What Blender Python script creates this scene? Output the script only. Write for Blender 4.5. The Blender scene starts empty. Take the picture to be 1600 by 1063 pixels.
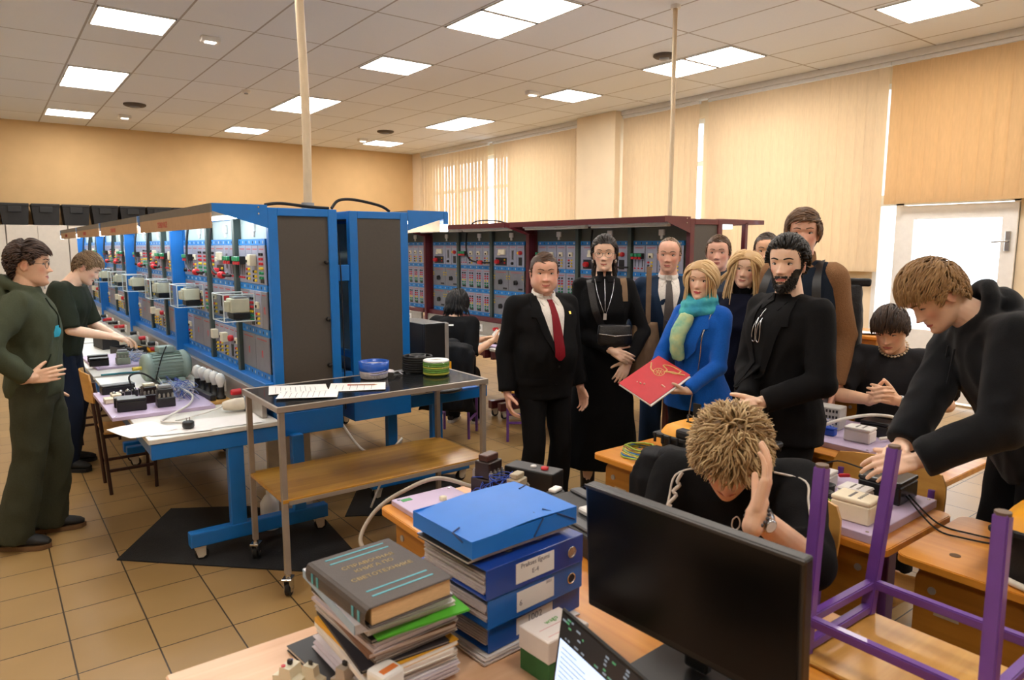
import bpy, bmesh, math, random
import numpy as np
from mathutils import Vector, Matrix, noise as mnoise
from mathutils.bvhtree import BVHTree
from math import pi, sin, cos, radians as rad

SC = bpy.context.scene
COL = SC.collection
# ------------------------------------------------------------------ camera
cam_d = bpy.data.cameras.new('camera')
cam = bpy.data.objects.new('camera', cam_d); COL.objects.link(cam)
YAW, PITCH = 0.6462, 0.13486
cam.location = (0, 0, 1.72)
cam.rotation_euler = (pi / 2 - PITCH, 0, -YAW)
cam_d.sensor_width = 36.0
cam_d.lens = 36.0 * 1091.9 / 1600.0
cam_d.clip_start = 0.05
cam_d.dof.use_dof = True
cam_d.dof.focus_distance = 4.2
cam_d.dof.aperture_fstop = 5.0
SC.camera = cam
# ------------------------------------------------------------------ world, exposure
w = bpy.data.worlds.new('overcast_sky'); SC.world = w; w.use_nodes = True
wn = w.node_tree.nodes; wl = w.node_tree.links
bgn = wn['Background']; bgn.inputs['Color'].default_value = (0.86, 0.93, 1.0, 1); bgn.inputs['Strength'].default_value = 6.0
vs = SC.view_settings
SC.display_settings.display_device = 'sRGB'
vs.view_transform = 'Standard'; vs.look = 'None'; vs.gamma = 1.0; vs.use_curve_mapping = False
vs.exposure = 0.23
PANEL_STRENGTH = 24.0        # ceiling panels
PANEL_COLOR = (1.0, 0.93, 0.855)
TUBE_STRENGTH = 22.0         # lamps under the rack canopies
SC.cycles.max_bounces = 8
SC.cycles.transparent_max_bounces = 12

# ------------------------------------------------------------------ helpers
def lin(h):
    if isinstance(h, str):
        c = [int(h[i:i + 2], 16) / 255 for i in (0, 2, 4)]
    else:
        c = [v / 255 for v in h]
    return tuple((v / 12.92 if v <= 0.04045 else ((v + 0.055) / 1.055) ** 2.4) for v in c)

MATS = {}
def M(key, col=None, rough=0.5, metal=0.0, var=0.10, scale=18.0, bump=0.0, bscale=None, emit=0.0, ecol=None,
      alpha=None, trans=0.0, sheen=0.0, coat=0.0, col2=None, stretch=(1, 1, 1), spec=0.5, sss=0.0):
    """procedural material: colour broken up by noise, optional bump"""
    if key in MATS: return MATS[key]
    m = bpy.data.materials.new(key); m.use_nodes = True
    nt = m.node_tree; N = nt.nodes; L = nt.links
    b = N['Principled BSDF']
    c = lin(col)
    tc = N.new('ShaderNodeTexCoord'); mp = N.new('ShaderNodeMapping')
    mp.inputs['Scale'].default_value = stretch
    L.new(tc.outputs['Object'], mp.inputs['Vector'])
    nz = N.new('ShaderNodeTexNoise'); nz.inputs['Scale'].default_value = scale; nz.inputs['Detail'].default_value = 4
    L.new(mp.outputs['Vector'], nz.inputs['Vector'])
    rp = N.new('ShaderNodeValToRGB')
    c2 = lin(col2) if col2 else tuple(min(1, v * (1 + var)) for v in c)
    c1 = c if col2 else tuple(v * (1 - var) for v in c)
    rp.color_ramp.elements[0].position = 0.3; rp.color_ramp.elements[1].position = 0.7
    rp.color_ramp.elements[0].color = (*c1, 1); rp.color_ramp.elements[1].color = (*c2, 1)
    L.new(nz.outputs['Fac'], rp.inputs['Fac'])
    L.new(rp.outputs['Color'], b.inputs['Base Color'])
    b.inputs['Roughness'].default_value = rough; b.inputs['Metallic'].default_value = metal
    b.inputs['Specular IOR Level'].default_value = spec
    if sheen: b.inputs['Sheen Weight'].default_value = sheen; b.inputs['Sheen Roughness'].default_value = 0.5
    if coat: b.inputs['Coat Weight'].default_value = coat
    if sss:
        b.inputs['Subsurface Weight'].default_value = sss; b.inputs['Subsurface Radius'].default_value = (0.012, 0.005, 0.003)
    if trans: b.inputs['Transmission Weight'].default_value = trans
    if alpha is not None: b.inputs['Alpha'].default_value = alpha
    if emit:
        b.inputs['Emission Color'].default_value = (*(ecol or c), 1); b.inputs['Emission Strength'].default_value = emit
    if bump:
        n2 = N.new('ShaderNodeTexNoise'); n2.inputs['Scale'].default_value = bscale or scale * 3; n2.inputs['Detail'].default_value = 3
        L.new(mp.outputs['Vector'], n2.inputs['Vector'])
        bp = N.new('ShaderNodeBump'); bp.inputs['Strength'].default_value = bump; bp.inputs['Distance'].default_value = 0.01
        L.new(n2.outputs['Fac'], bp.inputs['Height']); L.new(bp.outputs['Normal'], b.inputs['Normal'])
    MATS[key] = m
    return m

def wood(key, c1, c2, rough=0.4, axis=1, coat=0.15):
    if key in MATS: return MATS[key]
    m = bpy.data.materials.new(key); m.use_nodes = True
    nt = m.node_tree; N = nt.nodes; L = nt.links; b = N['Principled BSDF']
    tc = N.new('ShaderNodeTexCoord'); mp = N.new('ShaderNodeMapping')
    s = [14, 14, 14]; s[axis] = 0.9
    mp.inputs['Scale'].default_value = s
    L.new(tc.outputs['Object'], mp.inputs['Vector'])
    nz = N.new('ShaderNodeTexNoise'); nz.inputs['Scale'].default_value = 1.6; nz.inputs['Detail'].default_value = 6; nz.inputs['Distortion'].default_value = 0.6
    L.new(mp.outputs['Vector'], nz.inputs['Vector'])
    rp = N.new('ShaderNodeValToRGB'); rp.color_ramp.elements[0].position = 0.32; rp.color_ramp.elements[1].position = 0.7
    rp.color_ramp.elements[0].color = (*lin(c1), 1); rp.color_ramp.elements[1].color = (*lin(c2), 1)
    L.new(nz.outputs['Fac'], rp.inputs['Fac']); L.new(rp.outputs['Color'], b.inputs['Base Color'])
    b.inputs['Roughness'].default_value = rough; b.inputs['Coat Weight'].default_value = coat; b.inputs['Coat Roughness'].default_value = 0.25
    MATS[key] = m
    return m

class MB:
    """collects shapes into one mesh"""
    def __init__(s): s.v = []; s.f = []; s.m = []; s.sm = []
    def add(s, verts, faces, mi=0, smooth=False):
        o = len(s.v); s.v.extend([tuple(v) for v in verts])
        for f in faces:
            s.f.append(tuple(i + o for i in f)); s.m.append(mi); s.sm.append(smooth)
        return s
    def box(s, x0, x1, y0, y1, z0, z1, mi=0, b=0.0, T=None):
        if x0 > x1: x0, x1 = x1, x0
        if y0 > y1: y0, y1 = y1, y0
        if z0 > z1: z0, z1 = z1, z0
        b = min(b, (x1 - x0) * .45, (y1 - y0) * .45, (z1 - z0) * .45)
        if b <= 0:
            V = [(x, y, z) for z in (z0, z1) for y in (y0, y1) for x in (x0, x1)]
            F = [(0, 2, 3, 1), (4, 5, 7, 6), (0, 1, 5, 4), (2, 6, 7, 3), (0, 4, 6, 2), (1, 3, 7, 5)]
        else:
            bm = bmesh.new(); bmesh.ops.create_cube(bm, size=1)
            for v in bm.verts:
                v.co = Vector(((x0 + x1) / 2 + v.co.x * (x1 - x0), (y0 + y1) / 2 + v.co.y * (y1 - y0), (z0 + z1) / 2 + v.co.z * (z1 - z0)))
            bmesh.ops.bevel(bm, geom=bm.edges[:], offset=b, segments=1 if b < .006 else 2, affect='EDGES', profile=0.5)
            bm.verts.index_update()
            V = [tuple(v.co) for v in bm.verts]; F = [[v.index for v in f.verts] for f in bm.faces]; bm.free()
        if T is not None: V = [tuple(T @ Vector(v)) for v in V]
        return s.add(V, F, mi)
    def cbox(s, c, d, mi=0, b=0.0, rz=0.0, T=None):
        """box by centre and size, turned about z"""
        Q = Matrix.Translation(c) @ Matrix.Rotation(rz, 4, 'Z')
        if T is not None: Q = T @ Q
        return s.box(-d[0] / 2, d[0] / 2, -d[1] / 2, d[1] / 2, -d[2] / 2, d[2] / 2, mi, b, Q)
    def cyl(s, p0, p1, r0, r1=None, n=12, mi=0, caps=True, smooth=True):
        r1 = r0 if r1 is None else r1
        p0 = Vector(p0); p1 = Vector(p1); d = (p1 - p0)
        if d.length < 1e-9: return s
        d.normalize(); u = d.orthogonal().normalized(); w_ = d.cross(u)
        V = []
        for p, r in ((p0, r0), (p1, r1)):
            for i in range(n):
                a = 2 * pi * i / n; V.append(p + (u * cos(a) + w_ * sin(a)) * r)
        s.add(V, [(i, (i + 1) % n, n + (i + 1) % n, n + i) for i in range(n)], mi, smooth)
        if caps:
            s.add(V[:n], [tuple(range(n - 1, -1, -1))], mi); s.add(V[n:], [tuple(range(n))], mi)
        return s
    def tube(s, pts, r, n=8, mi=0, closed=False, taper=None):
        pts = [Vector(p) for p in pts]; k = len(pts)
        if k < 2: return s
        V = []; u = None
        for i, p in enumerate(pts):
            if closed: d = pts[(i + 1) % k] - pts[i - 1]
            else: d = pts[min(i + 1, k - 1)] - pts[max(i - 1, 0)]
            if d.length < 1e-9: d = Vector((0, 0, 1))
            d.normalize()
            if u is None: u = d.orthogonal().normalized()
            else:
                u = u - d * u.dot(d)
                u = u.normalized() if u.length > 1e-6 else d.orthogonal().normalized()
            w_ = d.cross(u); rr = r if taper is None else r * taper(i / (k - 1))
            for j in range(n):
                a = 2 * pi * j / n; V.append(p + (u * cos(a) + w_ * sin(a)) * rr)
        F = []
        for i in range(k if closed else k - 1):
            for j in range(n):
                a = i * n; b_ = ((i + 1) % k) * n
                F.append((a + j, a + (j + 1) % n, b_ + (j + 1) % n, b_ + j))
        s.add(V, F, mi, True)
        if not closed:
            s.add(V[:n], [tuple(range(n - 1, -1, -1))], mi); s.add(V[-n:], [tuple(range(n))], mi)
        return s
    def lathe(s, prof, o=(0, 0, 0), axis=(0, 0, 1), n=16, mi=0, smooth=True):
        ax = Vector(axis).normalized(); u = ax.orthogonal().normalized(); w_ = ax.cross(u); o = Vector(o)
        V = []
        for r, z in prof:
            for i in range(n):
                a = 2 * pi * i / n; V.append(o + ax * z + (u * cos(a) + w_ * sin(a)) * r)
        F = [(k * n + i, k * n + (i + 1) % n, (k + 1) * n + (i + 1) % n, (k + 1) * n + i) for k in range(len(prof) - 1) for i in range(n)]
        s.add(V, F, mi, smooth)
        s.add(V[:n], [tuple(range(n - 1, -1, -1))], mi); s.add(V[-n:], [tuple(range(n))], mi)
        return s
    def ell(s, c, r, mi=0, nu=14, nv=9, T=None):
        V = []; c = Vector(c)
        for k in range(nv + 1):
            t = pi * k / nv
            for i in range(nu):
                a = 2 * pi * i / nu
                v = c + Vector((r[0] * sin(t) * cos(a), r[1] * sin(t) * sin(a), r[2] * cos(t)))
                V.append(T @ v if T is not None else v)
        F = [(k * nu + i, (k + 1) * nu + i, (k + 1) * nu + (i + 1) % nu, k * nu + (i + 1) % nu) for k in range(nv) for i in range(nu)]
        return s.add(V, F, mi, True)
    def prism(s, poly, z0, z1, mi=0, T=None):
        n = len(poly)
        V = [(x, y, z0) for x, y in poly] + [(x, y, z1) for x, y in poly]
        if T is not None: V = [tuple(T @ Vector(v)) for v in V]
        a = sum(poly[i][0] * poly[(i + 1) % n][1] - poly[(i + 1) % n][0] * poly[i][1] for i in range(n))
        F = [tuple(range(n - 1, -1, -1)), tuple(range(n, 2 * n))] + [(i, (i + 1) % n, n + (i + 1) % n, n + i) for i in range(n)]
        if a < 0: F = [tuple(reversed(f)) for f in F]
        return s.add(V, F, mi)
    def sheet(s, rows, t=0.002, mi=0, smooth=True, nrm=None):
        """grid of points (rows of equal length) given thickness t along nrm (or its own normals)"""
        R = len(rows); K = len(rows[0]); P = [[Vector(p) for p in r] for r in rows]
        Q = []
        for i in range(R):
            q = []
            for j in range(K):
                du = P[min(i + 1, R - 1)][j] - P[max(i - 1, 0)][j]; dv = P[i][min(j + 1, K - 1)] - P[i][max(j - 1, 0)]
                n_ = Vector(nrm) if nrm is not None else du.cross(dv)
                n_ = n_.normalized() if n_.length > 1e-12 else Vector((0, 0, 1))
                q.append(P[i][j] - n_ * t)
            Q.append(q)
        V = [p for r in P for p in r] + [p for r in Q for p in r]; o = R * K
        F = []
        for i in range(R - 1):
            for j in range(K - 1):
                a, b_, c, d = i * K + j, i * K + j + 1, (i + 1) * K + j + 1, (i + 1) * K + j
                F.append((a, d, c, b_)); F.append((o + a, o + b_, o + c, o + d))
        s.add(V, F, mi, smooth)
        E = [(0, j) for j in range(K)] + [(i, K - 1) for i in range(1, R)] + [(R - 1, j) for j in range(K - 2, -1, -1)] + [(i, 0) for i in range(R - 2, 0, -1)]
        idx = [i * K + j for i, j in E]
        s.add(V, [(idx[k], idx[(k + 1) % len(idx)], o + idx[(k + 1) % len(idx)], o + idx[k]) for k in range(len(idx))], mi)
        return s
    def build(s, name, mats, parent=None, loc=None):
        me = bpy.data.meshes.new(name)
        me.from_pydata(s.v, [], s.f)
        if not isinstance(mats, (list, tuple)): mats = [mats]
        for m in mats: me.materials.append(m)
        me.polygons.foreach_set('material_index', s.m); me.polygons.foreach_set('use_smooth', s.sm)
        me.update()
        return link(name, me, parent, loc)

def link(name, data, parent=None, loc=None):
    o = bpy.data.objects.new(name, data); COL.objects.link(o)
    if parent is not None: o.parent = parent
    if loc is not None: o.location = loc
    return o
def tag(o, label=None, cat=None, group=None, kind=None):
    if label: o['label'] = label
    if cat: o['category'] = cat
    if group: o['group'] = group
    if kind: o['kind'] = kind
    return o
def thing(name, label, cat, loc=(0, 0, 0), rz=0.0, group=None):
    o = bpy.data.objects.new(name, None); COL.objects.link(o); o.location = loc; o.rotation_euler = (0, 0, rz)
    o.empty_display_size = 0.05
    return tag(o, label, cat, group)
def struct(mb, name, mats): return tag(mb.build(name, mats), kind='structure')
def dup(o, loc=None, rz=None, label=None, group=None, parent=None, top=True):
    c = o.copy(); COL.objects.link(c)
    if parent is not None: c.parent = parent
    if loc is not None: c.location = loc
    if rz is not None: c.rotation_euler = (0, 0, rz)
    if top:
        if label: c['label'] = label
        if group: c['group'] = group
    for ch in list(o.children): dup(ch, parent=c, top=False)
    return c
def text_mesh(mb, txt, size, T, mi=0, depth=0.0006, align='CENTER'):
    """flat lettering added to a mesh; T places the xy plane of the letters"""
    cu = bpy.data.curves.new('lettering', 'FONT'); cu.body = txt; cu.size = size; cu.align_x = align; cu.align_y = 'CENTER'; cu.extrude = depth
    cu.resolution_u = 2
    o = bpy.data.objects.new('lettering', cu); COL.objects.link(o)
    me = bpy.data.meshes.new_from_object(o.evaluated_get(bpy.context.evaluated_depsgraph_get()))
    mb.add([T @ v.co for v in me.vertices], [tuple(p.vertices) for p in me.polygons], mi)
    bpy.data.objects.remove(o); bpy.data.curves.remove(cu); bpy.data.meshes.remove(me)
def bez(p0, p1, p2, p3, n=12):
    p0, p1, p2, p3 = map(Vector, (p0, p1, p2, p3)); o = []
    for i in range(n + 1):
        t = i / n; u = 1 - t
        o.append(p0 * u ** 3 + p1 * 3 * u * u * t + p2 * 3 * u * t * t + p3 * t ** 3)
    return o
def spline(pts, n=6, closed=False):
    pts = [Vector(p) for p in pts]; k = len(pts); o = []
    for i in range(k if closed else k - 1):
        g = (lambda j: pts[j % k]) if closed else (lambda j: pts[min(max(j, 0), k - 1)])
        a, b, c, d = g(i - 1), g(i), g(i + 1), g(i + 2)
        for j in range(n):
            t = j / n
            o.append(0.5 * ((2 * b) + (c - a) * t + (2 * a - 5 * b + 4 * c - d) * t * t + (3 * b - a - 3 * c + d) * t ** 3))
    if not closed: o.append(pts[-1])
    return o
RNG = random.Random(7)
# ------------------------------------------------------------------ materials of the room
def grid_mat(key, col, mort, wx, wy, x0, y0, mortar, rough, var, bump, nscale):
    m = bpy.data.materials.new(key); m.use_nodes = True
    nt = m.node_tree; N = nt.nodes; L = nt.links; b = N['Principled BSDF']
    tc = N.new('ShaderNodeTexCoord'); mp = N.new('ShaderNodeMapping')
    mp.inputs['Location'].default_value = (-x0, -y0, 0)
    L.new(tc.outputs['Object'], mp.inputs['Vector'])
    br = N.new('ShaderNodeTexBrick'); br.offset = 0; br.squash = 1
    br.inputs['Scale'].default_value = 1; br.inputs['Brick Width'].default_value = wx; br.inputs['Row Height'].default_value = wy
    br.inputs['Mortar Size'].default_value = mortar; br.inputs['Mortar Smooth'].default_value = 0.1; br.inputs['Bias'].default_value = 0
    c = lin(col)
    br.inputs['Color1'].default_value = (*[v * (1 - var) for v in c], 1); br.inputs['Color2'].default_value = (*[v * (1 + var) for v in c], 1)
    br.inputs['Mortar'].default_value = (*lin(mort), 1)
    L.new(mp.outputs['Vector'], br.inputs['Vector'])
    nz = N.new('ShaderNodeTexNoise'); nz.inputs['Scale'].default_value = nscale; nz.inputs['Detail'].default_value = 5
    L.new(tc.outputs['Object'], nz.inputs['Vector'])
    mx = N.new('ShaderNodeMix'); mx.data_type = 'RGBA'; mx.blend_type = 'OVERLAY'; mx.inputs[0].default_value = 0.18
    L.new(br.outputs['Color'], mx.inputs[6]); L.new(nz.outputs['Color'], mx.inputs[7])
    hs = N.new('ShaderNodeHueSaturation'); hs.inputs['Saturation'].default_value = 1.0
    bw = N.new('ShaderNodeRGBToBW'); L.new(nz.outputs['Color'], bw.inputs['Color']); L.new(bw.outputs['Val'], mx.inputs[7])
    L.new(mx.outputs[2], b.inputs['Base Color'])
    b.inputs['Roughness'].default_value = rough
    bp = N.new('ShaderNodeBump'); bp.inputs['Strength'].default_value = bump; bp.inputs['Distance'].default_value = 0.004
    iv = N.new('ShaderNodeMath'); iv.operation = 'SUBTRACT'; iv.inputs[0].default_value = 1.0
    L.new(br.outputs['Fac'], iv.inputs[1]); L.new(iv.outputs[0], bp.inputs['Height']); L.new(bp.outputs['Normal'], b.inputs['Normal'])
    nt.nodes.remove(hs)
    return m
MAT_FLOOR = grid_mat('floor_tiles', '9A7B4C', '3A2C18', 0.3035, 0.3, 0.1745, 3.45, 0.0035, 0.42, 0.06, 0.5, 3.0)
MAT_CEIL = grid_mat('ceiling_tiles', 'E8EEF6', 'AEACAC', 0.675, 1.265, 2.3, 7.2, 0.010, 0.9, 0.03, 0.35, 60.0)
wallm = M('wall_paint', 'D3B180', 0.85, var=0.03, scale=4, bump=0.05, bscale=120)
wallw = M('wall_cream', 'EAD7B8', 0.85, var=0.03, scale=4, bump=0.05, bscale=120)
white_plastic = M('white_plastic', 'E8E6E2', 0.4, var=0.03)
white_metal = M('white_metal', 'D9D8D5', 0.4, var=0.03)
grey_plastic = M('grey_plastic', '8C8F92', 0.45, var=0.05)
dark_plastic = M('dark_plastic', '1B1C1E', 0.4, var=0.15)
black_rubber = M('black_rubber', '121212', 0.75, var=0.2)
chrome = M('chrome', 'C8C8C8', 0.22, metal=1.0, var=0.04)

ZC = 3.77; XW = 8.25; YB = 14.42; XL = -4.3; YF = -4.2
struct(MB().box(XL - .2, XW + .6, YF - .2, YB + .2, -0.1, 0.0), 'floor', MAT_FLOOR)
struct(MB().box(XL - .2, XW + .6, YF - .2, YB + .2, ZC, ZC + .1), 'ceiling', MAT_CEIL)
struct(MB().box(XL - .2, XW + .6, YB, YB + .2, 0, ZC), 'wall_back', wallm)
struct(MB().box(XL - .2, XL, YF, YB, 0, ZC), 'wall_left', wallw)
struct(MB().box(XL - .2, XW + .6, YF - .2, YF, 0, ZC), 'wall_front', wallw)
# window wall with openings: (y0, y1, z0, z1)
OPEN = [(8.95, 14.0, 1.45, 3.5), (-3.6, -2.0, 1.45, 3.5), (4.05, 6.15, 1.45, 3.5), (6.45, 7.75, 1.45, 3.5), (2.58, 3.98, 0.02, 3.5), (-1.6, 1.9, 1.45, 3.5)]
ww = MB(); ys = sorted(set([YF, YB] + [o[0] for o in OPEN] + [o[1] for o in OPEN]))
for a, b_ in zip(ys[:-1], ys[1:]):
    op = [o for o in OPEN if o[0] <= a + 1e-6 and o[1] >= b_ - 1e-6]
    if not op: ww.box(XW, XW + .3, a, b_, 0, ZC)
    else:
        ww.box(XW, XW + .3, a, b_, 0, op[0][2]); ww.box(XW, XW + .3, a, b_, op[0][3], ZC)
struct(ww, 'wall_right', wallw)
struct(MB().box(7.95, XW, 7.9, 8.78, 0, ZC, b=.004), 'column', wallw)
struct(MB().box(XW - .22, XW, 14.1, YB, 0, ZC), 'trim_1', wallw)
# windows: frames and panes
glass = bpy.data.materials.new('window_glass'); glass.use_nodes = True
_n = glass.node_tree.nodes; _l = glass.node_tree.links; _n.remove(_n['Principled BSDF'])
_t = _n.new('ShaderNodeBsdfTransparent'); _g = _n.new('ShaderNodeBsdfGlossy'); _g.inputs['Roughness'].default_value = 0.05
_mx = _n.new('ShaderNodeMixShader'); _lw = _n.new('ShaderNodeLayerWeight'); _lw.inputs['Blend'].default_value = .15; _fr = _n.new('ShaderNodeMath'); _fr.operation = 'MULTIPLY'; _fr.inputs[1].default_value = .25; _l.new(_lw.outputs['Facing'], _fr.inputs[0])
_nz = _n.new('ShaderNodeTexNoise'); _nz.inputs['Scale'].default_value = 2; _rp = _n.new('ShaderNodeValToRGB')
_rp.color_ramp.elements[0].color = (.9, .94, .95, 1); _rp.color_ramp.elements[1].color = (.97, .98, 1, 1)
_l.new(_nz.outputs['Fac'], _rp.inputs['Fac']); _l.new(_rp.outputs['Color'], _t.inputs['Color'])
_l.new(_fr.outputs[0], _mx.inputs['Fac']); _l.new(_t.outputs[0], _mx.inputs[1]); _l.new(_g.outputs[0], _mx.inputs[2]); _l.new(_mx.outputs[0], _n['Material Output'].inputs['Surface'])
for i, o in enumerate(OPEN):
    if i == 4: continue
    f = MB(); y0, y1, z0, z1 = o; x0, x1 = XW + .06, XW + .13
    nb = 5 if (y1 - y0) > 4 else 3 if (y1 - y0) > 1.8 else 2
    for k in range(nb + 1):
        y = y0 + (y1 - y0) * k / nb; ya = min(max(y - .035, y0), y1 - .07)
        f.box(x0, x1, ya, ya + .07, z0, z1, b=.006)
    for z in (z0, z0 + (z1 - z0) * .68, z1 - .07): f.box(x0 + .002, x1 - .002, y0, y1, z, z + .07, b=.006)
    wi = struct(f, 'window_%d' % (i + 1), white_plastic)
    MB().box(XW + .09, XW + .1, y0 + .03, y1 - .03, z0 + .03, z1 - .03).build('pane', glass, wi)
    MB().box(XW - .12, XW + .06, y0 - .05, y1 + .05, z0 - .03, z0, b=.005).build('window_sill', white_plastic, wi)
# balcony door beside the last window
frost = M('frosted_glass', 'F4F8FC', 0.7, trans=0.9, var=0.02)
d = MB(); y0, y1, z0, z1 = OPEN[4]; x0, x1 = XW - .02, XW + .07
d.box(x0, x1, y0, y0 + .05, z0, z1); d.box(x0, x1, y1 - .3, y1, z0 + .9, z1) if 0 else d.box(x0, x1, y1 - .05, y1, z0, z1)
d.box(x0, x1, y0, y1, z1 - .06, z1); d.box(x0, x1, y0, y1, 2.16, 2.28)
d.box(x0, x1, 3.68, 3.76, z0, 2.2)
door = struct(d, 'door_1', white_plastic)
lf = MB(); xa, xb = XW - .05, XW + .03; ya, yb = 2.58, 3.68
for (a, b_, c, e) in ((ya, ya + .13, .05, 2.15), (yb - .13, yb, .05, 2.15), (ya + .13, yb - .13, 2.0, 2.15), (ya + .13, yb - .13, .05, .8)): lf.box(xa, xb, a, b_, c, e)
lf.build('door_leaf', white_plastic, door)
MB().box(XW - .012, XW + .002, ya + .131, yb - .131, .801, 1.999).build('door_pane', glass, door)
MB().box(XW + .02, XW + .03, 3.72, 3.95, .1, 3.46).build('side_pane', glass, door)
MB().box(XW + .02, XW + .03, 2.6, 3.95, 2.25, 3.46).build('fanlight_pane', glass, door)
h = MB(); h.box(xa - .02, xa, ya + .04, ya + .09, 1.66, 1.86, b=.004); h.tube([(xa - .02, ya + .065, 1.76), (xa - .055, ya + .065, 1.76), (xa - .06, ya + .09, 1.76), (xa - .06, ya + .19, 1.75)], .010, 8)
h.build('door_handle', chrome, door)
# ground and pale block outside, seen as glare through the gaps
struct(MB().box(XW + .6, XW + 40, -30, 50, -1.2, -1.0), 'floor_outside', M('outdoor_paving', 'C9CCD0', 0.9))
# blind rail along the ceiling
# ------------------------------------------------------------------ vertical blinds
def blind_mat(key, col, tl):
    m = M(key, col, 0.9, var=0.04, scale=60, stretch=(1, 1, .15), bump=0.1, bscale=300)
    nt = m.node_tree; N = nt.nodes; L = nt.links; b = N['Principled BSDF']
    t = N.new('ShaderNodeBsdfTranslucent'); mx = N.new('ShaderNodeMixShader'); mx.inputs[0].default_value = tl
    src = b.inputs['Base Color'].links[0].from_socket
    L.new(src, t.inputs['Color']); L.new(b.outputs[0], mx.inputs[1]); L.new(t.outputs[0], mx.inputs[2]); L.new(mx.outputs[0], N['Material Output'].inputs['Surface'])
    return m
bl_a = blind_mat('cream_blind_fabric', 'EAD5B4', 0.30); bl_b = blind_mat('beige_blind_fabric', 'E0BD8C', 0.26)
def blind(y0, y1, zb, angs, mat, label, x=8.1, pitch=0.108, wd=0.124):
    o = thing('vertical_blind', label, 'blind', (x, (y0 + y1) / 2, zb), group=None)
    n = max(1, int(round((y1 - y0) / pitch))); p = (y1 - y0) / n
    r = MB(); r.box(-.02, .025, -(y1 - y0) / 2 - .02, (y1 - y0) / 2 + .02, 3.66 - zb, 3.70 - zb, b=.004); r.build('head_rail', white_metal, o)
    s = MB(); rr = random.Random(int(y0 * 100)); wgt = MB()
    for i in range(n):
        yc = -(y1 - y0) / 2 + p * (i + .5); a = angs(i / max(1, n - 1)) + rr.uniform(-.03, .03); zt = 3.655 - zb
        dx, dy = sin(a) * wd / 2, cos(a) * wd / 2
        rows = []
        for z in (0.0, zt * .5, zt):
            jx = rr.uniform(-.004, .004)
            rows.append([(-dx + jx + .006 * (1 - abs(t)) + (i % 2) * .004, yc + dy * t, z) if False else (dx * t + jx - .008 * (1 - t * t), yc + dy * t, z) for t in (-1, -.5, 0, .5, 1)])
        s.sheet(rows, 0.0012)
        wgt.box(-.004, .004, yc - wd * .42, yc + wd * .42, 0.0, 0.035) if abs(a) < .5 else None
    s.build('slats', mat, o)
    if wgt.v: wgt.build('hem_weights', mat, o)
    return o
blind(11.52, 14.15, 1.4, lambda t: .03, bl_a, 'cream vertical blind with slats turned half open in the far corner', pitch=.124, wd=.119)
blind(8.86, 11.33, 1.4, lambda t: (-.12 if t < .55 else (-.05 if t < .8 else .14)), bl_a, 'cream vertical blind just behind the column, slats open at its far end')
blind(6.44, 7.86, 1.4, lambda t: -.12, bl_a, 'narrow cream vertical blind just before the column')
blind(3.88, 6.26, 1.42, lambda t: -.12, bl_a, 'wide cream vertical blind behind the group, ending above the sill')
blind(2.3, 3.83, 2.17, lambda t: -.14, bl_b, 'short darker beige vertical blind above the glazed door', pitch=.128, wd=.146)
blind(-1.6, 1.9, 1.4, lambda t: 1.0, bl_a, 'unseen cream vertical blind near the camera, slats opened for fill daylight')  # out of view; slats turned open to let in fill daylight
struct(MB().box(8.05, 8.16, YF, 7.88, 3.7, ZC, b=.006), 'trim_2', white_metal)
struct(MB().box(8.05, 8.16, 8.8, 14.2, 3.7, ZC, b=.006), 'trim_3', white_metal)
# ------------------------------------------------------------------ ceiling lights and fittings
diff = M('light_diffuser', 'FFFFFF', 0.6, var=0.01, emit=PANEL_STRENGTH, ecol=PANEL_COLOR)
GX = lambda k: 2.3 + .675 * k
GY = lambda k: 7.2 + .6325 * k
def panel(kx, ky, label):
    x0, x1, y0, y1 = GX(kx) + .02, GX(kx + 1) - .02, GY(ky) + .012, GY(ky + 1) - .012
    o = thing('ceiling_light', label, 'light', ((x0 + x1) / 2, (y0 + y1) / 2, ZC), group='square ceiling light panels')
    hx, hy = (x1 - x0) / 2, (y1 - y0) / 2
    f = MB()
    for a in ((-hx, -hx + .014, -hy, hy), (hx - .014, hx, -hy, hy), (-hx, hx, -hy, -hy + .014), (-hx, hx, hy - .014, hy)): f.box(a[0], a[1], a[2], a[3], -.012, -.001)
    f.build('light_frame', white_metal, o)
    MB().box(-hx + .014, hx - .014, -hy + .014, hy - .014, -.008, -.002).build('diffuser', diff, o)
    return o
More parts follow.
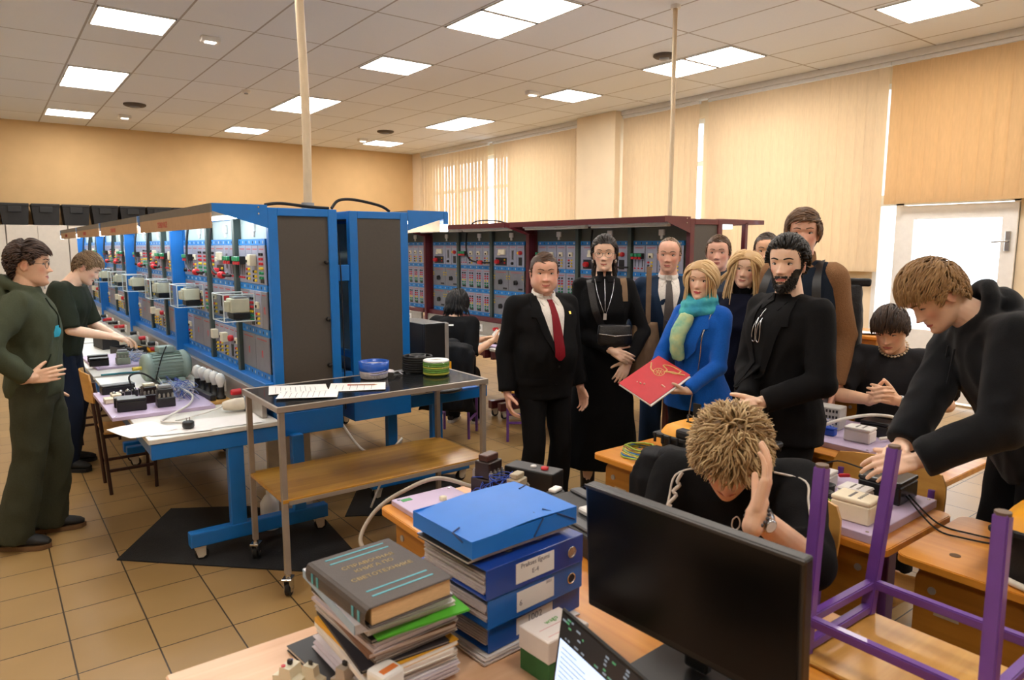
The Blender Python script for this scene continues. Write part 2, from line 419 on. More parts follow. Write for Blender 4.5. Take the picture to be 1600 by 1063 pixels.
PL = [(-2, 0, 'square ceiling light nearest in the left row'), (-2, 4, 'first of the joined pair of panels in the left ceiling row'), (-2, 5, 'second of the joined pair of panels in the left ceiling row'),
      (-2, 9, 'farthest square light panel of the left ceiling row'),
      (2, 0, 'single light panel before the pair in the middle ceiling row'), (2, 4, 'nearer of the far pair of panels, left of the middle, crossed by the pole'), (2, 5, 'farther of the far pair of panels crossed by the pole'),
      (2, 9, 'farthest light panel in the middle ceiling row, above the back wall'),
      (2, -3, 'farther of the large panel pair at the top middle of the ceiling'), (2, -4, 'nearer of the large panel pair, cut by the top edge'),
      (6, 0, 'single light panel between the column and the spotlight'), (6, 4, 'nearer of the joined pair beside the far blinds'), (6, 5, 'farther of the joined pair beside the far blinds'), (6, 9, 'farthest light panel in the window row, near the corner'),
      (6, -3, 'farther of the panel pair by the thin ceiling pole'), (6, -4, 'nearer of the panel pair by the thin ceiling pole'), (6.06, -7.25, 'light panel at the top right above the short beige blind'),
      (-2, -7, 'light panel above the camera at left, out of frame'), (2, -8, 'light panel above the camera, out of frame'), (2, -12, 'light panel behind the camera, out of frame'),
      (-2, -12, 'rear left light panel, out of frame'), (6, -12, 'rear right light panel, out of frame'), (-6, 0, 'added fill light panel beyond the left edge, level with the near racks'), (-6, -4, 'added fill light panel beyond the left edge, above the camera'), (-6, -8, 'added fill light panel beyond the left edge, near the camera'), (-6, -12, 'added fill light panel at the rear left corner'), (-6, 5, 'added fill light panel beyond the left edge, far end'), (-2, -4, 'light panel of the left row just out of frame'), (6, -10, 'light panel of the window row out of frame')]  # row beyond the left edge is added to light faces from the left
for a in PL: panel(*a)
def lens_box(x, y, label, s=1.0):
    o = thing('emergency_light', label, 'light', (x, y, ZC), group=None)
    MB().box(-.09 * s, .09 * s, -.05 * s, .05 * s, -.05, 0, b=.008).build('housing', white_plastic, o)
    MB().box(-.05 * s, .05 * s, -.03 * s, .03 * s, -.058, -.0495, b=.004).build('lens', M('lamp_lens', 'FFFFFF', .3, emit=8, ecol=(1, .95, .85)), o)
lens_box(1.99, 7.62, 'small white box light on the ceiling beside the nearest left panel')
lens_box(2.0, 12.88, 'small white box light at the far left of the ceiling')
lens_box(6.1, 7.63, 'small white box light beside the panel in front of the column')
lens_box(6.1, 12.9, 'small white box light by the farthest window side panel')
def disc(x, y, name, label, cat, mat, r=.1):
    o = thing(name, label, cat, (x, y, ZC))
    MB().lathe([(r, 0), (r, -.02), (r * .8, -.035), (r * .3, -.04), (0.001, -.04)], n=20).build('housing', mat, o)
    MB().lathe([(r * .45, -.036), (r * .45, -.05), (0.001, -.052)], n=14).build('grille', grey_plastic, o)
spm = M('ceiling_speaker_metal', '5A5048', .6)
disc(1.975, 11.8, 'ceiling_speaker', 'dark round ceiling speaker at the far left', 'speaker', spm, .15)
disc(6.1, 5.34, 'ceiling_speaker', 'dark round ceiling fitting beside the thin pole', 'speaker', spm, .12)
disc(6.03, 11.8, 'ceiling_speaker', 'dark round ceiling speaker near the far corner', 'speaker', spm, .15)
disc(3.0, 9.87, 'smoke_detector', 'white round smoke detector in the middle of the ceiling', 'detector', white_plastic, .06)
# ------------------------------------------------------------------ poles from ceiling to racks
def pole(x, y, zb, r, label, wob):
    o = thing('conduit_pole', label, 'pole', (x, y, zb))
    MB().tube([(wob * sin(t * 5), 0, t * (ZC - zb)) for t in [i / 14 for i in range(15)]], r, 10).build('conduit', M('conduit_cream', 'C9B596', .5, var=.04), o)
    MB().lathe([(r * 2.2, ZC - zb - .03), (r * 2.2, ZC - zb)], n=14).build('ceiling_collar', white_plastic, o)
    MB().lathe([(r * 1.5, -.01), (r * 1.5, .05)], n=14).build('foot_clamp', grey_plastic, o)
pole(1.765, 4.6, 1.95, .028, 'cream conduit pole rising from the blue racks to the ceiling', .010)
pole(4.95, 4.22, 1.93, .02, 'thin beige conduit pole rising from the dark red rack', .004)
# ------------------------------------------------------------------ far cabinets with black bins
cabm = M('white_laminate', 'D8D2C8', .45, var=.03)
for i, x in enumerate([-1.35 + .85 * k for k in range(6)]):
    o = thing('storage_cabinet', ['white tall storage cabinet at the back wall, far left', 'white tall cabinet at the back wall behind the standing boy', 'white tall cabinet at the back wall behind the boy in the t-shirt', 'white tall cabinet at the back wall beside the blue rack', 'white tall cabinet behind the blue racks', 'rightmost white tall cabinet at the back wall'][i], 'cabinet', (x + .42, 14.15, 0), group=None)
    MB().box(-.42, .42, -.2, .25, 0, 2.05, b=.004).build('cabinet_body', cabm, o)
    for s in (-1, 1):
        dd = MB().box(*((-.415, -.003) if s < 0 else (.003, .415)), -.222, -.202, .06, 2.04, b=.003).build('cabinet_door', cabm, o)
        MB().box(s * .03 - .008, s * .03 + .008, -.245, -.222, 1.0, 1.15, b=.003).build('handle', grey_plastic, dd)
binm = M('black_bin_plastic', '191A1C', .5, var=.2)
def bin_(i, x):
    o = thing('storage_bin', 'black storage bin on the far cabinets, number in its row told by place', 'bin', (x, 14.12, 2.05), group='black bins on the far cabinets')
    b = MB(); b.add([(-.17, -.18, 0), (.17, -.18, 0), (.17, .2, 0), (-.17, .2, 0), (-.195, -.2, .30), (.195, -.2, .30), (.195, .22, .30), (-.195, .22, .30)],
                    [(3, 2, 1, 0), (0, 1, 5, 4), (1, 2, 6, 5), (2, 3, 7, 6), (3, 0, 4, 7), (4, 5, 6, 7)]); b.build('tub', binm, o)
    MB().box(-.2, .2, -.21, .23, .30, .345, b=.008).build('lid', binm, o)
    MB().box(-.09, .09, -.226, -.2, .2, .3, b=.006).build('label_holder', binm, o)
    return o
ORD = ['first', 'second', 'third', 'fourth', 'fifth', 'sixth', 'seventh', 'eighth']
for i in range(8):
    bin_(i, .06 + .425 * i)['label'] = '%s black lidded bin along the far cabinets, counted towards the racks' % ORD[i]
# ------------------------------------------------------------------ training racks (bench + panel wall + canopy)
blue = M('blue_steel', '0F6FC0', .38, var=.04, coat=.2)
blue2 = M('blue_rail', '1E7AC4', .45, var=.05)
maroon = M('maroon_steel', '5A1A22', .4, var=.06, coat=.15)
darkpanel = M('dark_grey_sheet', '4A453F', .55, var=.05, scale=90, bump=.05)
greendark = M('dark_green_post', '3E4A46', .5, var=.05)
backsheet = M('pale_back_sheet', 'A9BBBB', .5, var=.04)
backdark = M('grey_back_sheet', '57594F', .6, var=.05)
plate = M('module_plate', '9C9FB2', .42, metal=.25, var=.05)
plate_d = M('module_plate_grey', '85868E', .4, metal=.35, var=.06)
red = M('red_plastic', 'C9232C', .4); green = M('green_plastic', '1F8A5A', .4); yellow = M('yellow_plastic', 'E5C324', .4)
black = M('black_plastic', '141416', .4, var=.2); ivory = M('ivory_plastic', 'E0D8BE', .45, var=.05)
redtxt = M('red_print', 'B84A4A', .6); benchtop = M('bench_laminate', 'DAD8D0', .35, var=.03)
alu = M('aluminium', 'A9A39B', .35, metal=.6, var=.05); tan = M('tan_board', 'B7936E', .6, var=.06)
darktop = M('canopy_grey', '6A665F', .5, var=.05)
tube_m = M('lamp_tube', 'FFFFFF', .4, var=.01, emit=TUBE_STRENGTH, ecol=(.85, .95, 1.0))
tube_off = M('lamp_tube_unlit', 'E6E3DC', .4, var=.02)
MODM = [plate, redtxt, red, yellow, green, black, ivory, plate_d]
MODC = {}
def module_mesh(kind, w_, h_):
    key = (kind, round(w_, 3), round(h_, 3))
    if key in MODC: return MODC[key]
    m = MB(); hw, hh = w_ / 2 - .003, h_ / 2 - .002
    pm = 7 if kind in ('plain', 'pot') else 0
    m.box(-.008, 0, -hw, hw, -hh, hh, pm, b=.0015)
    m.box(-.0085, -.008, -hw * .7, hw * .7, hh - .024, hh - .018, 1)
    X = -.008
    def jack(y, z, c, r=.0085): m.cyl((X, y, z), (X - .012, y, z), r, r * .9, 8, c)
    if kind == 'jacks':
        m.box(X - .001, X, -hw * .55, hw * .55, -hh * .95, hh * .45, 5) if 0 else None
        for k, c in enumerate((5, 2, 2, 3, 4, 4)):
            z = hh * .55 - k * hh * .24
            for s in (-1, 1): jack(s * hw * .32, z, c)
        m.box(X - .003, X, -hw * .5, hw * .5, -hh * .92, -hh * .72, 5)
    elif kind == 'jacks2':
        m.box(X - .014, X, -hw * .4, hw * .4, hh * .05, hh * .42, 6, b=.003); m.box(X - .02, X - .01, -hw * .12, hw * .12, hh * .1, hh * .25, 5)
        for z in (-.25, -.5, -.75): jack(-hw * .2, hh * z, 3); jack(hw * .38, hh * z, 2 if z > -.4 else 5)
    elif kind == 'breaker':
        n = 3
        for k in range(n):
            y = -hw * .62 + k * hw * .62
            m.box(X - .035, X, y - hw * .28, y + hw * .28, -hh * .02, hh * .42, 5, b=.002)
            m.box(X - .05, X - .034, y - hw * .24, y + hw * .24, hh * .16, hh * .40, 4, b=.003); m.box(X - .045, X - .034, y - hw * .24, y + hw * .24, -hh * .04, hh * .14, 2, b=.003)
            m.box(X - .002, X, y - .003, y + .003, -hh * .6, -hh * .05, 5)
            jack(y, -hh * .72, 2, .006)
    elif kind == 'meter':
        m.box(X - .022, X, -hw * .6, hw * .25, hh * .12, hh * .62, 6, b=.004); m.box(X - .03, X - .02, -hw * .1, hw * .25, hh * .05, hh * .3, 6, b=.004)
        m.box(X - .0015, X, -hw * .75, hw * .75, -hh * .9, -hh * .15, 5)
        m.lathe([(.024, 0), (.026, .03), (.018, .045), (.001, .046)], (X, hw * .4, -hh * .55), (-1, 0, 0), 12, 2)
        jack(-hw * .5, -hh * .35, 3); jack(-hw * .5, -hh * .65, 2); jack(-hw * .1, -hh * .5, 5)
    elif kind == 'slot':
        m.box(X - .004, X, -hw * .3, hw * .3, -hh * .35, hh * .55, 7); m.box(X - .006, X, -hw * .1, hw * .1, -hh * .3, hh * .5, 5)
        m.lathe([(.016, 0), (.014, .02), (.001, .021)], (X, 0, -hh * .68), (-1, 0, 0), 10, 5)
    elif kind == 'button':
        m.lathe([(.02, 0), (.022, .02), (.016, .03), (.001, .031)], (X, -hw * .2, hh * .3), (-1, 0, 0), 12, 2); m.lathe([(.016, 0), (.016, .02), (.001, .021)], (X, hw * .35, hh * .3), (-1, 0, 0), 12, 3)
        m.box(X - .002, X, -hw * .45, hw * .45, -hh * .85, -hh * .1, 5)
    elif kind == 'pot':
        m.lathe([(.028, 0), (.026, .022), (.001, .024)], (X, 0, -hh * .15), (-1, 0, 0), 14, 5); m.box(X - .035, X - .02, -.005, .005, -hh * .15 - .022, -hh * .15 + .022, 5)
        m.box(X - .004, X, -hw * .8, -hw * .3, -hh * .85, -hh * .68, 5)
        for z in (.45, .2): jack(-hw * .85, hh * z, 3, .006); jack(hw * .85, hh * z, 3, .006)
    elif kind == 'plain':
        m.box(X - .0006, X, -.011, -.004, -.022, .022, 2); m.box(X - .0006, X, -.004, .011, .008, .02, 2); m.box(X - .0006, X, .004, .011, -.02, .008, 2)
    elif kind == 'relay':
        m.box(X - .04, X, -hw * .5, hw * .5, -hh * .05, hh * .55, 6, b=.004)
        for z in (-.35, -.6, -.82): jack(-hw * .3, hh * z, 3); jack(hw * .3, hh * z, 5)
    me = bpy.data.meshes.new('module_panel'); me.from_pydata(m.v, [], m.f)
    for q in MODM: me.materials.append(q)
    me.polygons.foreach_set('material_index', m.m); me.polygons.foreach_set('use_smooth', m.sm); me.update()
    MODC[key] = me
    return me
ROWS = [(1.72, 1.49), (1.453, 1.23), (1.185, .967)]
LAY_BLUE = [  # per column (y0, y1): rows of (kind, relative width)
    [(.055, .565), [[('jacks', 1), ('relay', 1), ('jacks2', 1), ('breaker', 1.2)], [('plain', .9), ('jacks2', 1), ('jacks', 1), ('plain', 1.6)], [('plain', 1), ('plain', 1)]]],
    [(.63, 1.235), [[('breaker', 1.2), ('slot', .8), ('meter', 1.9), ('jacks', .9)], [('jacks', 1), ('button', 1), ('slot', 1), ('jacks2', 1)], [('jacks2', 1), ('button', 1), ('relay', 1), ('jacks2', 1), ('relay', 1)]]],
    [(1.30, 2.06), [[('jacks', 1), ('jacks', 1), ('jacks2', 1), ('breaker', 1.1), ('slot', .8)], [('jacks', 1), ('jacks2', 1), ('jacks', 1), ('plain', 2)], [('plain', 1), ('plain', 1), ('jacks2', .7)]]]]
LAY_RED = [
    [(.055, .60), [[('jacks2', 1), ('jacks2', 1), ('jacks2', 1), ('breaker', 1)], [('jacks', 1)] * 4, [('jacks', 1)] * 4]],
    [(.66, 1.27), [[('button', .9), ('slot', .9), ('meter', 1.9)], [('pot', 1), ('pot', 1)], [('pot', 1), ('pot', 1)]]],
    [(1.33, 1.90), [[('jacks2', 1), ('jacks2', 1), ('jacks2', 1), ('breaker', 1)], [('jacks', 1)] * 4, [('jacks', 1)] * 4]]]
LAY_RED2 = [[LAY_RED[0][0], LAY_RED[1][1]], [LAY_RED[1][0], LAY_RED[0][1]], [LAY_RED[2][0], LAY_RED[1][1]]]
def caster(mb, x, y, z1, r=.035, fm=0, wm=1, ang=0.0):
    """fork and wheel under the point (x, y, z1)"""
    T = Matrix.Translation((x, y, 0)) @ Matrix.Rotation(ang, 4, 'Z')
    mb.box(-.03, .03, -.025, .025, z1 - .012, z1, fm, b=.002, T=T)
    for s in (-1, 1):
        mb.prism([(-.028, z1 - .012), (.03, z1 - .012), (.028, r * .8), (.012, r * .5), (-.012, r * .6)], s * .016 - .003, s * .016 + .003, fm, T=T @ Matrix.Rotation(pi / 2, 4, 'X'))
    a = T @ Vector((.010, -.011, r)); b = T @ Vector((.010, .011, r))
    mb.cyl(a, b, r, r, 18, wm); 
    mb.cyl(T @ Vector((.010, -.02, r)), T @ Vector((.010, .02, r)), .008, .008, 8, fm)
def station(L, lay, steel, label, lit=True, backm=backsheet, name='training_rack', group=None, txt=None, near_end=True, boxes=True, benchd=.68):
    o = thing(name, label, 'lab bench', (0, 0, 0), 0, group); L = L - .08
    # structural frame ------------------------------------------------
    f = MB(); D = .41
    for y in (0.0, L - .05):
        f.box(.0, .055, y, y + .04, .74, 1.93, b=.003); f.box(D - .055, D, y, y + .045, .74, 1.93, b=.003); f.box(.055, D - .055, y + .001, y + .044, 1.885, 1.93, b=.003); f.box(.055, D - .055, y + .001, y + .044, .74, .78, b=.003)
    MB().box(-.095, -.001, L - .05, L - .006, .723, 1.83, b=.003).build('front_post', steel, o)
    f.box(0.0, .05, .045, L - .045, 1.88, 1.929, b=.003); f.box(D - .05, D, .045, L - .045, 1.88, 1.929, b=.003)
    f.box(-.05, .06, .022, L - .022, .87, .925, b=.004)
    f.box(.0, D, .0, L - .01, .60, .74, b=.004)
    f.box(-benchd, 0, -.075, -.035, .61, .693, b=.003); f.box(-benchd, 0, L - .13, L - .09, .61, .693, b=.003); f.box(-benchd, -benchd + .03, -.035, L - .13, .63, .692, b=.003)
    for y in (-.07, L - .15):
        f.box(-.30, -.215, y, y + .05, .16, .62, b=.004); f.box(.06, .13, y, y + .05, .16, .62, b=.004)
        f.box(-.52, .26, y - .008, y + .058, .085, .165, b=.006)
    f.build('frame', steel, o)
    for y in (-.045, L - .125):
        for x in (-.47, .21):
            fm = MB(); caster(fm, x, y, .086, .036); fm.build('caster', [M('caster_beige', 'CFC5B2', .45), black_rubber], o)
    # end sheets, roof and back -----------------------------------------
    for y in (.012, L - .022):
        e = MB().box(.055, D - .055, y, y + .01, .78, 1.885).build('end_sheet', darkpanel, o)
        if y < .1:
            for z in (1.62, 1.28, 1.0):
                MB().lathe([(.012, 0), (.014, .02), (.008, .03), (.001, .03)], (D - .075, y, z), (0, -1, 0), 10).build('latch_knob', black, e)
    MB().box(.015, .03, .045, L - .045, .90, 1.885).build('back_sheet', backm, o)
    MB().box(.055, D - .055, .045, L - .045, 1.90, 1.925).build('roof_sheet', darktop, o)
    # bench
    t = MB(); t.box(-benchd - .01, -.01, -.08, L - .085, .695, .722, b=.003); t.build('table_top', benchtop, o)
    s = MB(); s.box(-.075, -.045, .03, L - .03, .723, .872, b=.003); ch = s.build('socket_channel', alu, o)
    for k in range(4):
        y = .28 + k * (L - .4) / 3.6
        q = MB(); q.box(-.085, -.073, y, y + .085, .76, .84, b=.003); q.cyl((-.0855, y + .042, .80), (-.0845, y + .042, .80), .02, n=14, mi=1); q.build('socket', [white_plastic, grey_plastic], ch)
        q = MB(); q.lathe([(.02, 0), (.02, .05), (.014, .06), (.001, .06)], (-.075, y + .16, .815), (-1, 0, 0), 10, 0); q.build('plug', [black if k % 2 else red], ch)
        q = MB(); q.lathe([(.018, 0), (.018, .04), (.001, .042)], (-.075, y + .16, .765), (-1, 0, 0), 10, 0); q.build('plug', [red if k % 2 else black], ch)
    # rails and modules
    r = MB()
    for (y0, y1), rows in lay:
        for z0, z1 in ((1.72, 1.757), (1.453, 1.49), (1.185, 1.23), (.925, .967)): r.box(-.006, .012, y0, y1, z0, z1, 0)
        n = int((y1 - y0) / .06)
        for k in range(n):
            y = y0 + (k + .5) * (y1 - y0) / n
            for z in (1.738, 1.471, 1.207, .946): r.box(-.0075, -.006, y - .004, y + .004, z - .008, z + .008, 1 + (k % 2))
    r.build('module_rails', [blue2, ivory, black], o)
    for (y0, y1), rows in lay:
        for (zt, zb), mods in zip(ROWS, rows):
            tw = sum(m[1] for m in mods); y = y0
            for kind, wd in mods:
                w_ = (y1 - y0) * wd / tw
                link('module_panel', module_mesh(kind, w_, zt - zb), o, (0, y + w_ / 2, (zt + zb) / 2)); y += w_
    for k in range(len(lay) - 1):
        a, b_ = lay[k][0][1], lay[k + 1][0][0]
        MB().box(-.03, .015, a + .008, b_ - .008, .92, 1.90, b=.003).build('divider_post', greendark, o)
    # cables with red plugs hanging at the dividers
    cyy = (.60, 1.27) if L > 2.0 else (.63,)
    for k, yy in enumerate(cyy):
        c = MB(); c.tube(spline([(-.04, yy + .45, 1.86), (-.06, yy + .44, 1.72), (-.07, yy + .40, 1.60), (-.075, yy + .30, 1.545), (-.075, yy + .12, 1.53), (-.06, yy - .02, 1.53)], 5), .0085, 8)
        cc = c.build('hanging_cable', black_rubber, o)
        MB().lathe([(.02, 0), (.024, .02), (.024, .06), (.016, .07), (.001, .07)], (-.075, yy + .17, 1.53), (0, -1, 0), 12).build('cable_plug', red, cc)
    # canopy
    cz = 1.945
    cheek = [(-.30, 1.945), (0, 1.945), (.0, 1.815), (-.03, 1.825), (-.30, 1.905)]
    for y in ((.0, .005), (L - .012, L - .007)):
        c = MB(); c.prism(cheek, -y[1], -y[0], 0, T=Matrix.Rotation(pi / 2, 4, 'X'))
        for zz in (1.93, 1.895): c.cyl((-.05, y[0] - .006, zz), (-.05, y[0], zz), .005, n=8, mi=1)
        c.build('canopy_cheek', [steel, chrome], o)
    MB().box(-.295, -.002, .006, L - .013, 1.93, 1.944, b=.002).build('canopy_roof', darktop if steel is blue else maroon, o)
    fa = MB(); 
    if steel is blue:
        fa.box(-.305, -.295, 0, L - .06, 1.895, 1.943, 0); fa.box(-.306, -.297, .0, L - .06, 1.812, 1.895, 1)
        if txt: text_mesh(fa, txt, .055, Matrix.Translation((-.3066, L * .58, 1.853)) @ Matrix(((0, 0, -1, 0), (-1, 0, 0, 0), (0, 1, 0, 0), (0, 0, 0, 1))), 2)
        fa.build('canopy_fascia', [darktop, tan, redtxt], o)
        MB().box(-.308, -.27, L - .06, L - .005, 1.86, 1.942, b=.003).build('fascia_bracket', steel, o)
        MB().box(-.306, -.27, L - .055, L - .01, 1.812, 1.86, b=.003).build('lamp_end', tube_m, o)
    else:
        fa.box(-.305, -.295, 0, L - .005, 1.895, 1.943, 0); fa.build('canopy_fascia', [maroon], o)
    for k in range(2):
        ya, yb = .06 + k * (L - .1) / 2, .02 + (k + 1) * (L - .1) / 2
        q = MB(); q.box(-.2, -.13, ya, yb, 1.885, 1.93, 0, b=.004); lh = q.build('lamp_housing', white_metal, o)
        MB().box(-.19, -.14, ya + .02, yb - .02, 1.868, 1.886, b=.004).build('lamp_tube', tube_m if lit else tube_off, lh)
    for y in (.3, .9, 1.6):
        q = MB(); q.box(0.0, .02, y - .03, y + .03, 1.80, 1.85, b=.003); q.box(.003, .02, y - .012, y + .012, 1.77, 1.80, b=.002); q.build('socket_tab', white_plastic, o)
    # acrylic relay boxes on the columns
    if boxes:
        for yy in (.40, 1.62):
            acrylic_box(o, yy)
    return o
acr = bpy.data.materials.new('clear_acrylic'); acr.use_nodes = True
_n = acr.node_tree.nodes; _l = acr.node_tree.links; _n.remove(_n['Principled BSDF'])
_t = _n.new('ShaderNodeBsdfTransparent'); _g = _n.new('ShaderNodeBsdfGlossy'); _g.inputs['Roughness'].default_value = .08; _mx = _n.new('ShaderNodeMixShader')
_lw = _n.new('ShaderNodeLayerWeight'); _lw.inputs['Blend'].default_value = .12; _fm = _n.new('ShaderNodeMath'); _fm.operation = 'MULTIPLY'; _fm.inputs[1].default_value = .45
_nz = _n.new('ShaderNodeTexNoise'); _nz.inputs['Scale'].default_value = 5; _rp = _n.new('ShaderNodeValToRGB'); _rp.color_ramp.elements[0].color = (.90, .94, .95, 1); _rp.color_ramp.elements[1].color = (.96, .98, .98, 1)
_l.new(_nz.outputs['Fac'], _rp.inputs['Fac']); _l.new(_rp.outputs['Color'], _t.inputs['Color'])
_l.new(_lw.outputs['Facing'], _fm.inputs[0]); _l.new(_fm.outputs[0], _mx.inputs['Fac']); _l.new(_t.outputs[0], _mx.inputs[1]); _l.new(_g.outputs[0], _mx.inputs[2]); _l.new(_mx.outputs[0], _n['Material Output'].inputs['Surface'])
acr_edge = M('acrylic_edge', 'DCE8EA', .3, var=.03)
def acrylic_box(o, y):
    b = MB(); x0, x1, y0, y1, z0, z1 = -.19, -.012, y - .12, y + .12, 1.27, 1.43; t = .003
    for a in ((x0, x0 + t, y0, y1, z0, z1), (x0, x1, y0, y0 + t, z0, z1), (x0, x1, y1 - t, y1, z0, z1), (x0, x1, y0, y1, z0, z0 + t)): b.box(*a)
    e = .0035
    for yy in (y0, y1):
        for (p, q) in (((x0, yy, z0), (x1, yy, z0)), ((x0, yy, z1), (x1, yy, z1)), ((x0, yy, z0), (x0, yy, z1)), ((x1, yy, z0), (x1, yy, z1))): b.cyl(p, q, e, n=6, mi=1)
    for z in (z0, z1): b.cyl((x0, y0, z), (x0, y1, z), e, n=6, mi=1)
    bx = b.build('acrylic_box', [acr, acr_edge], o)
    c = MB(); c.box(-.13, -.02, y - .055, y + .055, 1.315, 1.40, 0, b=.006); c.box(-.15, -.13, y - .03, y + .04, 1.32, 1.385, 0, b=.004)
    c.box(-.12, -.02, y - .06, y + .06, 1.275, 1.315, 1, b=.004); c.box(-.11, -.03, y - .05, y + .05, 1.40, 1.412, 2, b=.002)
    c.build('contactor', [ivory, dark_plastic, grey_plastic], bx)
B_L = 2.22
st_lab = ['nearest blue training rack on the left, its grey end sheet facing the trolley',
          'second blue rack along the left row, behind the grey motor', 'third blue rack along the left row, behind the boy in the t-shirt', 'farthest blue rack of the left row, near the back wall']
st = station(B_L, LAY_BLUE, blue, st_lab[0], txt='STENDVAIZE', group=None)
st.location = (1.30, 4.0, 0)
for k in range(1, 4):
    dup(st, loc=(1.30, 4.0 + B_L * k, 0), label=st_lab[k])
for k in range(1):
    rr_ = dup(st, loc=(2.235, 4.0 + B_L * (k + 1), 0), rz=pi, label=['blue rack back to back with the nearest one, lit canopy stub at its right', 'second rack of the right-hand blue row, hidden behind the first', 'third rack of the right-hand blue row', 'farthest rack of the right-hand blue row'][k])
    bpy.data.objects.remove([c for c in rr_.children if c.name.startswith('front_post')][0])
M_L = 2.07
sm = station(M_L, LAY_RED, maroon, 'dark red training rack just behind the man with the red tie', lit=False, backm=backdark, boxes=False, benchd=.6)
sm.location = (4.5, 3.62, 0)
sm2 = station(M_L, LAY_RED2, maroon, 'dark red training rack in front of the seated dark-haired person', lit=False, backm=backdark, boxes=False, benchd=.6)
sm2.location = (4.5, 3.62 + M_L, 0)
dup(sm, loc=(4.5, 3.62 + 2 * M_L, 0), label='farthest dark red rack, mostly hidden behind the blue rack')
# open frame of a second dark red row behind it
o = thing('open_rack', 'open dark red frame with a lamp showing above the hidden man', 'frame', (5.0, 3.70, 0))
for x in (0, .36):
    for y in (.02, 1.9): MB().box(x - .02, x + .02, y - .02, y + .02, 0, 1.92, b=.003).build('post', maroon, o)
m = MB(); m.box(-.03, .62, 0, .04, 1.90, 1.94, b=.003); m.build('top_beam', maroon, o); MB().box(-.03, .62, 1.88, 1.92, 1.90, 1.94, b=.003).build('top_beam', maroon, o)
MB().box(.58, .62, .04, 1.88, 1.90, 1.94, b=.003).build('front_beam', maroon, o)
MB().box(.05, .30, .1, 1.8, 1.86, 1.90, b=.004).build('lamp', M('lamp_pale', 'D5E2EA', .4, emit=1.2, ecol=(.85, .95, 1)), o)
MB().box(-.02, .60, .0, 1.9, .69, .72, b=.003).build('shelf_top', benchtop, o)
# ------------------------------------------------------------------ steel trolley
steelg = M('brushed_steel_frame', 'A39A90', .4, metal=.35, var=.05)
shelfw = wood('varnished_shelf', 'AE7A20', 'CB983A', rough=.3, axis=0, coat=.4)
blacktop = M('black_laminate', '16181B', .16, var=.1, coat=.3, spec=.6)
o = thing('trolley', 'steel trolley with glossy black top and wooden lower shelf', 'trolley', (1.665, 3.52, 0))
hx, hy = .61, .275
t = MB(); t.box(-hx + .006, hx - .006, -hy + .006, hy - .006, .935, .957); t.build('top_panel', blacktop, o)
e = MB()
for a in ((-hx, hx, -hy - .003, -hy + .012), (-hx, hx, hy - .012, hy + .003)): e.box(a[0], a[1], a[2], a[3], .93, .959, b=.002)
for a in (-hx, hx - .012): e.box(a, a + .012, -hy + .012, hy - .012, .93, .959, b=.002)
e.build('top_rim', steelg, o)
for x in (-hx + .025, hx - .025):
    for y in (-hy + .02, hy - .02):
        l = MB(); l.box(x - .014, x + .014, y - .014, y + .014, .115, .935, b=.002); lo = l.build('leg', steelg, o)
        c = MB(); T0 = (x, y); c.cyl((x, y, .095), (x, y, .118), .014, n=10, mi=0); caster(c, x, y, .098, .04, 0, 1, ang=.9 if x < 0 else .2); c.build('caster', [chrome, black_rubber], lo)
s = MB(); s.box(-hx + .012, hx - .012, -hy + .004, hy - .004, .478, .497, b=.002); s.build('shelf', shelfw, o)
s = MB(); s.box(-hx + .04, hx - .04, -hy - .002, -hy + .003, .468, .488); s.build('shelf_rail', steelg, o)
paper = M('white_paper', 'EFEBE8', .8, var=.02)
def paper_sheet(x, y, z, rz, label, w_=.21, l=.297, curl=0.006, name='paper_sheet', seed=0, mat=None, group=None, cat='paper', lines=0):
    rr = random.Random(seed); m = MB(); n = 6; ph = rr.uniform(0, 6)
    rows = [[(-w_ / 2 + w_ * i / n, -l / 2 + l * j / n, .0008 + curl * (0.5 + .5 * sin(ph + i * .7 + j * .5)) * (abs(i - n / 2) / n + abs(j - n / 2) / n)) for j in range(n + 1)] for i in range(n + 1)]
    m.sheet(rows, .0006, nrm=(0, 0, 1))
    for k in range(lines):
        yy = l * .38 - k * l * .76 / max(1, lines); m.box(-w_ * .38, w_ * rr.uniform(.1, .38), yy, yy + .0025, .001 + curl * .45, .0016 + curl * .45, 1)
    q = m.build(name, [mat or paper, M('grey_print', '8C8C92', .7)], None, (x, y, z)); q.rotation_euler.z = rz
    return tag(q, label, cat, group)
ZT = .9595
# papers (positions read off the picture)
paper_sheet(1.29, 3.60, ZT, 1.25, 'white paper at the far left of the trolley top, partly under another', seed=1, lines=9)
paper_sheet(1.285, 3.44, ZT + .002, 1.12, 'white paper at the near left corner of the trolley top', seed=2, lines=8)
paper_sheet(1.57, 3.47, ZT, 1.1, 'white paper under the pencil on the trolley top', seed=3, lines=6, curl=.003)
m = MB(); m.cyl((-.075, 0, .004), (.06, 0, .004), .0035, n=6, mi=0); m.cyl((.06, 0, .004), (.075, 0, .004), .0035, .0006, 6, 1); m.cyl((-.085, 0, .004), (-.075, 0, .004), .0036, n=6, mi=2)
q = m.build('pencil', [M('pencil_brown', '9A5B32', .5), M('pencil_wood', 'D9B07A', .7), red], None, (1.60, 3.46, ZT + .006)); q.rotation_euler.z = -.55; tag(q, 'brown pencil lying across a paper on the trolley', 'pencil')
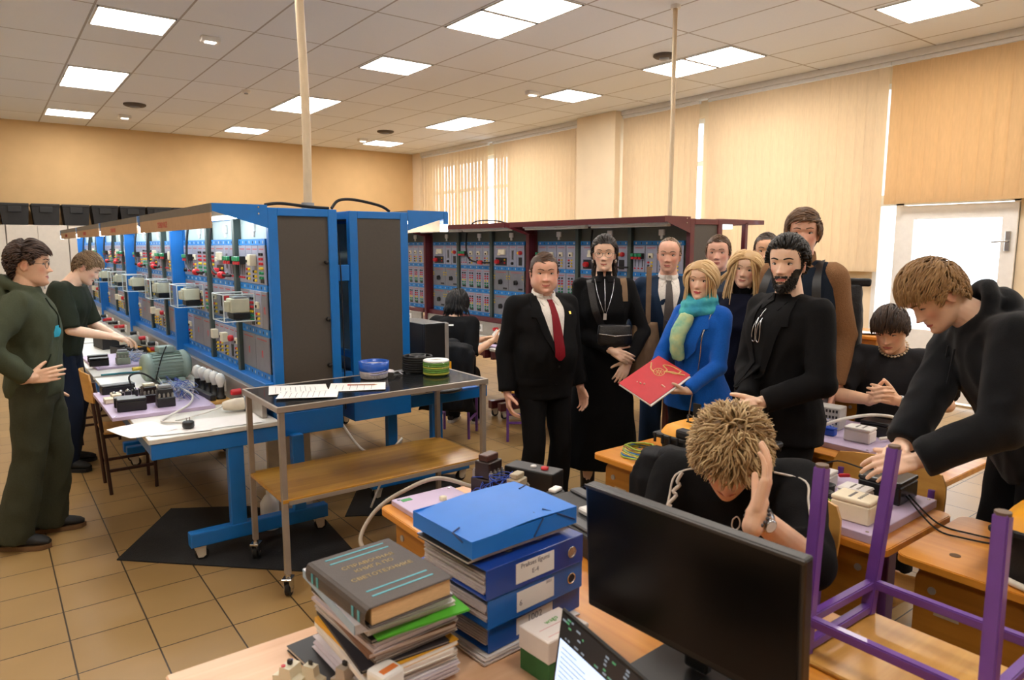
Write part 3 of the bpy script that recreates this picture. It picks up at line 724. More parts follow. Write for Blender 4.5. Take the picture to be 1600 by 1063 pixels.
# reel wrapped in film with a blue ring
o = thing('cable_reel', 'blue ring reel wrapped in crumpled clear film on the trolley', 'reel', (1.76, 3.66, ZT))
m = MB(); m.lathe([(.07, .0), (.078, .005), (.082, .04), (.08, .075), (.07, .08)], n=28); m.build('wrapped_cable', M('film_wrap', 'C9C3C6', .35, var=.12, scale=30, bump=.8, bscale=40), o)
m = MB(); m.lathe([(.083, .045), (.086, .05), (.088, .098), (.08, .098), (.078, .05)], n=28); m.build('blue_ring', M('blue_gloss', '1C56B8', .3), o)
m = MB(); m.tube(spline([(-.083, .02, .05), (-.05, -.07, .045), (.02, -.084, .05), (.08, -.03, .055)], 6), .003, 6); m.tube(spline([(-.08, .03, .03), (-.04, -.075, .03), (.04, -.075, .035), (.083, -.01, .04)], 6), .0025, 6); m.build('loose_wire', M('lilac_wire', '8E92C8', .4), o)
rr = random.Random(4); rows = [[(.075 + .03 * i + rr.uniform(-.006, .006), -.03 + .02 * j, .035 - .008 * i + rr.uniform(-.008, .012)) for j in range(4)] for i in range(4)]
m = MB(); m.sheet(rows, .001); m.build('film_end', M('film_wrap2', 'DAD6D8', .25, var=.1), o)
o = thing('cable_coil', 'black cable coil standing at the far edge of the trolley', 'coil', (2.07, 3.70, ZT))
m = MB()
for k in range(7): m.tube([(.085 * cos(a) * (1 + .012 * (k % 2)), .085 * sin(a) * (1 + .012 * (k % 2)), .009 + k * .0135) for a in [2 * pi * i / 26 for i in range(26)]], .0075, 8, closed=True)
m.build('cable_turns', black_rubber, o)
m = MB(); m.lathe([(.05, 0), (.052, .1), (.046, .1), (.044, .002)], n=20); m.build('coil_core', dark_plastic, o)
o = thing('tape_reel', 'green and yellow earth wire reel with white rim on the trolley', 'reel', (2.10, 3.53, ZT))
m = MB()
for k in range(6): m.tube([(.072 * cos(a), .072 * sin(a), .012 + k * .012) for a in [2 * pi * i / 26 for i in range(26)]], .007, 8, (0 if k % 3 else 1), closed=True)
m.lathe([(.066, 0), (.068, .08), (.04, .08), (.04, 0)], n=24, mi=0); m.build('wound_wire', [M('wire_green', '6E9A3A', .45, var=.25, scale=60), M('wire_yellow', 'B9B43C', .45)], o)
m = MB(); m.lathe([(.076, .08), (.078, .084), (.076, .09), (.03, .09), (.03, .08)], n=26); m.build('rim', white_plastic, o)
m = MB(); m.lathe([(.079, .0), (.08, .084), (.078, .084), (.077, 0)], n=26); m.build('shrink_film', acr, o)
q = MB(); q.tube(spline([(0, 0, .004), (.06, .02, .006), (.11, .0, .004), (.09, -.03, .004), (.04, -.02, .005), (-.02, -.03, .004)], 6), .0025, 6)
tag(q.build('cable_tie', M('clear_tie', 'C9CCCE', .3), None, (1.93, 3.74, ZT)), 'loop of clear plastic strap on the far edge of the trolley', 'strap')
# mats on the floor
mm = M('black_ribbed_mat', '17181A', .8, var=.2, bump=.4, bscale=150)
def mat_(pts, label):
    m = MB(); m.prism(pts, 0.001, .008); tag(m.build('floor_mat', mm), label, 'mat')
mat_([(.46, 4.22), (.86, 4.86), (1.28, 4.60), (1.60, 4.1), (1.54, 3.45), (1.28, 3.42)], 'black rubber floor mat under the near end of the left bench')
mat_([(1.72, 4.05), (2.15, 4.7), (2.75, 4.3), (2.35, 3.65)], 'second black rubber mat behind the trolley')
# things under the near bench
o = thing('spray_bottle', 'white bottle with red label standing under the bench behind the trolley', 'bottle', (1.28, 4.15, .0))
m = MB(); m.lathe([(.05, .0), (.055, .01), (.055, .17), (.03, .21), (.018, .22), (.018, .25)], n=18); m.build('bottle', white_plastic, o)
m = MB(); m.lathe([(.0565, .02), (.0565, .10)], n=18); m.build('label_band', red, o)
m = MB(); m.lathe([(.02, .25), (.022, .29), (.001, .295)], n=12); m.box(-.015, .06, -.012, .012, .27, .295, b=.004); m.build('spray_head', black, o)
tag(MB().box(-.14, .14, -.015, .015, 0, .62, b=.003).build('back_board', M('cream_board', 'CDC3B4', .6), None, (1.48, 4.35, 0)), 'cream board standing under the nearest blue rack', 'board')
# ------------------------------------------------------------------ people: shapes
def caps(m, p0, r0, p1, r1, n=14, mi=0):
    """tapered capsule"""
    p0 = Vector(p0); p1 = Vector(p1); d = p1 - p0; L = d.length
    d = d / L if L > 1e-6 else Vector((0, 0, 1))
    prof = [(r0 * sin(a), -r0 * cos(a)) for a in (.15, .5, .9, 1.25)] + [(r0, 0), ((r0 + r1) / 2, L / 2), (r1, L)] + [(r1 * sin(a), L + r1 * cos(a)) for a in (1.25, .9, .5, .15)]
    return m.lathe(prof, p0, d, n, mi)
def frust(m, p0, r0, p1, r1, n=18, mi=0):
    """round start, flat open-looking end"""
    p0 = Vector(p0); p1 = Vector(p1); d = p1 - p0; L = d.length; d.normalize()
    prof = [(r0 * sin(a), -r0 * cos(a)) for a in (.15, .5, .9, 1.25)] + [(r0, 0), ((r0 + r1) / 2, L / 2), (r1, L - .004), (r1, L), (r1 * .8, L + .001), (.001, L - .004)]
    return m.lathe(prof, p0, d, n, mi)
def loft(m, rings, n=22, mi=0, p=0.9):
    V = []
    sg = lambda v: math.copysign(abs(v) ** p, v)
    for c, ax, ay in rings:
        for i in range(n):
            a = 2 * pi * i / n; V.append(Vector(c) + Vector(ax) * sg(cos(a)) + Vector(ay) * sg(sin(a)))
    F = [(k * n + i, k * n + (i + 1) % n, (k + 1) * n + (i + 1) % n, (k + 1) * n + i) for k in range(len(rings) - 1) for i in range(n)]
    z = Vector(rings[-1][0]) - Vector(rings[0][0])
    if Vector(rings[0][1]).cross(Vector(rings[0][2])).dot(z) < 0: F = [tuple(reversed(f)) for f in F]
    m.add(V, F, mi, True)
    a, b = tuple(range(n - 1, -1, -1)), tuple(range(n))
    if Vector(rings[0][1]).cross(Vector(rings[0][2])).dot(z) < 0: a, b = tuple(reversed(a)), tuple(reversed(b))
    m.add(V[:n], [a], mi); m.add(V[-n:], [b], mi)
    return m
def remesh(m, vox, sm=2, fac=.5, wrinkle=0.0, wf=9.0, seed=0.0, amount=None):
    """one continuous surface over every shape in m"""
    me = bpy.data.meshes.new('tmp'); me.from_pydata(m.v, [], m.f); me.update()
    o = bpy.data.objects.new('tmp', me); COL.objects.link(o)
    r = o.modifiers.new('r', 'REMESH'); r.mode = 'VOXEL'; r.voxel_size = vox; r.use_smooth_shade = True
    if sm:
        s = o.modifiers.new('s', 'SMOOTH'); s.factor = fac; s.iterations = sm
    dg = bpy.context.evaluated_depsgraph_get(); dg.update()
    out = bpy.data.meshes.new_from_object(o.evaluated_get(dg))
    bpy.data.objects.remove(o); bpy.data.meshes.remove(me)
    if wrinkle:
        n = len(out.vertices); co = np.empty(n * 3); out.vertices.foreach_get('co', co); co = co.reshape(-1, 3)
        no = np.empty(n * 3); out.vertex_normals.foreach_get('vector', no); no = no.reshape(-1, 3)
        d = np.array([(1 - 2.4 * abs(mnoise.noise(Vector((x * wf * 1.3 + seed, y * wf * 1.3, z * wf * .75 + x * wf * .6))))) * .6 + .4 * mnoise.noise(Vector((x * wf * 2.3, y * wf * 2.3 + seed, z * wf * 1.6))) for x, y, z in co])
        if amount is not None: d = d * amount(co)
        co = co + no * (d * wrinkle)[:, None]
        out.vertices.foreach_set('co', co.ravel()); out.update()
    out.polygons.foreach_set('use_smooth', [True] * len(out.polygons))
    return out
def bvh_of(me): return BVHTree.FromPolygons([v.co.copy() for v in me.vertices], [tuple(p.vertices) for p in me.polygons])

# head: rings from chin to crown; +Y is the face, +X the person's right side
HZ = np.array([-.121, -.114, -.100, -.082, -.060, -.038, -.015, .005, .03, .055, .078, .096, .108, .1145])
HW = np.array([.010, .028, .044, .054, .0605, .0655, .0695, .0715, .0738, .0738, .068, .053, .033, .006])
HF = np.array([.066, .079, .086, .0855, .0835, .0830, .082, .083, .088, .0865, .074, .053, .031, .006])
HB = np.array([-.030, -.01, .010, .034, .056, .072, .086, .093, .098, .096, .085, .064, .038, .006])
def head_grid(jaw=1.0, wid=1.0, nose=1.0, fat=0.0, fem=0.0, smile=0.2, nu=72, nv=84):
    zs = np.interp(np.linspace(0, 1, nv), np.linspace(0, 1, 15), np.interp(np.linspace(0, 1, 15), np.linspace(0, 1, len(HZ)), HZ))
    k = np.ones(5) / 5
    def prof(a):
        v = np.interp(zs, HZ, a); q = np.pad(v, 2, mode='edge'); return np.convolve(q, k, 'valid')
    w_, f, b = prof(HW) * wid, prof(HF), prof(HB)
    low = np.clip((-.02 - zs) / .09, 0, 1)
    w_ = w_ * (1 + (jaw - 1) * low) + fat * .012 * np.exp(-((zs + .065) / .035) ** 2); f = f + fat * .004 * low
    a = np.linspace(0, 2 * pi, nu, endpoint=False)
    sg = lambda v, p: np.sign(v) * np.abs(v) ** p
    A, Z = np.meshgrid(a, zs)
    W, Fr, Bk = (np.repeat(q[:, None], nu, 1) for q in (w_, f, b))
    X = W * sg(np.cos(A), .86); Y = np.where(np.sin(A) > 0, Fr, Bk) * sg(np.sin(A), .92)
    fr = np.clip(np.sin(A), 0, 1) ** .7
    g = lambda x, z, x0, z0, sx, sz: np.exp(-((x - x0) / sx) ** 2 - ((z - z0) / sz) ** 2)
    ax = np.abs(X); D = np.zeros_like(X)
    # nose
    t = np.clip((.012 - Z) / .050, 0, 1.12); ridge = np.where(t > 1.0, np.clip((1.12 - t) / .12, 0, 1), t ** .8)
    D += nose * ridge * .020 * np.exp(-(X / (.0065 + .0075 * np.clip(t, 0, 1) ** 1.5)) ** 2) + nose * .006 * g(X, Z, 0, -.036, .013, .009) + nose * .006 * g(ax, Z, .012, -.040, .007, .007)
    D -= .0075 * g(ax, Z, .030, .002, .016, .010) ; D += .0045 * g(ax, Z, .028, .019, .024, .007) * (1 - .6 * fem); D -= .004 * g(X, Z, 0, .006, .010, .010)
    D += .0045 * g(ax, Z, .043, -.026, .018, .014) + fat * .006 * g(ax, Z, .04, -.05, .02, .025)
    Zs = Z; Z = Z - smile * .0050 * np.clip(ax / .024, 0, 1.6) ** 2
    D += .0050 * g(X, Z, 0, -.0625, .020, .0042) - .0045 * g(X, Z, 0, -.0678, .024, .0020) + .0060 * g(X, Z, 0, -.0735, .018, .0045) - .004 * g(X, Z, 0, -.083, .022, .005)
    Z = Zs; tt = np.clip((-.040 - Z) / .028, 0, 1); D -= (.0014 + .0016 * smile) * np.exp(-((ax - (.019 + .014 * tt)) / .0035) ** 2) * np.clip((-.036 - Z) / .006, 0, 1) * np.clip((Z + .074) / .006, 0, 1)
    D += .0030 * smile * g(ax, Z, .040, -.040, .014, .012) - .0016 * g(ax, Z, .030, -.0135, .013, .0035)
    D += .006 * g(X, Z, 0, -.101, .020, .011) - .002 * g(X, Z, 0, -.053, .005, .006) - .002 * g(ax, Z, .030, -.066, .006, .008)
    Y = Y + D * fr * (np.sin(A) > 0)
    return X, Y, Z
def head_mb(m, H, par, s=1.0):
    X, Y, Z = head_grid(**par); nv, nu = X.shape
    V = [H @ (Vector((X[k, i], Y[k, i], Z[k, i])) * s) for k in range(nv) for i in range(nu)]
    F = [(k * nu + i, k * nu + (i + 1) % nu, (k + 1) * nu + (i + 1) % nu, (k + 1) * nu + i) for k in range(nv - 1) for i in range(nu)]
    m.add(V, F, 0, True); m.add(V[:nu], [tuple(range(nu - 1, -1, -1))]); m.add(V[-nu:], [tuple(range(nu))])
    for sx in (-1, 1):     # ears
        T = H @ Matrix.Translation(Vector((sx * .0735 * par.get('wid', 1), -.008, -.012)) * s) @ Matrix.Rotation(sx * -.35, 4, 'Z') @ Matrix.Rotation(-.2, 4, 'X')
        m.ell((0, 0, 0), (.0075 * s, .017 * s, .031 * s), T=T, nu=12, nv=10)
        pts = [T @ Vector((sx * .004 * s, .016 * s * cos(a) * -1, .029 * s * sin(a))) for a in [-.9 + 3.4 * i / 12 for i in range(13)]]
        m.tube(pts, .0045 * s, 7)

def hand(m, w_, f, n, side_thumb, s=1.0, curl=(.35, .35, .25), spread=.06, thumb=(.75, .35), fing=(1, 1, 1, 1)):
    """w_: wrist, f: along the fingers, n: way the palm faces, side_thumb: way the thumb sits"""
    w_ = Vector(w_); f = Vector(f).normalized(); n = Vector(n); n = (n - f * n.dot(f)).normalized(); t = f.cross(n) * side_thumb
    kn = [(.031, .088), (.010, .092), (-.011, .088), (-.030, .080)]
    ln = [(.040, .024, .020), (.044, .027, .021), (.041, .026, .020), (.032, .020, .018)]
    for k, ((a, b), L) in enumerate(zip(kn, ln)):
        base = w_ + t * a * .55 * s + f * .012 * s; kp = w_ + (t * a + f * b) * s
        caps(m, base, .0145 * s, kp, .0115 * s, 10)
        if k < 3: caps(m, base + f * .03 * s + t * -.008 * s, .013 * s, kp + t * -.010 * s - f * .012 * s, .011 * s, 8)
        ang = 0; p = kp; fd = (f + t * spread * (1.5 - k) * .8).normalized(); r = .0098 if k < 3 else .0085
        for j in range(3):
            ang += curl[j] * fing[k]
            q = p + (fd * cos(ang) + n * sin(ang)) * L[j] * s
            caps(m, p, (r - j * .0011) * s, q, (r - (j + 1) * .0011) * s, 9); p = q
    p = w_ + (f * .022 + t * .022 + n * .006) * s; d = (f * (1 - .45 * thumb[0]) + t * thumb[0] + n * .35).normalized()
    q = p + d * .040 * s; caps(m, p, .0165 * s, q, .0125 * s, 10)
    d2 = (d + f * thumb[1] * .6 + n * thumb[1] * .4).normalized(); q2 = q + d2 * .030 * s; caps(m, q, .0122 * s, q2, .0105 * s, 9)
    d3 = (d2 + f * .3).normalized(); caps(m, q2, .0105 * s, q2 + d3 * .022 * s, .0085 * s, 9)
    caps(m, w_ - f * .03 * s, .027 * s, w_ + f * .03 * s, .022 * s, 10)

TOR_M = [(-.20, .145, .098, 0), (-.06, .168, .116, -.006), (.08, .166, .116, -.004), (.28, .148, .108, .006), (.42, .150, .112, .010), (.58, .166, .120, .010), (.72, .180, .120, .006), (.84, .176, .102, -.004), (.92, .146, .084, -.012), (.97, .092, .070, -.016), (1.0, .066, .062, -.016), (1.06, .054, .058, -.014)]
TOR_F = [(-.20, .150, .100, 0), (-.06, .172, .118, -.006), (.08, .164, .112, -.004), (.28, .128, .096, .004), (.42, .128, .100, .010), (.58, .145, .122, .020), (.72, .152, .112, .012), (.84, .150, .092, -.004), (.92, .122, .076, -.012), (.97, .078, .062, -.016), (1.0, .056, .056, -.016), (1.06, .048, .050, -.014)]
SKIN = [M('skin_fair', 'F0CAB0', .5, var=.05, scale=25, sss=.08, spec=.35), M('skin_warm', 'E6B999', .5, var=.05, scale=25, sss=.08, spec=.35), M('skin_ruddy', 'E6B49C', .5, var=.06, scale=25, sss=.08, spec=.35)]
for _m in SKIN:
    nt = _m.node_tree; N = nt.nodes; L = nt.links; b = N['Principled BSDF']; src = b.inputs['Base Color'].links[0].from_socket
    for an, colr, amt in (('flush', lin('CF6A5A'), .55), ('stubble', lin('6E5A50'), .5)):
        at = N.new('ShaderNodeAttribute'); at.attribute_name = an; mu = N.new('ShaderNodeMath'); mu.operation = 'MULTIPLY'; mu.inputs[1].default_value = amt; L.new(at.outputs['Fac'], mu.inputs[0])
        mx = N.new('ShaderNodeMix'); mx.data_type = 'RGBA'; mx.inputs[7].default_value = (*colr, 1); L.new(mu.outputs[0], mx.inputs[0]); L.new(src, mx.inputs[6]); src = mx.outputs[2]
    L.new(src, b.inputs['Base Color'])
LIPS = M('lips', 'B5655C', .45, var=.06); LIPS2 = M('lips_red', 'B04048', .4, var=.06)
EYEW = M('eye_white', 'DAD2CC', .25, var=.03); IRIS = M('iris_dark', '17120F', .15, var=.2); LASH = M('lash', '1E1612', .7)

FIGS = []
class Fig:
    def __init__(s, name_label, x, y, rz, H=1.75, fem=False, pelvis=None, lean=(0, 0, 0), chest=None, head=(0, 0, 0), skin=0, par=None, shw=1.0, belly=0.0, hs=1.0, neckf=0.0, neckl=0.0):
        s.o = thing('person', name_label, 'person', (x, y, 0), rz)
        s.W = Matrix.Translation((x, y, 0)) @ Matrix.Rotation(rz, 4, 'Z'); s.I = s.W.inverted()
        s.S = S = H / 1.75; s.fem = fem; s.H = H; s.belly = belly; s.tor = TOR_F if fem else TOR_M; s.hs = hs * (.95 if fem else 1.0) * (S ** .5)
        s.pel = Vector(pelvis) if pelvis else Vector((0, 0, .535 * H))
        E = lambda l: (Matrix.Rotation(rad(l[2]), 4, 'Z') @ Matrix.Rotation(-rad(l[0]), 4, 'X') @ Matrix.Rotation(rad(l[1]), 4, 'Y')).to_quaternion()
        s.q0 = E(lean); s.q1 = E(chest if chest else lean); s.Ls = .531 * S
        s.skin = SKIN[skin]; s.par = par or {}
        s.nb = s.spine(1.0)[0]; s.shw = shw
        qh = E(head); qn = s.q1.slerp(qh, .5)
        s.pv = s.nb + qn @ Vector((0, .010 + neckf, .054 * S + .008 + neckl)); s.Hm = Matrix.Translation(s.pv + qh @ Vector((0, .014, .083 * s.hs))) @ qh.to_matrix().to_4x4()
        s.sh = {}; sw = (.145 if fem else .168) * S * shw
        c, q = s.spine(.868)
        for sd in (-1, 1): s.sh[sd] = c + q @ Vector((sd * sw, -.012, 0))
        s.C = Matrix.Translation(s.nb) @ s.q1.to_matrix().to_4x4()      # chest frame, origin at the neck base
        s.arm = {}; s.leg = {}; s.hand_pose = {}
        s.meshes = {}; FIGS.append(s)
    def spine(s, t):
        """point and turn of the spine at t"""
        n = 12; p = Vector(s.pel); lo = min(t, 0)
        if t <= 0: return p + s.q0 @ Vector((0, 0, t * s.Ls)), s.q0
        q = s.q0
        for i in range(n):
            u = (i + .5) / n * min(t, 1.2); k = max(0, min(1, (u - .1) / .65)); k = k * k * (3 - 2 * k); q = s.q0.slerp(s.q1, k)
            p = p + q @ Vector((0, 0, min(t, 1.2) * s.Ls / n))
        k = max(0, min(1, (t - .1) / .65)); k = k * k * (3 - 2 * k)
        return p, s.q0.slerp(s.q1, k)
    def ik(s, a, b, l1, l2, pole):
        d = b - a; L = max(1e-4, min(d.length, (l1 + l2) * .998)); b = a + d.normalized() * L; u = d.normalized()
        x = (l1 * l1 - l2 * l2 + L * L) / (2 * L); h = math.sqrt(max(0, l1 * l1 - x * x)); pv = Vector(pole); pv = (pv - u * pv.dot(u)).normalized()
        return a + u * x + pv * h, b
    def set_arm(s, sd, wrist, pole=(0, -1, -.4), world=True, hand=None, **kw):
        w_ = s.I @ Vector(wrist) if world else Vector(wrist)
        S = s.S; e, w_ = s.ik(s.sh[sd], w_, .300 * S, .262 * S, pole)
        s.arm[sd] = (s.sh[sd], e, w_); s.hand_pose[sd] = (hand, kw)
    def hang(s, sd, out=.06, fwd=.03):
        w_ = s.sh[sd] + Vector((sd * out, fwd, -.545 * s.S)); s.set_arm(sd, w_, (sd * .3, -1, 0), world=False, hand='hang')
    def set_leg(s, sd, foot, toe=(0, 1), pole=(0, 1, .1), world=False):
        c, q = s.spine(0); hip = c + q @ Vector((sd * .088 * s.S, 0, -.01)); f = s.I @ Vector(foot) if world else Vector(foot)
        an = f + Vector((0, 0, .085)); k, an = s.ik(hip, an, .43 * s.S, .425 * s.S, pole)
        s.leg[sd] = (hip, k, an, Vector((toe[0], toe[1], 0)).normalized())
    def stand(s, spread=.11, stagger=.03):
        for sd in (-1, 1): s.set_leg(sd, (s.pel.x + sd * spread, s.pel.y + sd * stagger - .02, 0), (sd * .25, 1))
    def rings(s, t0, t1, e=0.0, sx=1.0, sy=1.0, flare=0.0, n=13):
        R = []
        T = np.array([r[0] for r in s.tor])
        for i in range(n):
            t = t0 + (t1 - t0) * i / (n - 1); wx, wy, dy = (float(np.interp(t, T, [r[j] for r in s.tor])) for j in (1, 2, 3))
            b = s.belly * math.exp(-((t - .30) / .24) ** 2)
            wx = (wx * s.S * (s.shw if t > .6 else 1)) * sx + e + b * .55 + flare * max(0, .1 - t); wy = wy * s.S * sy + e + b * .5 + flare * max(0, .1 - t) * .8
            if t > .95: wx = max(.03, wx - e * .7); wy = max(.03, wy - e * .7)
            c, q = s.spine(t)
            R.append((c + q @ Vector((0, dy * s.S + b * .5, 0)), q @ Vector((wx, 0, 0)), q @ Vector((0, wy, 0))))
        return R
    def torso(s, m, t0, t1, e=0.0, **k): return loft(m, s.rings(t0, t1, e, **k))
    def sleeve(s, m, sd, e=.012, upto=1.0, cuff=0.0):
        a, b, c = s.arm[sd]; S = s.S * (.86 if s.fem else 1)
        ra, rb, rc = .054 * S + e, .043 * S + e, .030 * S + e + cuff
        cc, q = s.spine(.86)
        caps(m, cc + (a - cc) * .35, .056 * S + e * .7, a, ra, 16)
        if upto <= .5:
            k = upto / .5; frust(m, a, ra, a.lerp(b, k), ra + (rb - ra) * k + cuff)
        else:
            k = (upto - .5) / .5; caps(m, a, ra, b, rb, 16); frust(m, b, rb, b.lerp(c, k), rb + (rc - rb) * k)
            u = (a - b).normalized() + (c - b).normalized()
            m.ell(b - u.normalized() * .008 if u.length > .05 else b, (rb * 1.02,) * 3, nu=12, nv=8)
    def build_body(s, vox=.0046, arms=(1.0, 1.0), legs=False, lip=None, stubble=0.0):
        m = MB(); head_mb(m, s.Hm, s.par, s.hs)
        S = s.S; nr = .050 if s.fem else .057
        q = s.Hm.to_quaternion()
        caps(m, s.nb + s.q1 @ Vector((0, -.012, -.05)), nr * 1.18, s.pv + q @ Vector((0, -.004, .02)), nr * .95, 18)
        caps(m, s.pv + q @ Vector((0, .012, .0)), nr * .75, s.pv + q @ Vector((0, .035, .02)), nr * .62, 12)
        m2 = s.rings(.0, .97, -.028, n=9); loft(m, m2)
        for sd in (-1, 1):
            if sd in s.arm:
                a, b, c = s.arm[sd]; r = .86 if s.fem else 1
                caps(m, a, .046 * S * r, b, .038 * S * r, 14); mid = b.lerp(c, .3)
                caps(m, b, .038 * S * r, mid, .040 * S * r, 14); caps(m, mid, .040 * S * r, c, .0265 * S * r, 14)
                s.do_hand(m, sd)
            if sd in s.leg:
                h, k, an, toe = s.leg[sd]; caps(m, h, .07 * S, k, .048 * S, 12); caps(m, k, .048 * S, an, .036 * S, 12)
                caps(m, an, .034, an + toe * .12 - Vector((0, 0, .05)), .022, 10)
        me = remesh(m, vox, 1, .35)
        me.materials.append(s.skin); me.materials.append(lip or LIPS)
        Hi = s.Hm.inverted(); n = len(me.polygons); c = np.empty(n * 3); me.polygons.foreach_get('center', c); c = c.reshape(-1, 3)
        R = np.array(Hi.to_3x3()); t = np.array(Hi.to_translation()); L = (c @ R.T + t) / s.hs
        z0 = -.0677 + s.par.get('smile', .2) * .0050 * (L[:, 0] / .024) ** 2; wz = np.where(L[:, 2] > z0, .0058, .0075) * np.sqrt(np.clip(1 - (L[:, 0] / .0245) ** 2, 0, 1))
        mi = ((np.abs(L[:, 2] - z0) < wz) & (L[:, 1] > .06) & (np.abs(L[:, 0]) < .0245)).astype(np.int32)
        me.polygons.foreach_set('material_index', mi); me.update()
        nv_ = len(me.vertices); cv = np.empty(nv_ * 3); me.vertices.foreach_get('co', cv); V = (cv.reshape(-1, 3) @ R.T + t) / s.hs
        g = lambda x0, y0, z0, r_: np.exp(-((np.abs(V[:, 0]) - x0) ** 2 + (V[:, 1] - y0) ** 2 + (V[:, 2] - z0) ** 2) / r_ ** 2)
        fl = np.clip(.8 * g(.043, .065, -.030, .022) + .7 * g(0, .105, -.036, .016) + .9 * g(.076, -.01, -.01, .024) + .35 * g(0, .085, -.10, .02), 0, 1)
        a_ = me.attributes.new('flush', 'FLOAT', 'POINT'); a_.data.foreach_set('value', fl.astype(np.float32))
        jaw = np.clip((-.045 - V[:, 2]) / .02, 0, 1) * np.clip((V[:, 1] - .0) / .03, 0, 1) * np.clip((V[:, 2] + .14) / .02, 0, 1) * (1 - np.exp(-(np.abs(V[:, 0]) / .03) ** 4 - ((V[:, 2] + .067) / .009) ** 4))
        a_ = me.attributes.new('stubble', 'FLOAT', 'POINT'); a_.data.foreach_set('value', (jaw * stubble).astype(np.float32))
        s.body = link('body', me, s.o); s.meshes['body'] = me
        hm = MB(); head_mb(hm, Matrix.Identity(4), s.par, s.hs); s.hbvh = BVHTree.FromPolygons([Vector(v) for v in hm.v], hm.f)
        return s.body
    def do_hand(s, m, sd):
        a, b, c = s.arm[sd]; pose, kw = s.hand_pose[sd]; f = (c - b).normalized(); S = s.S * (.90 if s.fem else 1)
        if pose == 'hang': hand(m, c, f + Vector((0, .15, 0)), (-sd, .25, 0), sd, S, curl=(.4, .45, .3))
        elif pose is None: hand(m, c, f, (-sd * .6, 0, -.8), sd, S, **kw)
        else:
            kw = dict(kw); L = s.I.to_3x3() if pose.get('world') else Matrix.Identity(3)
            hand(m, c, L @ Vector(pose['f']), L @ Vector(pose['n']), sd, S, **kw)
    def face(s, brow='3A281C', open_=1.0, iris=None, lash=1.0, browt=.0029, browz=.0):
        e = MB(); bm_ = MB(); h = s.hs
        for sx in (-1, 1):
            x = sx * .0315 * s.par.get('wid', 1); hit = s.hbvh.ray_cast(Vector((x * h, .3, .001 * h)), Vector((0, -1, 0)))[0]
            y = (hit.y if hit else .07 * h) / h
            T = s.Hm @ Matrix.Diagonal((h, h, h, 1))
            e.ell((x, y - .0060, .001), (.0145, .0100, .0072 * open_), 0, 14, 10, T=T)
            e.ell((x - sx * .001, y + .0012, .0012), (.0066, .0032, .0064 * open_), 1, 12, 8, T=T)
            pts = []
            for k in range(9):
                u = -1 + k / 4; pts.append(T @ Vector((x + u * .0150, y - .0008 + .0034 * (1 - u * u) - .0035 * max(0, sx * u), .001 + .0078 * open_ * (1 - u * u) ** .7 + .0003)))
            e.tube(pts, .0018 * h * lash, 6, 2, taper=lambda t: .45 + .55 * sin(pi * t))
            pts = []
            for k in range(9):
                u = k / 8; bx = sx * (.012 + .036 * u); bz = .0225 + browz + .006 * sin(pi * min(1, u * 1.15) * .62) - .006 * max(0, u - .65) * 2
                hh = s.hbvh.ray_cast(Vector((bx * h, .3, bz * h)), Vector((0, -1, 0)))[0]
                if hh: pts.append(s.Hm @ (Vector((hh.x, hh.y + .0008, hh.z))))
            if len(pts) > 2: bm_.tube(pts, browt * h, 6, 0, taper=lambda t: .75 + .35 * sin(pi * t * .8) - .5 * t * t)
        e.build('eyes', [EYEW, iris or IRIS, LASH], s.o)
        bm_.build('eyebrows', M('brow_' + brow, brow, .8, var=.15, scale=200), s.o)
    def garment(s, name, m, mat, vox=.011, sm=3, wrinkle=.004, wf=8, parent=None, amount=None):
        me = remesh(m, vox, sm, .5, wrinkle, wf, seed=len(s.meshes) * 3.1 + s.pel.x, amount=amount)
        me.materials.append(mat); o = link(name, me, parent or s.o); s.meshes[name] = me
        return o
    def bvh(s, *names):
        V = []; F = []
        for n in names:
            me = s.meshes[n]; k = len(V); V += [v.co.copy() for v in me.vertices]; F += [tuple(i + k for i in p.vertices) for p in me.polygons]
        return BVHTree.FromPolygons(V, F)
    def hit(s, bv, u, v, off=.003, F=None, back=False):
        F = F or s.C; d = -1 if not back else 1
        r = bv.ray_cast(F @ Vector((u, -d * .6, v)), F.to_3x3() @ Vector((0, d, 0)))
        if r[0] is None: return None
        return r[0] - (F.to_3x3() @ Vector((0, d, 0))) * off
    def patch(s, name, bv, rows, mat, n=8, off=.004, th=.003, parent=None, F=None, sub=3, back=False, mb=None, mi=0):
        """strip lying on a surface: rows of (v, u_left, u_right) in the chest frame"""
        R = []; last = None
        for i in range(len(rows) - 1):
            for j in range(sub + (1 if i == len(rows) - 2 else 0)):
                t = j / sub; v, a, b = (rows[i][k] * (1 - t) + rows[i + 1][k] * t for k in range(3))
                r = [s.hit(bv, a + (b - a) * k / n, v, off, F, back) for k in range(n + 1)]
                ok = [p for p in r if p is not None]
                if len(ok) < 2: continue
                for k in range(n + 1):
                    if r[k] is None:
                        near = min((q for q in range(n + 1) if r[q] is not None), key=lambda q: abs(q - k)); r[k] = r[near]
                R.append(r)
        if len(R) < 2: return None
        m = mb or MB(); A = R[1][0] - R[0][0]; B = R[0][-1] - R[0][0]
        want = (F or s.C).to_3x3() @ Vector((0, -1 if back else 1, 0))
        if A.cross(B).dot(want) < 0: R = [list(reversed(r)) for r in R]
        m.sheet(R, th, mi)
        return m.build(name, mat, parent or s.o) if mb is None else None
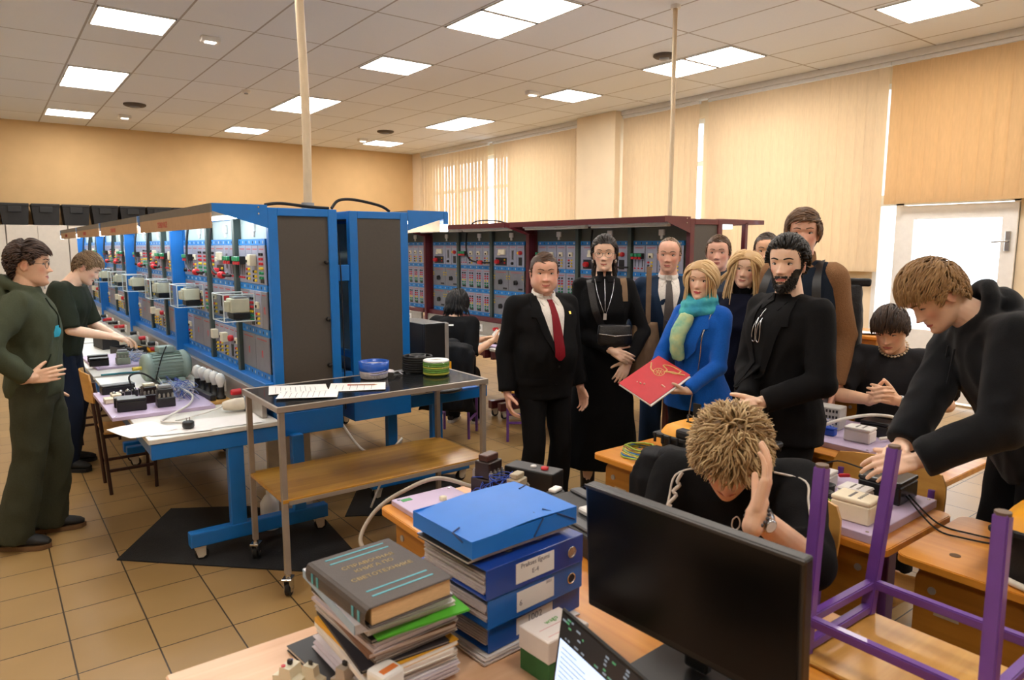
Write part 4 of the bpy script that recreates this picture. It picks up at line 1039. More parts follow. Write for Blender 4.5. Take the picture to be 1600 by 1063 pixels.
    def strap(s, name, bv, path, mat, r=.004, flat=None, off=.004, parent=None, F=None, back=False, sub=6, mb=None, mi=0):
        P = []
        for p in spline([Vector((a, b, 0)) for a, b in path], sub):
            h = s.hit(bv, p.x, p.y, off, F, back)
            if h is not None: P.append(h)
        if len(P) < 2: return None
        m = mb or MB()
        if flat:
            want = (F or s.C).to_3x3() @ Vector((0, -1 if back else 1, 0)); rows = []
            for i, p in enumerate(P):
                d = (P[min(i + 1, len(P) - 1)] - P[max(0, i - 1)]).normalized(); sdv = d.cross(want).normalized()
                rows.append([p + sdv * flat * k for k in (-1, -.33, .33, 1)])
            m.sheet(rows, .003, mi)
        else: m.tube(P, r, 7, mi)
        return m.build(name, mat, parent or s.o) if mb is None else None
    # ---------------------------------------------------------------- hair
    def hair(s, style, cols, n=700, seg=7, seed=1, name='hair', capoff=.005, r=.0055, parent=None, cap=True):
        rr = random.Random(seed); h = s.hs; m = MB(); tone = []
        region, flow, length = style['region'], style['flow'], style['length']
        lift, jit, grav, curl, shell, capd = style.get('lift', .5), style.get('jit', .25), style.get('grav', .0), style.get('curl', 0), style.get('shell', .012), style.get('cap', capoff); hug = style.get('hug', .6)
        par = dict(s.par); X, Y, Z = head_grid(nu=56, nv=60, **{k: v for k, v in par.items()})
        nv, nu = X.shape; cen = Vector((0, -.006, .012)); down = s.Hm.to_3x3().inverted() @ Vector((0, 0, -1))
        P = [[Vector((X[k, i], Y[k, i], Z[k, i])) for i in range(nu)] for k in range(nv)]
        if cap:
            idx = {}; V = []; F = []
            def vid(k, i):
                i %= nu
                if (k, i) not in idx:
                    p = P[k][i]; d = (p - cen).normalized(); idx[(k, i)] = len(V); V.append(s.Hm @ ((p + d * capd) * h))
                return idx[(k, i)]
            for k in range(nv - 1):
                for i in range(nu):
                    c = (P[k][i] + P[k + 1][(i + 1) % nu]) / 2
                    if region(c): F.append((vid(k, i), vid(k, i + 1), vid(k + 1, i + 1), vid(k + 1, i)))
            tp = [vid(nv - 1, i) for i in range(nu)]; F.append(tuple(tp))
            m.add(V, F, 0, True); tone += [.25] * len(V)
        made = 0; tries = 0
        ell = lambda p, o: math.sqrt(((p.x) / (.074 + o)) ** 2 + ((p.y + .006) / (.093 + o)) ** 2 + ((p.z - .012) / (.103 + o)) ** 2)
        while made < n and tries < n * 30:
            tries += 1
            d = Vector((rr.gauss(0, 1), rr.gauss(0, 1), rr.gauss(0, 1))).normalized()
            hit = s.hbvh.ray_cast((cen + d * .3) * h, -d)[0]
            if hit is None: continue
            p = hit / h
            if not region(p): continue
            nrm = Vector((p.x / .074 ** 2, (p.y + .006) / .093 ** 2, (p.z - .012) / .103 ** 2)).normalized()
            L = length(p) * rr.uniform(.75, 1.2); st = L / seg; pts = [p.copy()]; fl = Vector(flow(p)).normalized() if Vector(flow(p)).length > 0 else nrm
            jv = Vector((rr.gauss(0, 1), rr.gauss(0, 1), rr.gauss(0, 1))) * jit; ph = rr.uniform(0, 6.28); cu = rr.uniform(.4, 1.3) * curl
            lf = lift * rr.uniform(.6, 1.3)
            for j in range(seg):
                t = j / seg; q = pts[-1]
                nn = Vector((q.x / .074 ** 2, (q.y + .006) / .093 ** 2, (q.z - .012) / .103 ** 2)).normalized()
                dd = fl * (.35 + .65 * min(1, t * 2)) + nn * lf * (1 - t) + jv + down * grav * t
                if cu: dd += (fl.cross(nn) * sin(ph + t * 5.5) + nn * cos(ph + t * 5.5)) * cu
                q = q + dd.normalized() * st
                sh = shell * min(1, (j + 1) / 2.5) + .001
                e_ = ell(q, sh)
                if e_ > 1 and hug and (q.z > -.06 or q.y < 0): q = q.lerp(Vector((q.x / e_, (q.y + .006) / e_ - .006, (q.z - .012) / e_ + .012)), hug * (1 if q.z > -.06 else .3))
                if e_ < 1 and q.z > -.10: q = Vector((q.x / e_, (q.y + .006) / e_ - .006, (q.z - .012) / e_ + .012))
                pts.append(q)
            W_ = [s.Hm @ (q * h) for q in pts]; k0 = len(m.v)
            rad_ = r * rr.uniform(.7, 1.25) * h
            m.tube(W_, rad_, 5, 0, taper=lambda t: (1.0 - .85 * t ** 1.6))
            tn = rr.random(); cnt = len(m.v) - k0
            tone += [min(1, max(0, .15 + .5 * tn + .35 * ((q % ((seg + 1) * 5)) // 5) / seg)) for q in range(cnt)]
            made += 1
        mk = 'hair_' + '_'.join(cols)
        if mk not in MATS:
            mt = M(mk, cols[0], .48, var=.1, spec=.35); nt = mt.node_tree; N = nt.nodes; Lk = nt.links
            at = N.new('ShaderNodeAttribute'); at.attribute_name = 'tone'; rp = N.new('ShaderNodeValToRGB')
            rp.color_ramp.elements[0].color = (*lin(cols[0]), 1); rp.color_ramp.elements[1].color = (*lin(cols[-1]), 1)
            if len(cols) > 2: e2 = rp.color_ramp.elements.new(.5); e2.color = (*lin(cols[1]), 1)
            Lk.new(at.outputs['Fac'], rp.inputs['Fac']); Lk.new(rp.outputs['Color'], N['Principled BSDF'].inputs['Base Color'])
        o = m.build(name, MATS[mk], parent or s.o)
        a = o.data.attributes.new('tone', 'FLOAT', 'POINT'); a.data.foreach_set('value', tone[:len(o.data.vertices)] + [.4] * max(0, len(o.data.vertices) - len(tone)))
        return o
    def legs_mb(s, m, e=.015, hem=0.0, upto=1.0):
        S = s.S
        for sd in (-1, 1):
            h, k, an, toe = s.leg[sd]; rr_ = .92 if s.fem else 1
            caps(m, h, .086 * S * rr_ + e, k, .056 * S + e, 16); frust(m, k, .056 * S + e, an - (an - k).normalized() * -.035, .042 * S + e + hem)
    def shoe(s, sd, mat, sole, boot=0.0, laces=None):
        h, k, an, toe = s.leg[sd]; g = Vector((an.x, an.y, 0)); sdv = Vector((toe.y, -toe.x, 0)); m = MB()
        R = []
        for (y, w_, ht) in ((-.075, .028, .05), (-.06, .036, .085), (-.02, .038, .10), (.03, .040, .088), (.08, .045, .062), (.13, .046, .048), (.165, .036, .036), (.185, .018, .024)):
            R.append((g + toe * y + Vector((0, 0, .024 + ht / 2)), sdv * w_, Vector((0, 0, ht / 2))))
        loft(m, R, 16, 0)
        if boot: caps(m, g + Vector((0, 0, .08)), .047, g + Vector((0, 0, boot)), .052, 14)
        o = m.build('shoe', mat, s.o)
        b = MB(); P = [(-.082, .0), (-.07, .034), (0, .040), (.07, .048), (.13, .050), (.17, .04), (.193, .0), (.17, -.04), (.13, -.050), (.07, -.048), (0, -.040), (-.07, -.034)]
        T = Matrix((( sdv.x, toe.x, 0, g.x), (sdv.y, toe.y, 0, g.y), (0, 0, 1, 0), (0, 0, 0, 1)))
        b.prism([(w_, y) for y, w_ in P], .002, .028, 0, T=T); b.build('sole', sole, o)
        if laces:
            l = MB()
            for k_ in range(4):
                y = .02 + k_ * .022; z = .024 + .098 - k_ * .012
                l.tube([T @ Vector((-.022, y, z - .006)), T @ Vector((0, y + .006, z + .004)), T @ Vector((.022, y, z - .006))], .004, 6)
            l.tube([T @ Vector((0, .02, .125)), T @ Vector((.03, .03, .13)), T @ Vector((.035, .0, .115)), T @ Vector((0, .02, .125))], .003, 6)
            l.build('laces', laces, o)
        return o
    def glasses(s, mat, r=.021):
        m = MB(); h = s.hs; T = s.Hm @ Matrix.Diagonal((h, h, h, 1)); yf = .088
        for sx in (-1, 1):
            m.tube([T @ Vector((sx * .032 + 1.12 * r * cos(a), yf - .006 * abs(cos(a)) if sx * cos(a) > 0 else yf, -.003 + .92 * r * sin(a))) for a in [2 * pi * i / 18 for i in range(18)]], .0012 * h, 6, closed=True)
            m.tube([T @ Vector((sx * (.032 + 1.12 * r), yf - .006, .002)), T @ Vector((sx * .076, .03, .004)), T @ Vector((sx * .077, -.01, .0))], .0013 * h, 6)
        m.tube([T @ Vector((-.032 + 1.1 * r, yf, 0)), T @ Vector((0, yf + .006, .003)), T @ Vector((.032 - 1.1 * r, yf, 0))], .0013 * h, 6)
        return m.build('glasses', mat, s.o)
    # ---------------------------------------------------------------- suit front: shirt, collar, tie, lapels
    def suit_front(s, jacket, shirt_mat, lapel_mat, depth=-.40, wtop=.075, tie=None, tie_w=.020, sh=0.0, wings=True):
        """open V with shirt, collar and lapels laid on the jacket"""
        bv = s.bvh('jacket'); bb = s.bvh('jacket', 'body'); v0 = min(.018, (s.C.inverted() @ (s.Hm @ Vector((0, .06, -.118 * s.hs)))).z - .014)
        m = MB()
        if shirt_mat: s.patch('shirt', bb, [(v0, -wtop * .72 + sh, wtop * .72 + sh), (-.04, -wtop + sh, wtop + sh), (-.12, -wtop * .85 + sh, wtop * .85 + sh), (depth, -.004 + sh * .6, .004 + sh * .6)], shirt_mat, n=12, off=.0075, th=.008)
        if shirt_mat and wings:
            for sd in (-1, 1): s.patch('collar_wing', bb, [(v0, sd * .008, sd * .052), (-.02, sd * .018, sd * .066), (-.040, sd * .032, sd * .064), (-.060, sd * .044, sd * .052)], shirt_mat, n=6, off=.0125, th=.005)
        for sd in (-1, 1):
            rows = [(.035, sd * wtop * .62, sd * (wtop * .62 + .028)), (-.02, sd * wtop * .86, sd * (wtop * .86 + .040)), (-.09, sd * wtop * .92, sd * (wtop * .92 + .062)), (-.125, sd * wtop * .84, sd * (wtop * .84 + .074)), (-.128, sd * wtop * .83, sd * (wtop * .83 + .050)), (-.25, sd * wtop * .46, sd * (wtop * .46 + .042)), (depth - .005, -sd * .002, sd * .012)]
            rows = [(v, a + sh, b + sh) for v, a, b in rows]
            s.patch('lapel', bv, rows, lapel_mat, n=6, off=.0145, th=.011)
    def collar(s, mat, r=.062, h=.032, gap=.35, name='collar', flare=.006, mb=None, tilt=0.0):
        """standing shirt collar: a band around the neck, open at the front"""
        m = mb or MB(); rows = []
        q = s.q1.slerp(s.Hm.to_quaternion(), .35); c = s.nb + s.q1 @ Vector((0, -.004, .012))
        for k in range(4):
            t = k / 3; z = -.008 + h * t; rr_ = r + flare * (1 - t) + .004 * (1 - abs(t - .5))
            rows.append([c + q @ Vector((rr_ * sin(a), rr_ * cos(a) * 1.05 + .012, z - .020 * cos(a))) for a in [gap + (2 * pi - 2 * gap) * i / 24 for i in range(25)]])
        m.sheet(rows, .004)
        if mb is None: return m.build(name, mat, s.o)
# ------------------------------------------------------------------ people: hair styles and cloth
def scalp(front=.066, side=.045, temple=.020, burn=-.012, ear=.010, behind=-.02, nape=-.062):
    K = np.array([-90, -60, -32, -14, 0, 14, 27, 45, 65, 90]); T = np.array([nape, nape, behind, ear, ear, burn, temple, side, front - .004, front])
    def f(p):
        a = math.degrees(math.atan2(p.y + .002, abs(p.x))); return p.z > float(np.interp(a, K, T))
    return f
def style(region=None, flow=None, length=None, **k): return dict(region=region or scalp(), flow=flow, length=length, **k)
def fl_side(sd, fwd=.2, dn=.35): return lambda p: (sd * (1.0 if p.z > .05 else .1), fwd if p.y < .05 else -.1, -.15 - dn * (p.z < .07))
def fl_down(p): return (p.x * 6, p.y * 4, -1)
def fl_back(p): return (p.x * 2, -1, .25 if p.z > .06 and p.y > 0 else -.6)
def fl_fwd(p): return (p.x * 2, 1.0 if p.y > -.05 else .2, -.4 if p.y > .03 else -.5 if p.z < .06 else -.05)
def ln(top, sides): return lambda p: sides + (top - sides) * max(0, min(1, (p.z - .035) / .05))
cloth = lambda k, c, **q: M(k, c, q.pop('rough', .85), var=q.pop('var', .10), scale=q.pop('scale', 140), bump=q.pop('bump', .25), bscale=q.pop('bscale', 420), spec=.16, sheen=q.pop('sheen', .0), **q)
suit_black = cloth('black_suit_cloth', '111113'); trouser_black = cloth('black_trouser_cloth', '101012'); shirt_white = cloth('white_shirt_cotton', 'E4DFD8', sheen=0, bump=.1)
tie_red = cloth('red_tie_silk', '7C101E', rough=.5); knit_black = cloth('black_knit', '0F0F11', bump=.5, bscale=260); skirt_black = cloth('black_skirt_cloth', '0C0C0E')
suit_navy = cloth('navy_suit_cloth', '1F3048'); tie_grey = cloth('grey_tie_silk', '55504E', rough=.55); jacket_blue = cloth('royal_blue_jacket', '0F57B4', sheen=.1)
navy_dark = cloth('dark_navy_wool', '15182A'); shirt_blue = cloth('bright_blue_shirt', '1166BE'); grey_shirt = cloth('slate_shirt', '39424E')
tee_black = cloth('black_tshirt', '101012'); vest_navy = cloth('navy_quilted_vest', '1B2432'); sweater_brown = cloth('brown_sweater', '8A6647', bump=.5, bscale=200)
trouser_grey = cloth('grey_trousers', '77767A'); olive = cloth('olive_sweat_cloth', '454B3A', var=.08); olive_dark = cloth('dark_green_tshirt', '262C22'); olive_tr = cloth('olive_trousers', '3C3E30')
jeans = cloth('navy_jeans', '1A2233', bump=.4); hoodie_black = cloth('charcoal_hoodie', '121418', sheen=.1); tee_char = cloth('charcoal_tshirt', '27272A'); leather = M('black_leather', '151416', .35, var=.2, bump=.3, bscale=120)
shoe_black = M('black_canvas', '141414', .7, var=.15); gum = M('gum_sole', '6B4F33', .6); white_sole = M('white_sole', 'CFC9BE', .6)
gold = M('gold_metal', 'C9A24A', .3, metal=1.0); silver = M('silver_metal', 'B9BCC0', .25, metal=1.0); thin_metal = M('spectacle_metal', '4A4642', .3, metal=.8)
CAM = lambda d, turn: rad(d - 90 + turn)
def trousers(f, mat, e=.014, hem=.02, t1=.12, name='trousers', wr=.006):
    m = MB(); f.torso(m, -.20, t1, e * .6); f.legs_mb(m, e, hem); return f.garment(name, m, mat, vox=.013, wrinkle=wr, wf=7)
def jacket_(f, mat, t0=-.24, e=.022, es=.015, cuff=.004, flare=.10, up=.97, vox=.0105, wr=.0055, name='jacket', t1=.955, pads=True, sx=1.0):
    m = MB(); f.torso(m, t0, t1, e, flare=flare, sx=sx)
    for sd in (-1, 1): f.sleeve(m, sd, es, up, cuff)
    if pads:
        c, q = f.spine(.90)
        for sd in (-1, 1): caps(m, c + q @ Vector((sd * .06, -.012, .010)), .048 * f.S + es * .4, f.sh[sd] + q @ Vector((-sd * .010, 0, .006)), .054 * f.S + es * .6, 14)
    return f.garment(name, m, mat, vox, 3, wr, 8)
def top_(f, mat, t0=-.08, e=.014, es=.012, up=.97, cuff=.0, vox=.0105, wr=.0065, name='top', t1=.99, flare=0., extra=None, sx=1.0):
    m = MB(); f.torso(m, t0, t1, e, flare=flare, sx=sx)
    for sd in (-1, 1): f.sleeve(m, sd, es, up, cuff)
    if extra: extra(m)
    return f.garment(name, m, mat, vox, 3, wr, 8)
shoes = []
# ---- the man with the red tie
f = Fig('stout man in a black suit, white shirt and red tie', 2.745, 3.315, CAM(-129.6, 29), H=1.692, lean=(-1, 0, 0), head=(2, 0, -21), par=dict(fat=1.0, smile=1.0, wid=1.06, jaw=1.14), belly=.062, shw=1.10, skin=2, hs=1.05, neckl=-.012)
f.hang(1, .075, .03); f.hang(-1, .075, .05); f.stand(.12)
f.build_body(stubble=0.35); f.face('4A3426', open_=.62)
trousers(f, trouser_black, hem=.03); jacket_(f, suit_black, e=.024, es=.020, cuff=.006, flare=.06)
f.suit_front('jacket', shirt_white, suit_black, depth=-.38, wtop=.086)
bv = f.bvh('jacket', 'body')
f.patch('tie', f.bvh('jacket'), [(-.005, -.018, .018), (-.04, -.014, .014), (-.05, -.017, .017), (-.24, -.031, .031), (-.36, -.033, .033), (-.385, -.010, .010)], tie_red, n=6, off=.0185, th=.007)
f.collar(shirt_white, r=.066, h=.022, gap=.42)
f.patch('pocket_flap', f.bvh('jacket'), [(-.50, .06, .20), (-.54, .06, .20)], suit_black, off=.006, th=.004)
for v in (-.42, -.53): f.patch('button', f.bvh('jacket'), [(v, -.012, .0), (v - .013, -.012, .0)], black, n=2, off=.010, th=.004, sub=1)
f.patch('lapel_pin', f.bvh('jacket'), [(-.10, -.122, -.108), (-.115, -.122, -.108)], gold, n=2, off=.017, th=.003, sub=1)
f.hair(style(scalp(front=.076, side=.066, temple=.035, burn=-.01), fl_side(-1, -.3), ln(.045, .022), lift=.15, jit=.18, shell=.007), ['33241A', '4E392A', '6B5140'], n=650, r=.0050, capoff=.003)
for sd in (-1, 1): f.shoe(sd, M('black_leather_shoe', '151413', .3), black_rubber)
# ---- the woman in the black dress
f = Fig('woman in a long black dress with a belt bag across her front', 3.252, 3.309, CAM(-134.5, 4), H=1.815, fem=True, head=(1, 0, -6), par=dict(fem=1.0, jaw=.90, wid=.95, nose=.9, smile=.6), skin=0)
f.set_arm(1, (-.045, .225, 1.055), pole=(1, -.7, -.5), world=False, hand=dict(f=(-1, .25, -.45), n=(-.35, -.8, -.3)), curl=(.4, .5, .3))
f.set_arm(-1, (-.150, .195, .985), pole=(-1, -.8, -.3), world=False, hand=dict(f=(.45, .25, -.85), n=(.1, -.9, -.2)), curl=(.35, .45, .3))
f.stand(.09); shoes.append(f); f.build_body(); f.face('241A15', open_=.74, browt=.002)
top_(f, knit_black, t0=.0, e=.012, es=.011, t1=1.0, name='dress_top')
m = MB(); S = f.S
loft(m, [((0, -.03, .24), (.25, 0, 0), (0, .20, 0)), ((0, -.02, .5), (.225, 0, 0), (0, .175, 0)), ((0, -.01, .80), (.195, 0, 0), (0, .145, 0)), ((0, 0, .95), (.178, 0, 0), (0, .13, 0)), ((0, .0, 1.1), (.140, 0, 0), (0, .112, 0))], 28)
f.garment('skirt', m, skirt_black, vox=.013, wrinkle=.010, wf=5)
bv = f.bvh('dress_top', 'body'); bd = f.bvh('dress_top')
m = MB(); 
for sd in (-1, 1): f.patch('', bv, [(.03, sd * .012, sd * .05), (.0, sd * .008, sd * .075), (-.035, sd * .022, sd * .07)], knit_black, n=5, off=.008, th=.006, mb=m)
m.build('dress_collar', knit_black, f.o)
f.strap('placket', bd, [(0, -.02), (0, -.22)], [silver], r=.0025)
f.strap('bag_strap', bd, [(.10, .03), (.085, -.10), (.06, -.22), (.02, -.31)], leather, flat=.022, off=.005)
f.strap('lanyard', bd, [(.062, -.02), (.045, -.12), (.012, -.22), (0, -.24), (-.012, -.22), (-.05, -.10), (-.062, -.02)], silver, r=.0022, off=.005)
f.patch('lanyard_tag', bd, [(-.235, -.010, .010), (-.275, -.010, .010)], [white_plastic], n=2, off=.008, th=.004)
f.strap('tote_strap', bd, [(-.118, .035), (-.125, -.05), (-.128, -.16)], M('brown_canvas', '7A6149', .85), flat=.020, off=.006)
f.hair(style(scalp(front=.068, side=.06, temple=.035, burn=.0), fl_back, lambda p: .085, lift=.12, jit=.12, shell=.014, curl=.22), ['14100E', '221A16', '382B24'], n=620, r=.0062)
m = MB(); rr = random.Random(3)
for k in range(70):
    a = rr.uniform(2.6, 6.8); z0 = rr.uniform(-.03, .01); x0, y0 = .075 * cos(a), -.045 + .055 * sin(a) * (1 if sin(a) < 0 else .5)
    m.tube([f.Hm @ Vector((x0 * (1 + .1 * sin(j * 1.6 + k)), y0 - .03 + .006 * cos(j * 1.8 + k), z0 - .020 * j)) for j in range(9)], .010, 5, taper=lambda t: 1 - .6 * t)
m.build('loose_curls', M('dark_curl', '211915', .5, var=.3, scale=80), f.o)
for sx in (-1, 1): MB().lathe([(.006, -.012), (.008, 0), (.005, .01)], f.Hm @ Vector((sx * .074, .0, -.048)), (0, 0, 1), 10).build('earring', silver, f.o)
f.glasses(M('clear_spectacle', '9A8F84', .3, metal=.6), r=.022)
for sd in (-1, 1): f.shoe(sd, leather, black_rubber, boot=.24)
dress_o = f.o
def bag(label, name, cat, x, y, z, rz, dims, mat, flap=True):
    o = thing(name, label, cat, (x, y, z), rz); m = MB(); w_, d_, h_ = dims
    loft(m, [((0, 0, 0), (w_ * .42, 0, 0), (0, d_ * .45, 0)), ((0, 0, h_ * .15), (w_ * .5, 0, 0), (0, d_ * .5, 0)), ((0, 0, h_ * .6), (w_ * .5, 0, 0), (0, d_ * .48, 0)), ((0, 0, h_), (w_ * .46, 0, 0), (0, d_ * .3, 0))], 20, p=.55)
    me = remesh(m, .008, 2, .5, .004, 12); me.materials.append(mat); link('bag_body', me, o)
    if flap:
        m = MB(); m.tube([(-w_ * .46, d_ * .42, h_ * .55), (0, d_ * .56, h_ * .5), (w_ * .46, d_ * .42, h_ * .6)], .004, 6); m.build('zip', silver, o)
    return o
hp = f.W @ Vector((-.06, .19, 1.085)); bag('black leather belt bag worn across the front of the woman in the dress', 'belt_bag', 'bag', hp.x, hp.y, hp.z, f.W.to_euler().z, (.22, .09, .135), leather)
hp = f.W @ Vector((-.285, -.06, .80)); tb = bag('brown canvas tote bag hanging at the side of the woman in the dress', 'tote_bag', 'bag', hp.x, hp.y, hp.z, f.W.to_euler().z + .9, (.30, .10, .40), M('brown_canvas', '7A6149', .85), False)
m = MB(); m.sheet([[(-.02 + .03 * j - .01, .02, .39 + .13 * i) for j in range(3)] for i in range(4)], .004); m.build('tote_handle', M('brown_canvas', '7A6149', .85), tb)
# ---- the man in the blue suit
f = Fig('thin-haired man in a navy suit and grey tie behind the blonde woman', 3.783, 3.221, CAM(-139.6, 4), H=1.795, head=(1, -2, -10), par=dict(wid=.97, jaw=1.0, smile=.6), skin=2)
f.hang(1); f.hang(-1); f.stand(); shoes.append(f); f.build_body(stubble=0.4); f.face('5A4838', open_=.72)
trousers(f, suit_navy); jacket_(f, suit_navy, e=.020, es=.015)
f.suit_front('jacket', shirt_white, suit_navy, depth=-.42, wtop=.080)
f.patch('tie', f.bvh('jacket'), [(-.005, -.019, .019), (-.04, -.015, .015), (-.05, -.019, .019), (-.26, -.034, .034), (-.42, -.036, .036), (-.44, -.02, .02)], tie_grey, n=6, off=.0185, th=.006)
f.patch('tie_clip', f.bvh('jacket'), [(-.285, -.036, .02), (-.293, -.036, .02)], silver, n=2, off=.023, th=.002, sub=1)
f.collar(shirt_white, r=.061, h=.022, gap=.42)
f.patch('lapel_pin', f.bvh('jacket'), [(-.11, .118, .126), (-.12, .118, .126)], silver, n=2, off=.017, th=.003, sub=1)
f.hair(style(scalp(front=.098, side=.088, temple=.05, burn=-.005), fl_side(1, -.6), lambda p: .016, lift=.1, jit=.2, shell=.004), ['5C4A3A', '75624F', '8C7A68'], n=420, r=.0038, capoff=.0015)
# ---- half hidden man
f = Fig('brown-haired man mostly hidden behind the two blonde women', 4.181, 3.109, CAM(-143.4, 2), H=1.81, head=(0, 0, -8), par=dict(wid=1.04, jaw=1.05), skin=2)
f.hang(1); f.hang(-1); f.stand(); shoes.append(f); f.build_body(vox=.005); f.face('5A4030', open_=.75)
trousers(f, trouser_black); top_(f, grey_shirt, name='shirt'); f.collar(grey_shirt, r=.061)
f.hair(style(scalp(front=.078, side=.07, temple=.04), fl_side(-1, .2), ln(.05, .025), lift=.25, jit=.2, shell=.010), ['3A281C', '553E2C', '735A44'], n=520)
# ---- blonde woman in the blue jacket
f = Fig('blonde woman in a royal blue jacket with a turquoise scarf', 3.274, 2.541, CAM(-142.2, -34), H=1.653, fem=True, head=(1, -2, 22), par=dict(fem=1.0, jaw=.90, wid=.97, smile=.9), skin=0)
f.set_arm(-1, (2.995, 2.405, .935), pole=(-.6, -.9, -.5), hand=dict(world=True, f=(-.80, .50, -.03), n=(.25, .35, .9)), curl=(.25, .35, .25), thumb=(.5, .3))
f.set_arm(1, (2.93, 2.60, .945), pole=(1, -.7, -.6), hand=dict(world=True, f=(-.75, -.30, .0), n=(.1, -.1, 1)), curl=(.3, .3, .25))
f.stand(.09); shoes.append(f); f.build_body(lip=LIPS2); f.face('8A6A4A', open_=.80, browt=.002, lash=1.4)
trousers(f, trouser_black, e=.008, hem=.0); jacket_(f, jacket_blue, t0=-.20, e=.016, es=.010, flare=.16, wr=.006)
f.suit_front('jacket', None, jacket_blue, depth=-.30, wtop=.06)
bd = f.bvh('jacket')
scm = M('turquoise_scarf', '1D8FBE', .7, col2='4FC4C0', scale=9, bump=.3, bscale=60); scg = M('pale_green_scarf', '5FC0B0', .7, col2='C9D9A0', scale=14, bump=.3, bscale=60)
m = MB(); c = f.nb; q = f.q1
for k, (r0, z0, tr, ph) in enumerate(((.062, .035, .024, 0), (.072, .008, .030, 1.1), (.080, -.026, .032, 2.3), (.078, .02, .024, 3.4))):
    m.tube([c + q @ Vector((r0 * 1.05 * sin(a) , .012 + (r0 * 1.05) * cos(a), z0 + .012 * sin(a * 2 + ph) - .022 * cos(a))) for a in [2 * pi * i / 26 for i in range(26)]], tr, 10, closed=True)
sc = f.garment('scarf', m, scm, vox=.008, sm=2, wrinkle=.006, wf=16)
m = MB()
for k in range(2):
    P = [f.hit(bd, u, v, .02 + .012 * k) for u, v in ((.0 + .02 * k, -.06), (.015 + .03 * k, -.14), (.03 + .02 * k, -.22), (.03 + .02 * k, -.31))]; P = [p for p in P if p]
    m.tube(spline(P, 4), .036 - .004 * k, 10, taper=lambda t: 1 - .25 * t)
f.garment('scarf_end', m, scg, vox=.008, sm=2, wrinkle=.007, wf=16)
ch = [f.hit(bd, u, v, .008) for u, v in ((-.105, -.05), (-.10, -.16), (-.085, -.28), (-.07, -.40), (-.055, -.48))]; ch = [p for p in ch if p]
m = MB(); m.tube(spline(ch + [ch[-1] + Vector((.01, .02, -.16))], 6), .0045, 6); m.build('chain_strap', silver, f.o)
m = MB(); m.tube([f.Hm @ Vector((-.072, .01 + .008 * cos(a), -.055 + .012 * sin(a))) for a in [2 * pi * i / 12 for i in range(12)]], .0025, 6, closed=True); m.build('earring', gold, f.o)
def bobreg(p):
    return scalp(front=.070, side=.058, temple=.036, burn=-.01, ear=-.02, behind=-.05)(p)
f.hair(style(bobreg, lambda p: ((1.0 if p.x > .02 else -1.0) * (1 if p.z > .07 else .12), -.15 if p.y > .03 else -.05, -.25 if p.z > .07 else -1), lambda p: .115 + .11 * max(0, min(1, (p.z + .03) / .12)), lift=.10, jit=.05, grav=.9, shell=.020, cap=.012), ['A07A4E', 'D2B07E', 'F2DEB8'], n=900, seg=9, r=.0068, seed=4)
# ---- long-haired blonde woman
f = Fig('woman with long blonde hair in a dark navy top, head tilted', 3.765, 2.61, CAM(-144.9, -6), H=1.715, fem=True, head=(3, -9, -2), par=dict(fem=1.0, jaw=.92, wid=1.0, fat=.3, smile=1.0), skin=0)
f.hang(1); f.hang(-1); f.stand(.09); shoes.append(f); f.build_body(lip=LIPS); f.face('7A5C40', open_=.70, lash=1.3, browt=.002)
trousers(f, trouser_black, e=.008); top_(f, navy_dark, e=.018, es=.014, t0=-.2, t1=.97)
m = MB(); caps(m, f.nb + Vector((0, -.01, -.02)), .060, f.nb + Vector((0, .0, .055)), .056, 18); f.garment('turtleneck', m, knit_black, vox=.008, wrinkle=.003)
f.hair(style(scalp(front=.072, side=.062, temple=.04, burn=-.01, ear=-.02, behind=-.05), lambda p: ((1 if p.x > -.008 else -1) * (1.0 if p.z > .07 else .10), -.15, -.25 if p.z > .07 else -1), lambda p: .38, lift=.12, jit=.05, grav=1.1, curl=.08, shell=.018, cap=.010), ['9A764A', 'CDAA76', 'EDD6AA'], n=800, seg=12, r=.0075, seed=9)
# ---- man in the bright blue shirt
f = Fig('short-haired man in a bright blue shirt, half hidden by the bearded man', 4.10, 2.67, CAM(-147.2, -6), H=1.825, head=(0, 0, 4), par=dict(wid=.95), skin=1)
f.hang(1); f.hang(-1); f.stand(); shoes.append(f); f.build_body(stubble=0.9); f.face('2E2018', open_=.75)
trousers(f, trouser_black); top_(f, shirt_blue, name='shirt'); f.collar(shirt_blue, r=.061)
f.hair(style(scalp(front=.076, side=.066, temple=.036), fl_side(1, -.3), ln(.03, .014), lift=.3, jit=.2, shell=.006), ['2B221C', '4A3E36', '6A5E54'], n=480, r=.0042, capoff=.002)
# ---- bearded man
f = Fig('bearded man in a black blazer with glasses hooked on his shirt', 2.938, 1.793, CAM(-148.6, -46), H=1.780, head=(2, 0, 28), par=dict(wid=.96, jaw=.95, nose=1.1), skin=0, shw=1.02)
f.set_arm(-1, (2.64, 1.715, 1.045), pole=(-.8, -1, -.3), hand=dict(world=True, f=(-.75, .40, -.35), n=(-.1, .8, -.4)), curl=(.5, .6, .4))
f.set_arm(1, (2.66, 1.80, 1.03), pole=(1, -.6, -.3), hand=dict(world=True, f=(-.6, -.4, -.3), n=(.5, -.6, -.2)), curl=(.5, .6, .4))
f.stand(); shoes.append(f); f.build_body(stubble=0.9, vox=.0042); f.face('1A120E', open_=.74, browt=.0036, browz=-.001)
trousers(f, trouser_black, e=.010); jacket_(f, suit_black, e=.020, es=.016, t0=-.24, wr=.006, vox=.0095)
f.suit_front('jacket', tee_black, suit_black, depth=-.40, wtop=.072)
bd = f.bvh('jacket')
m = MB()
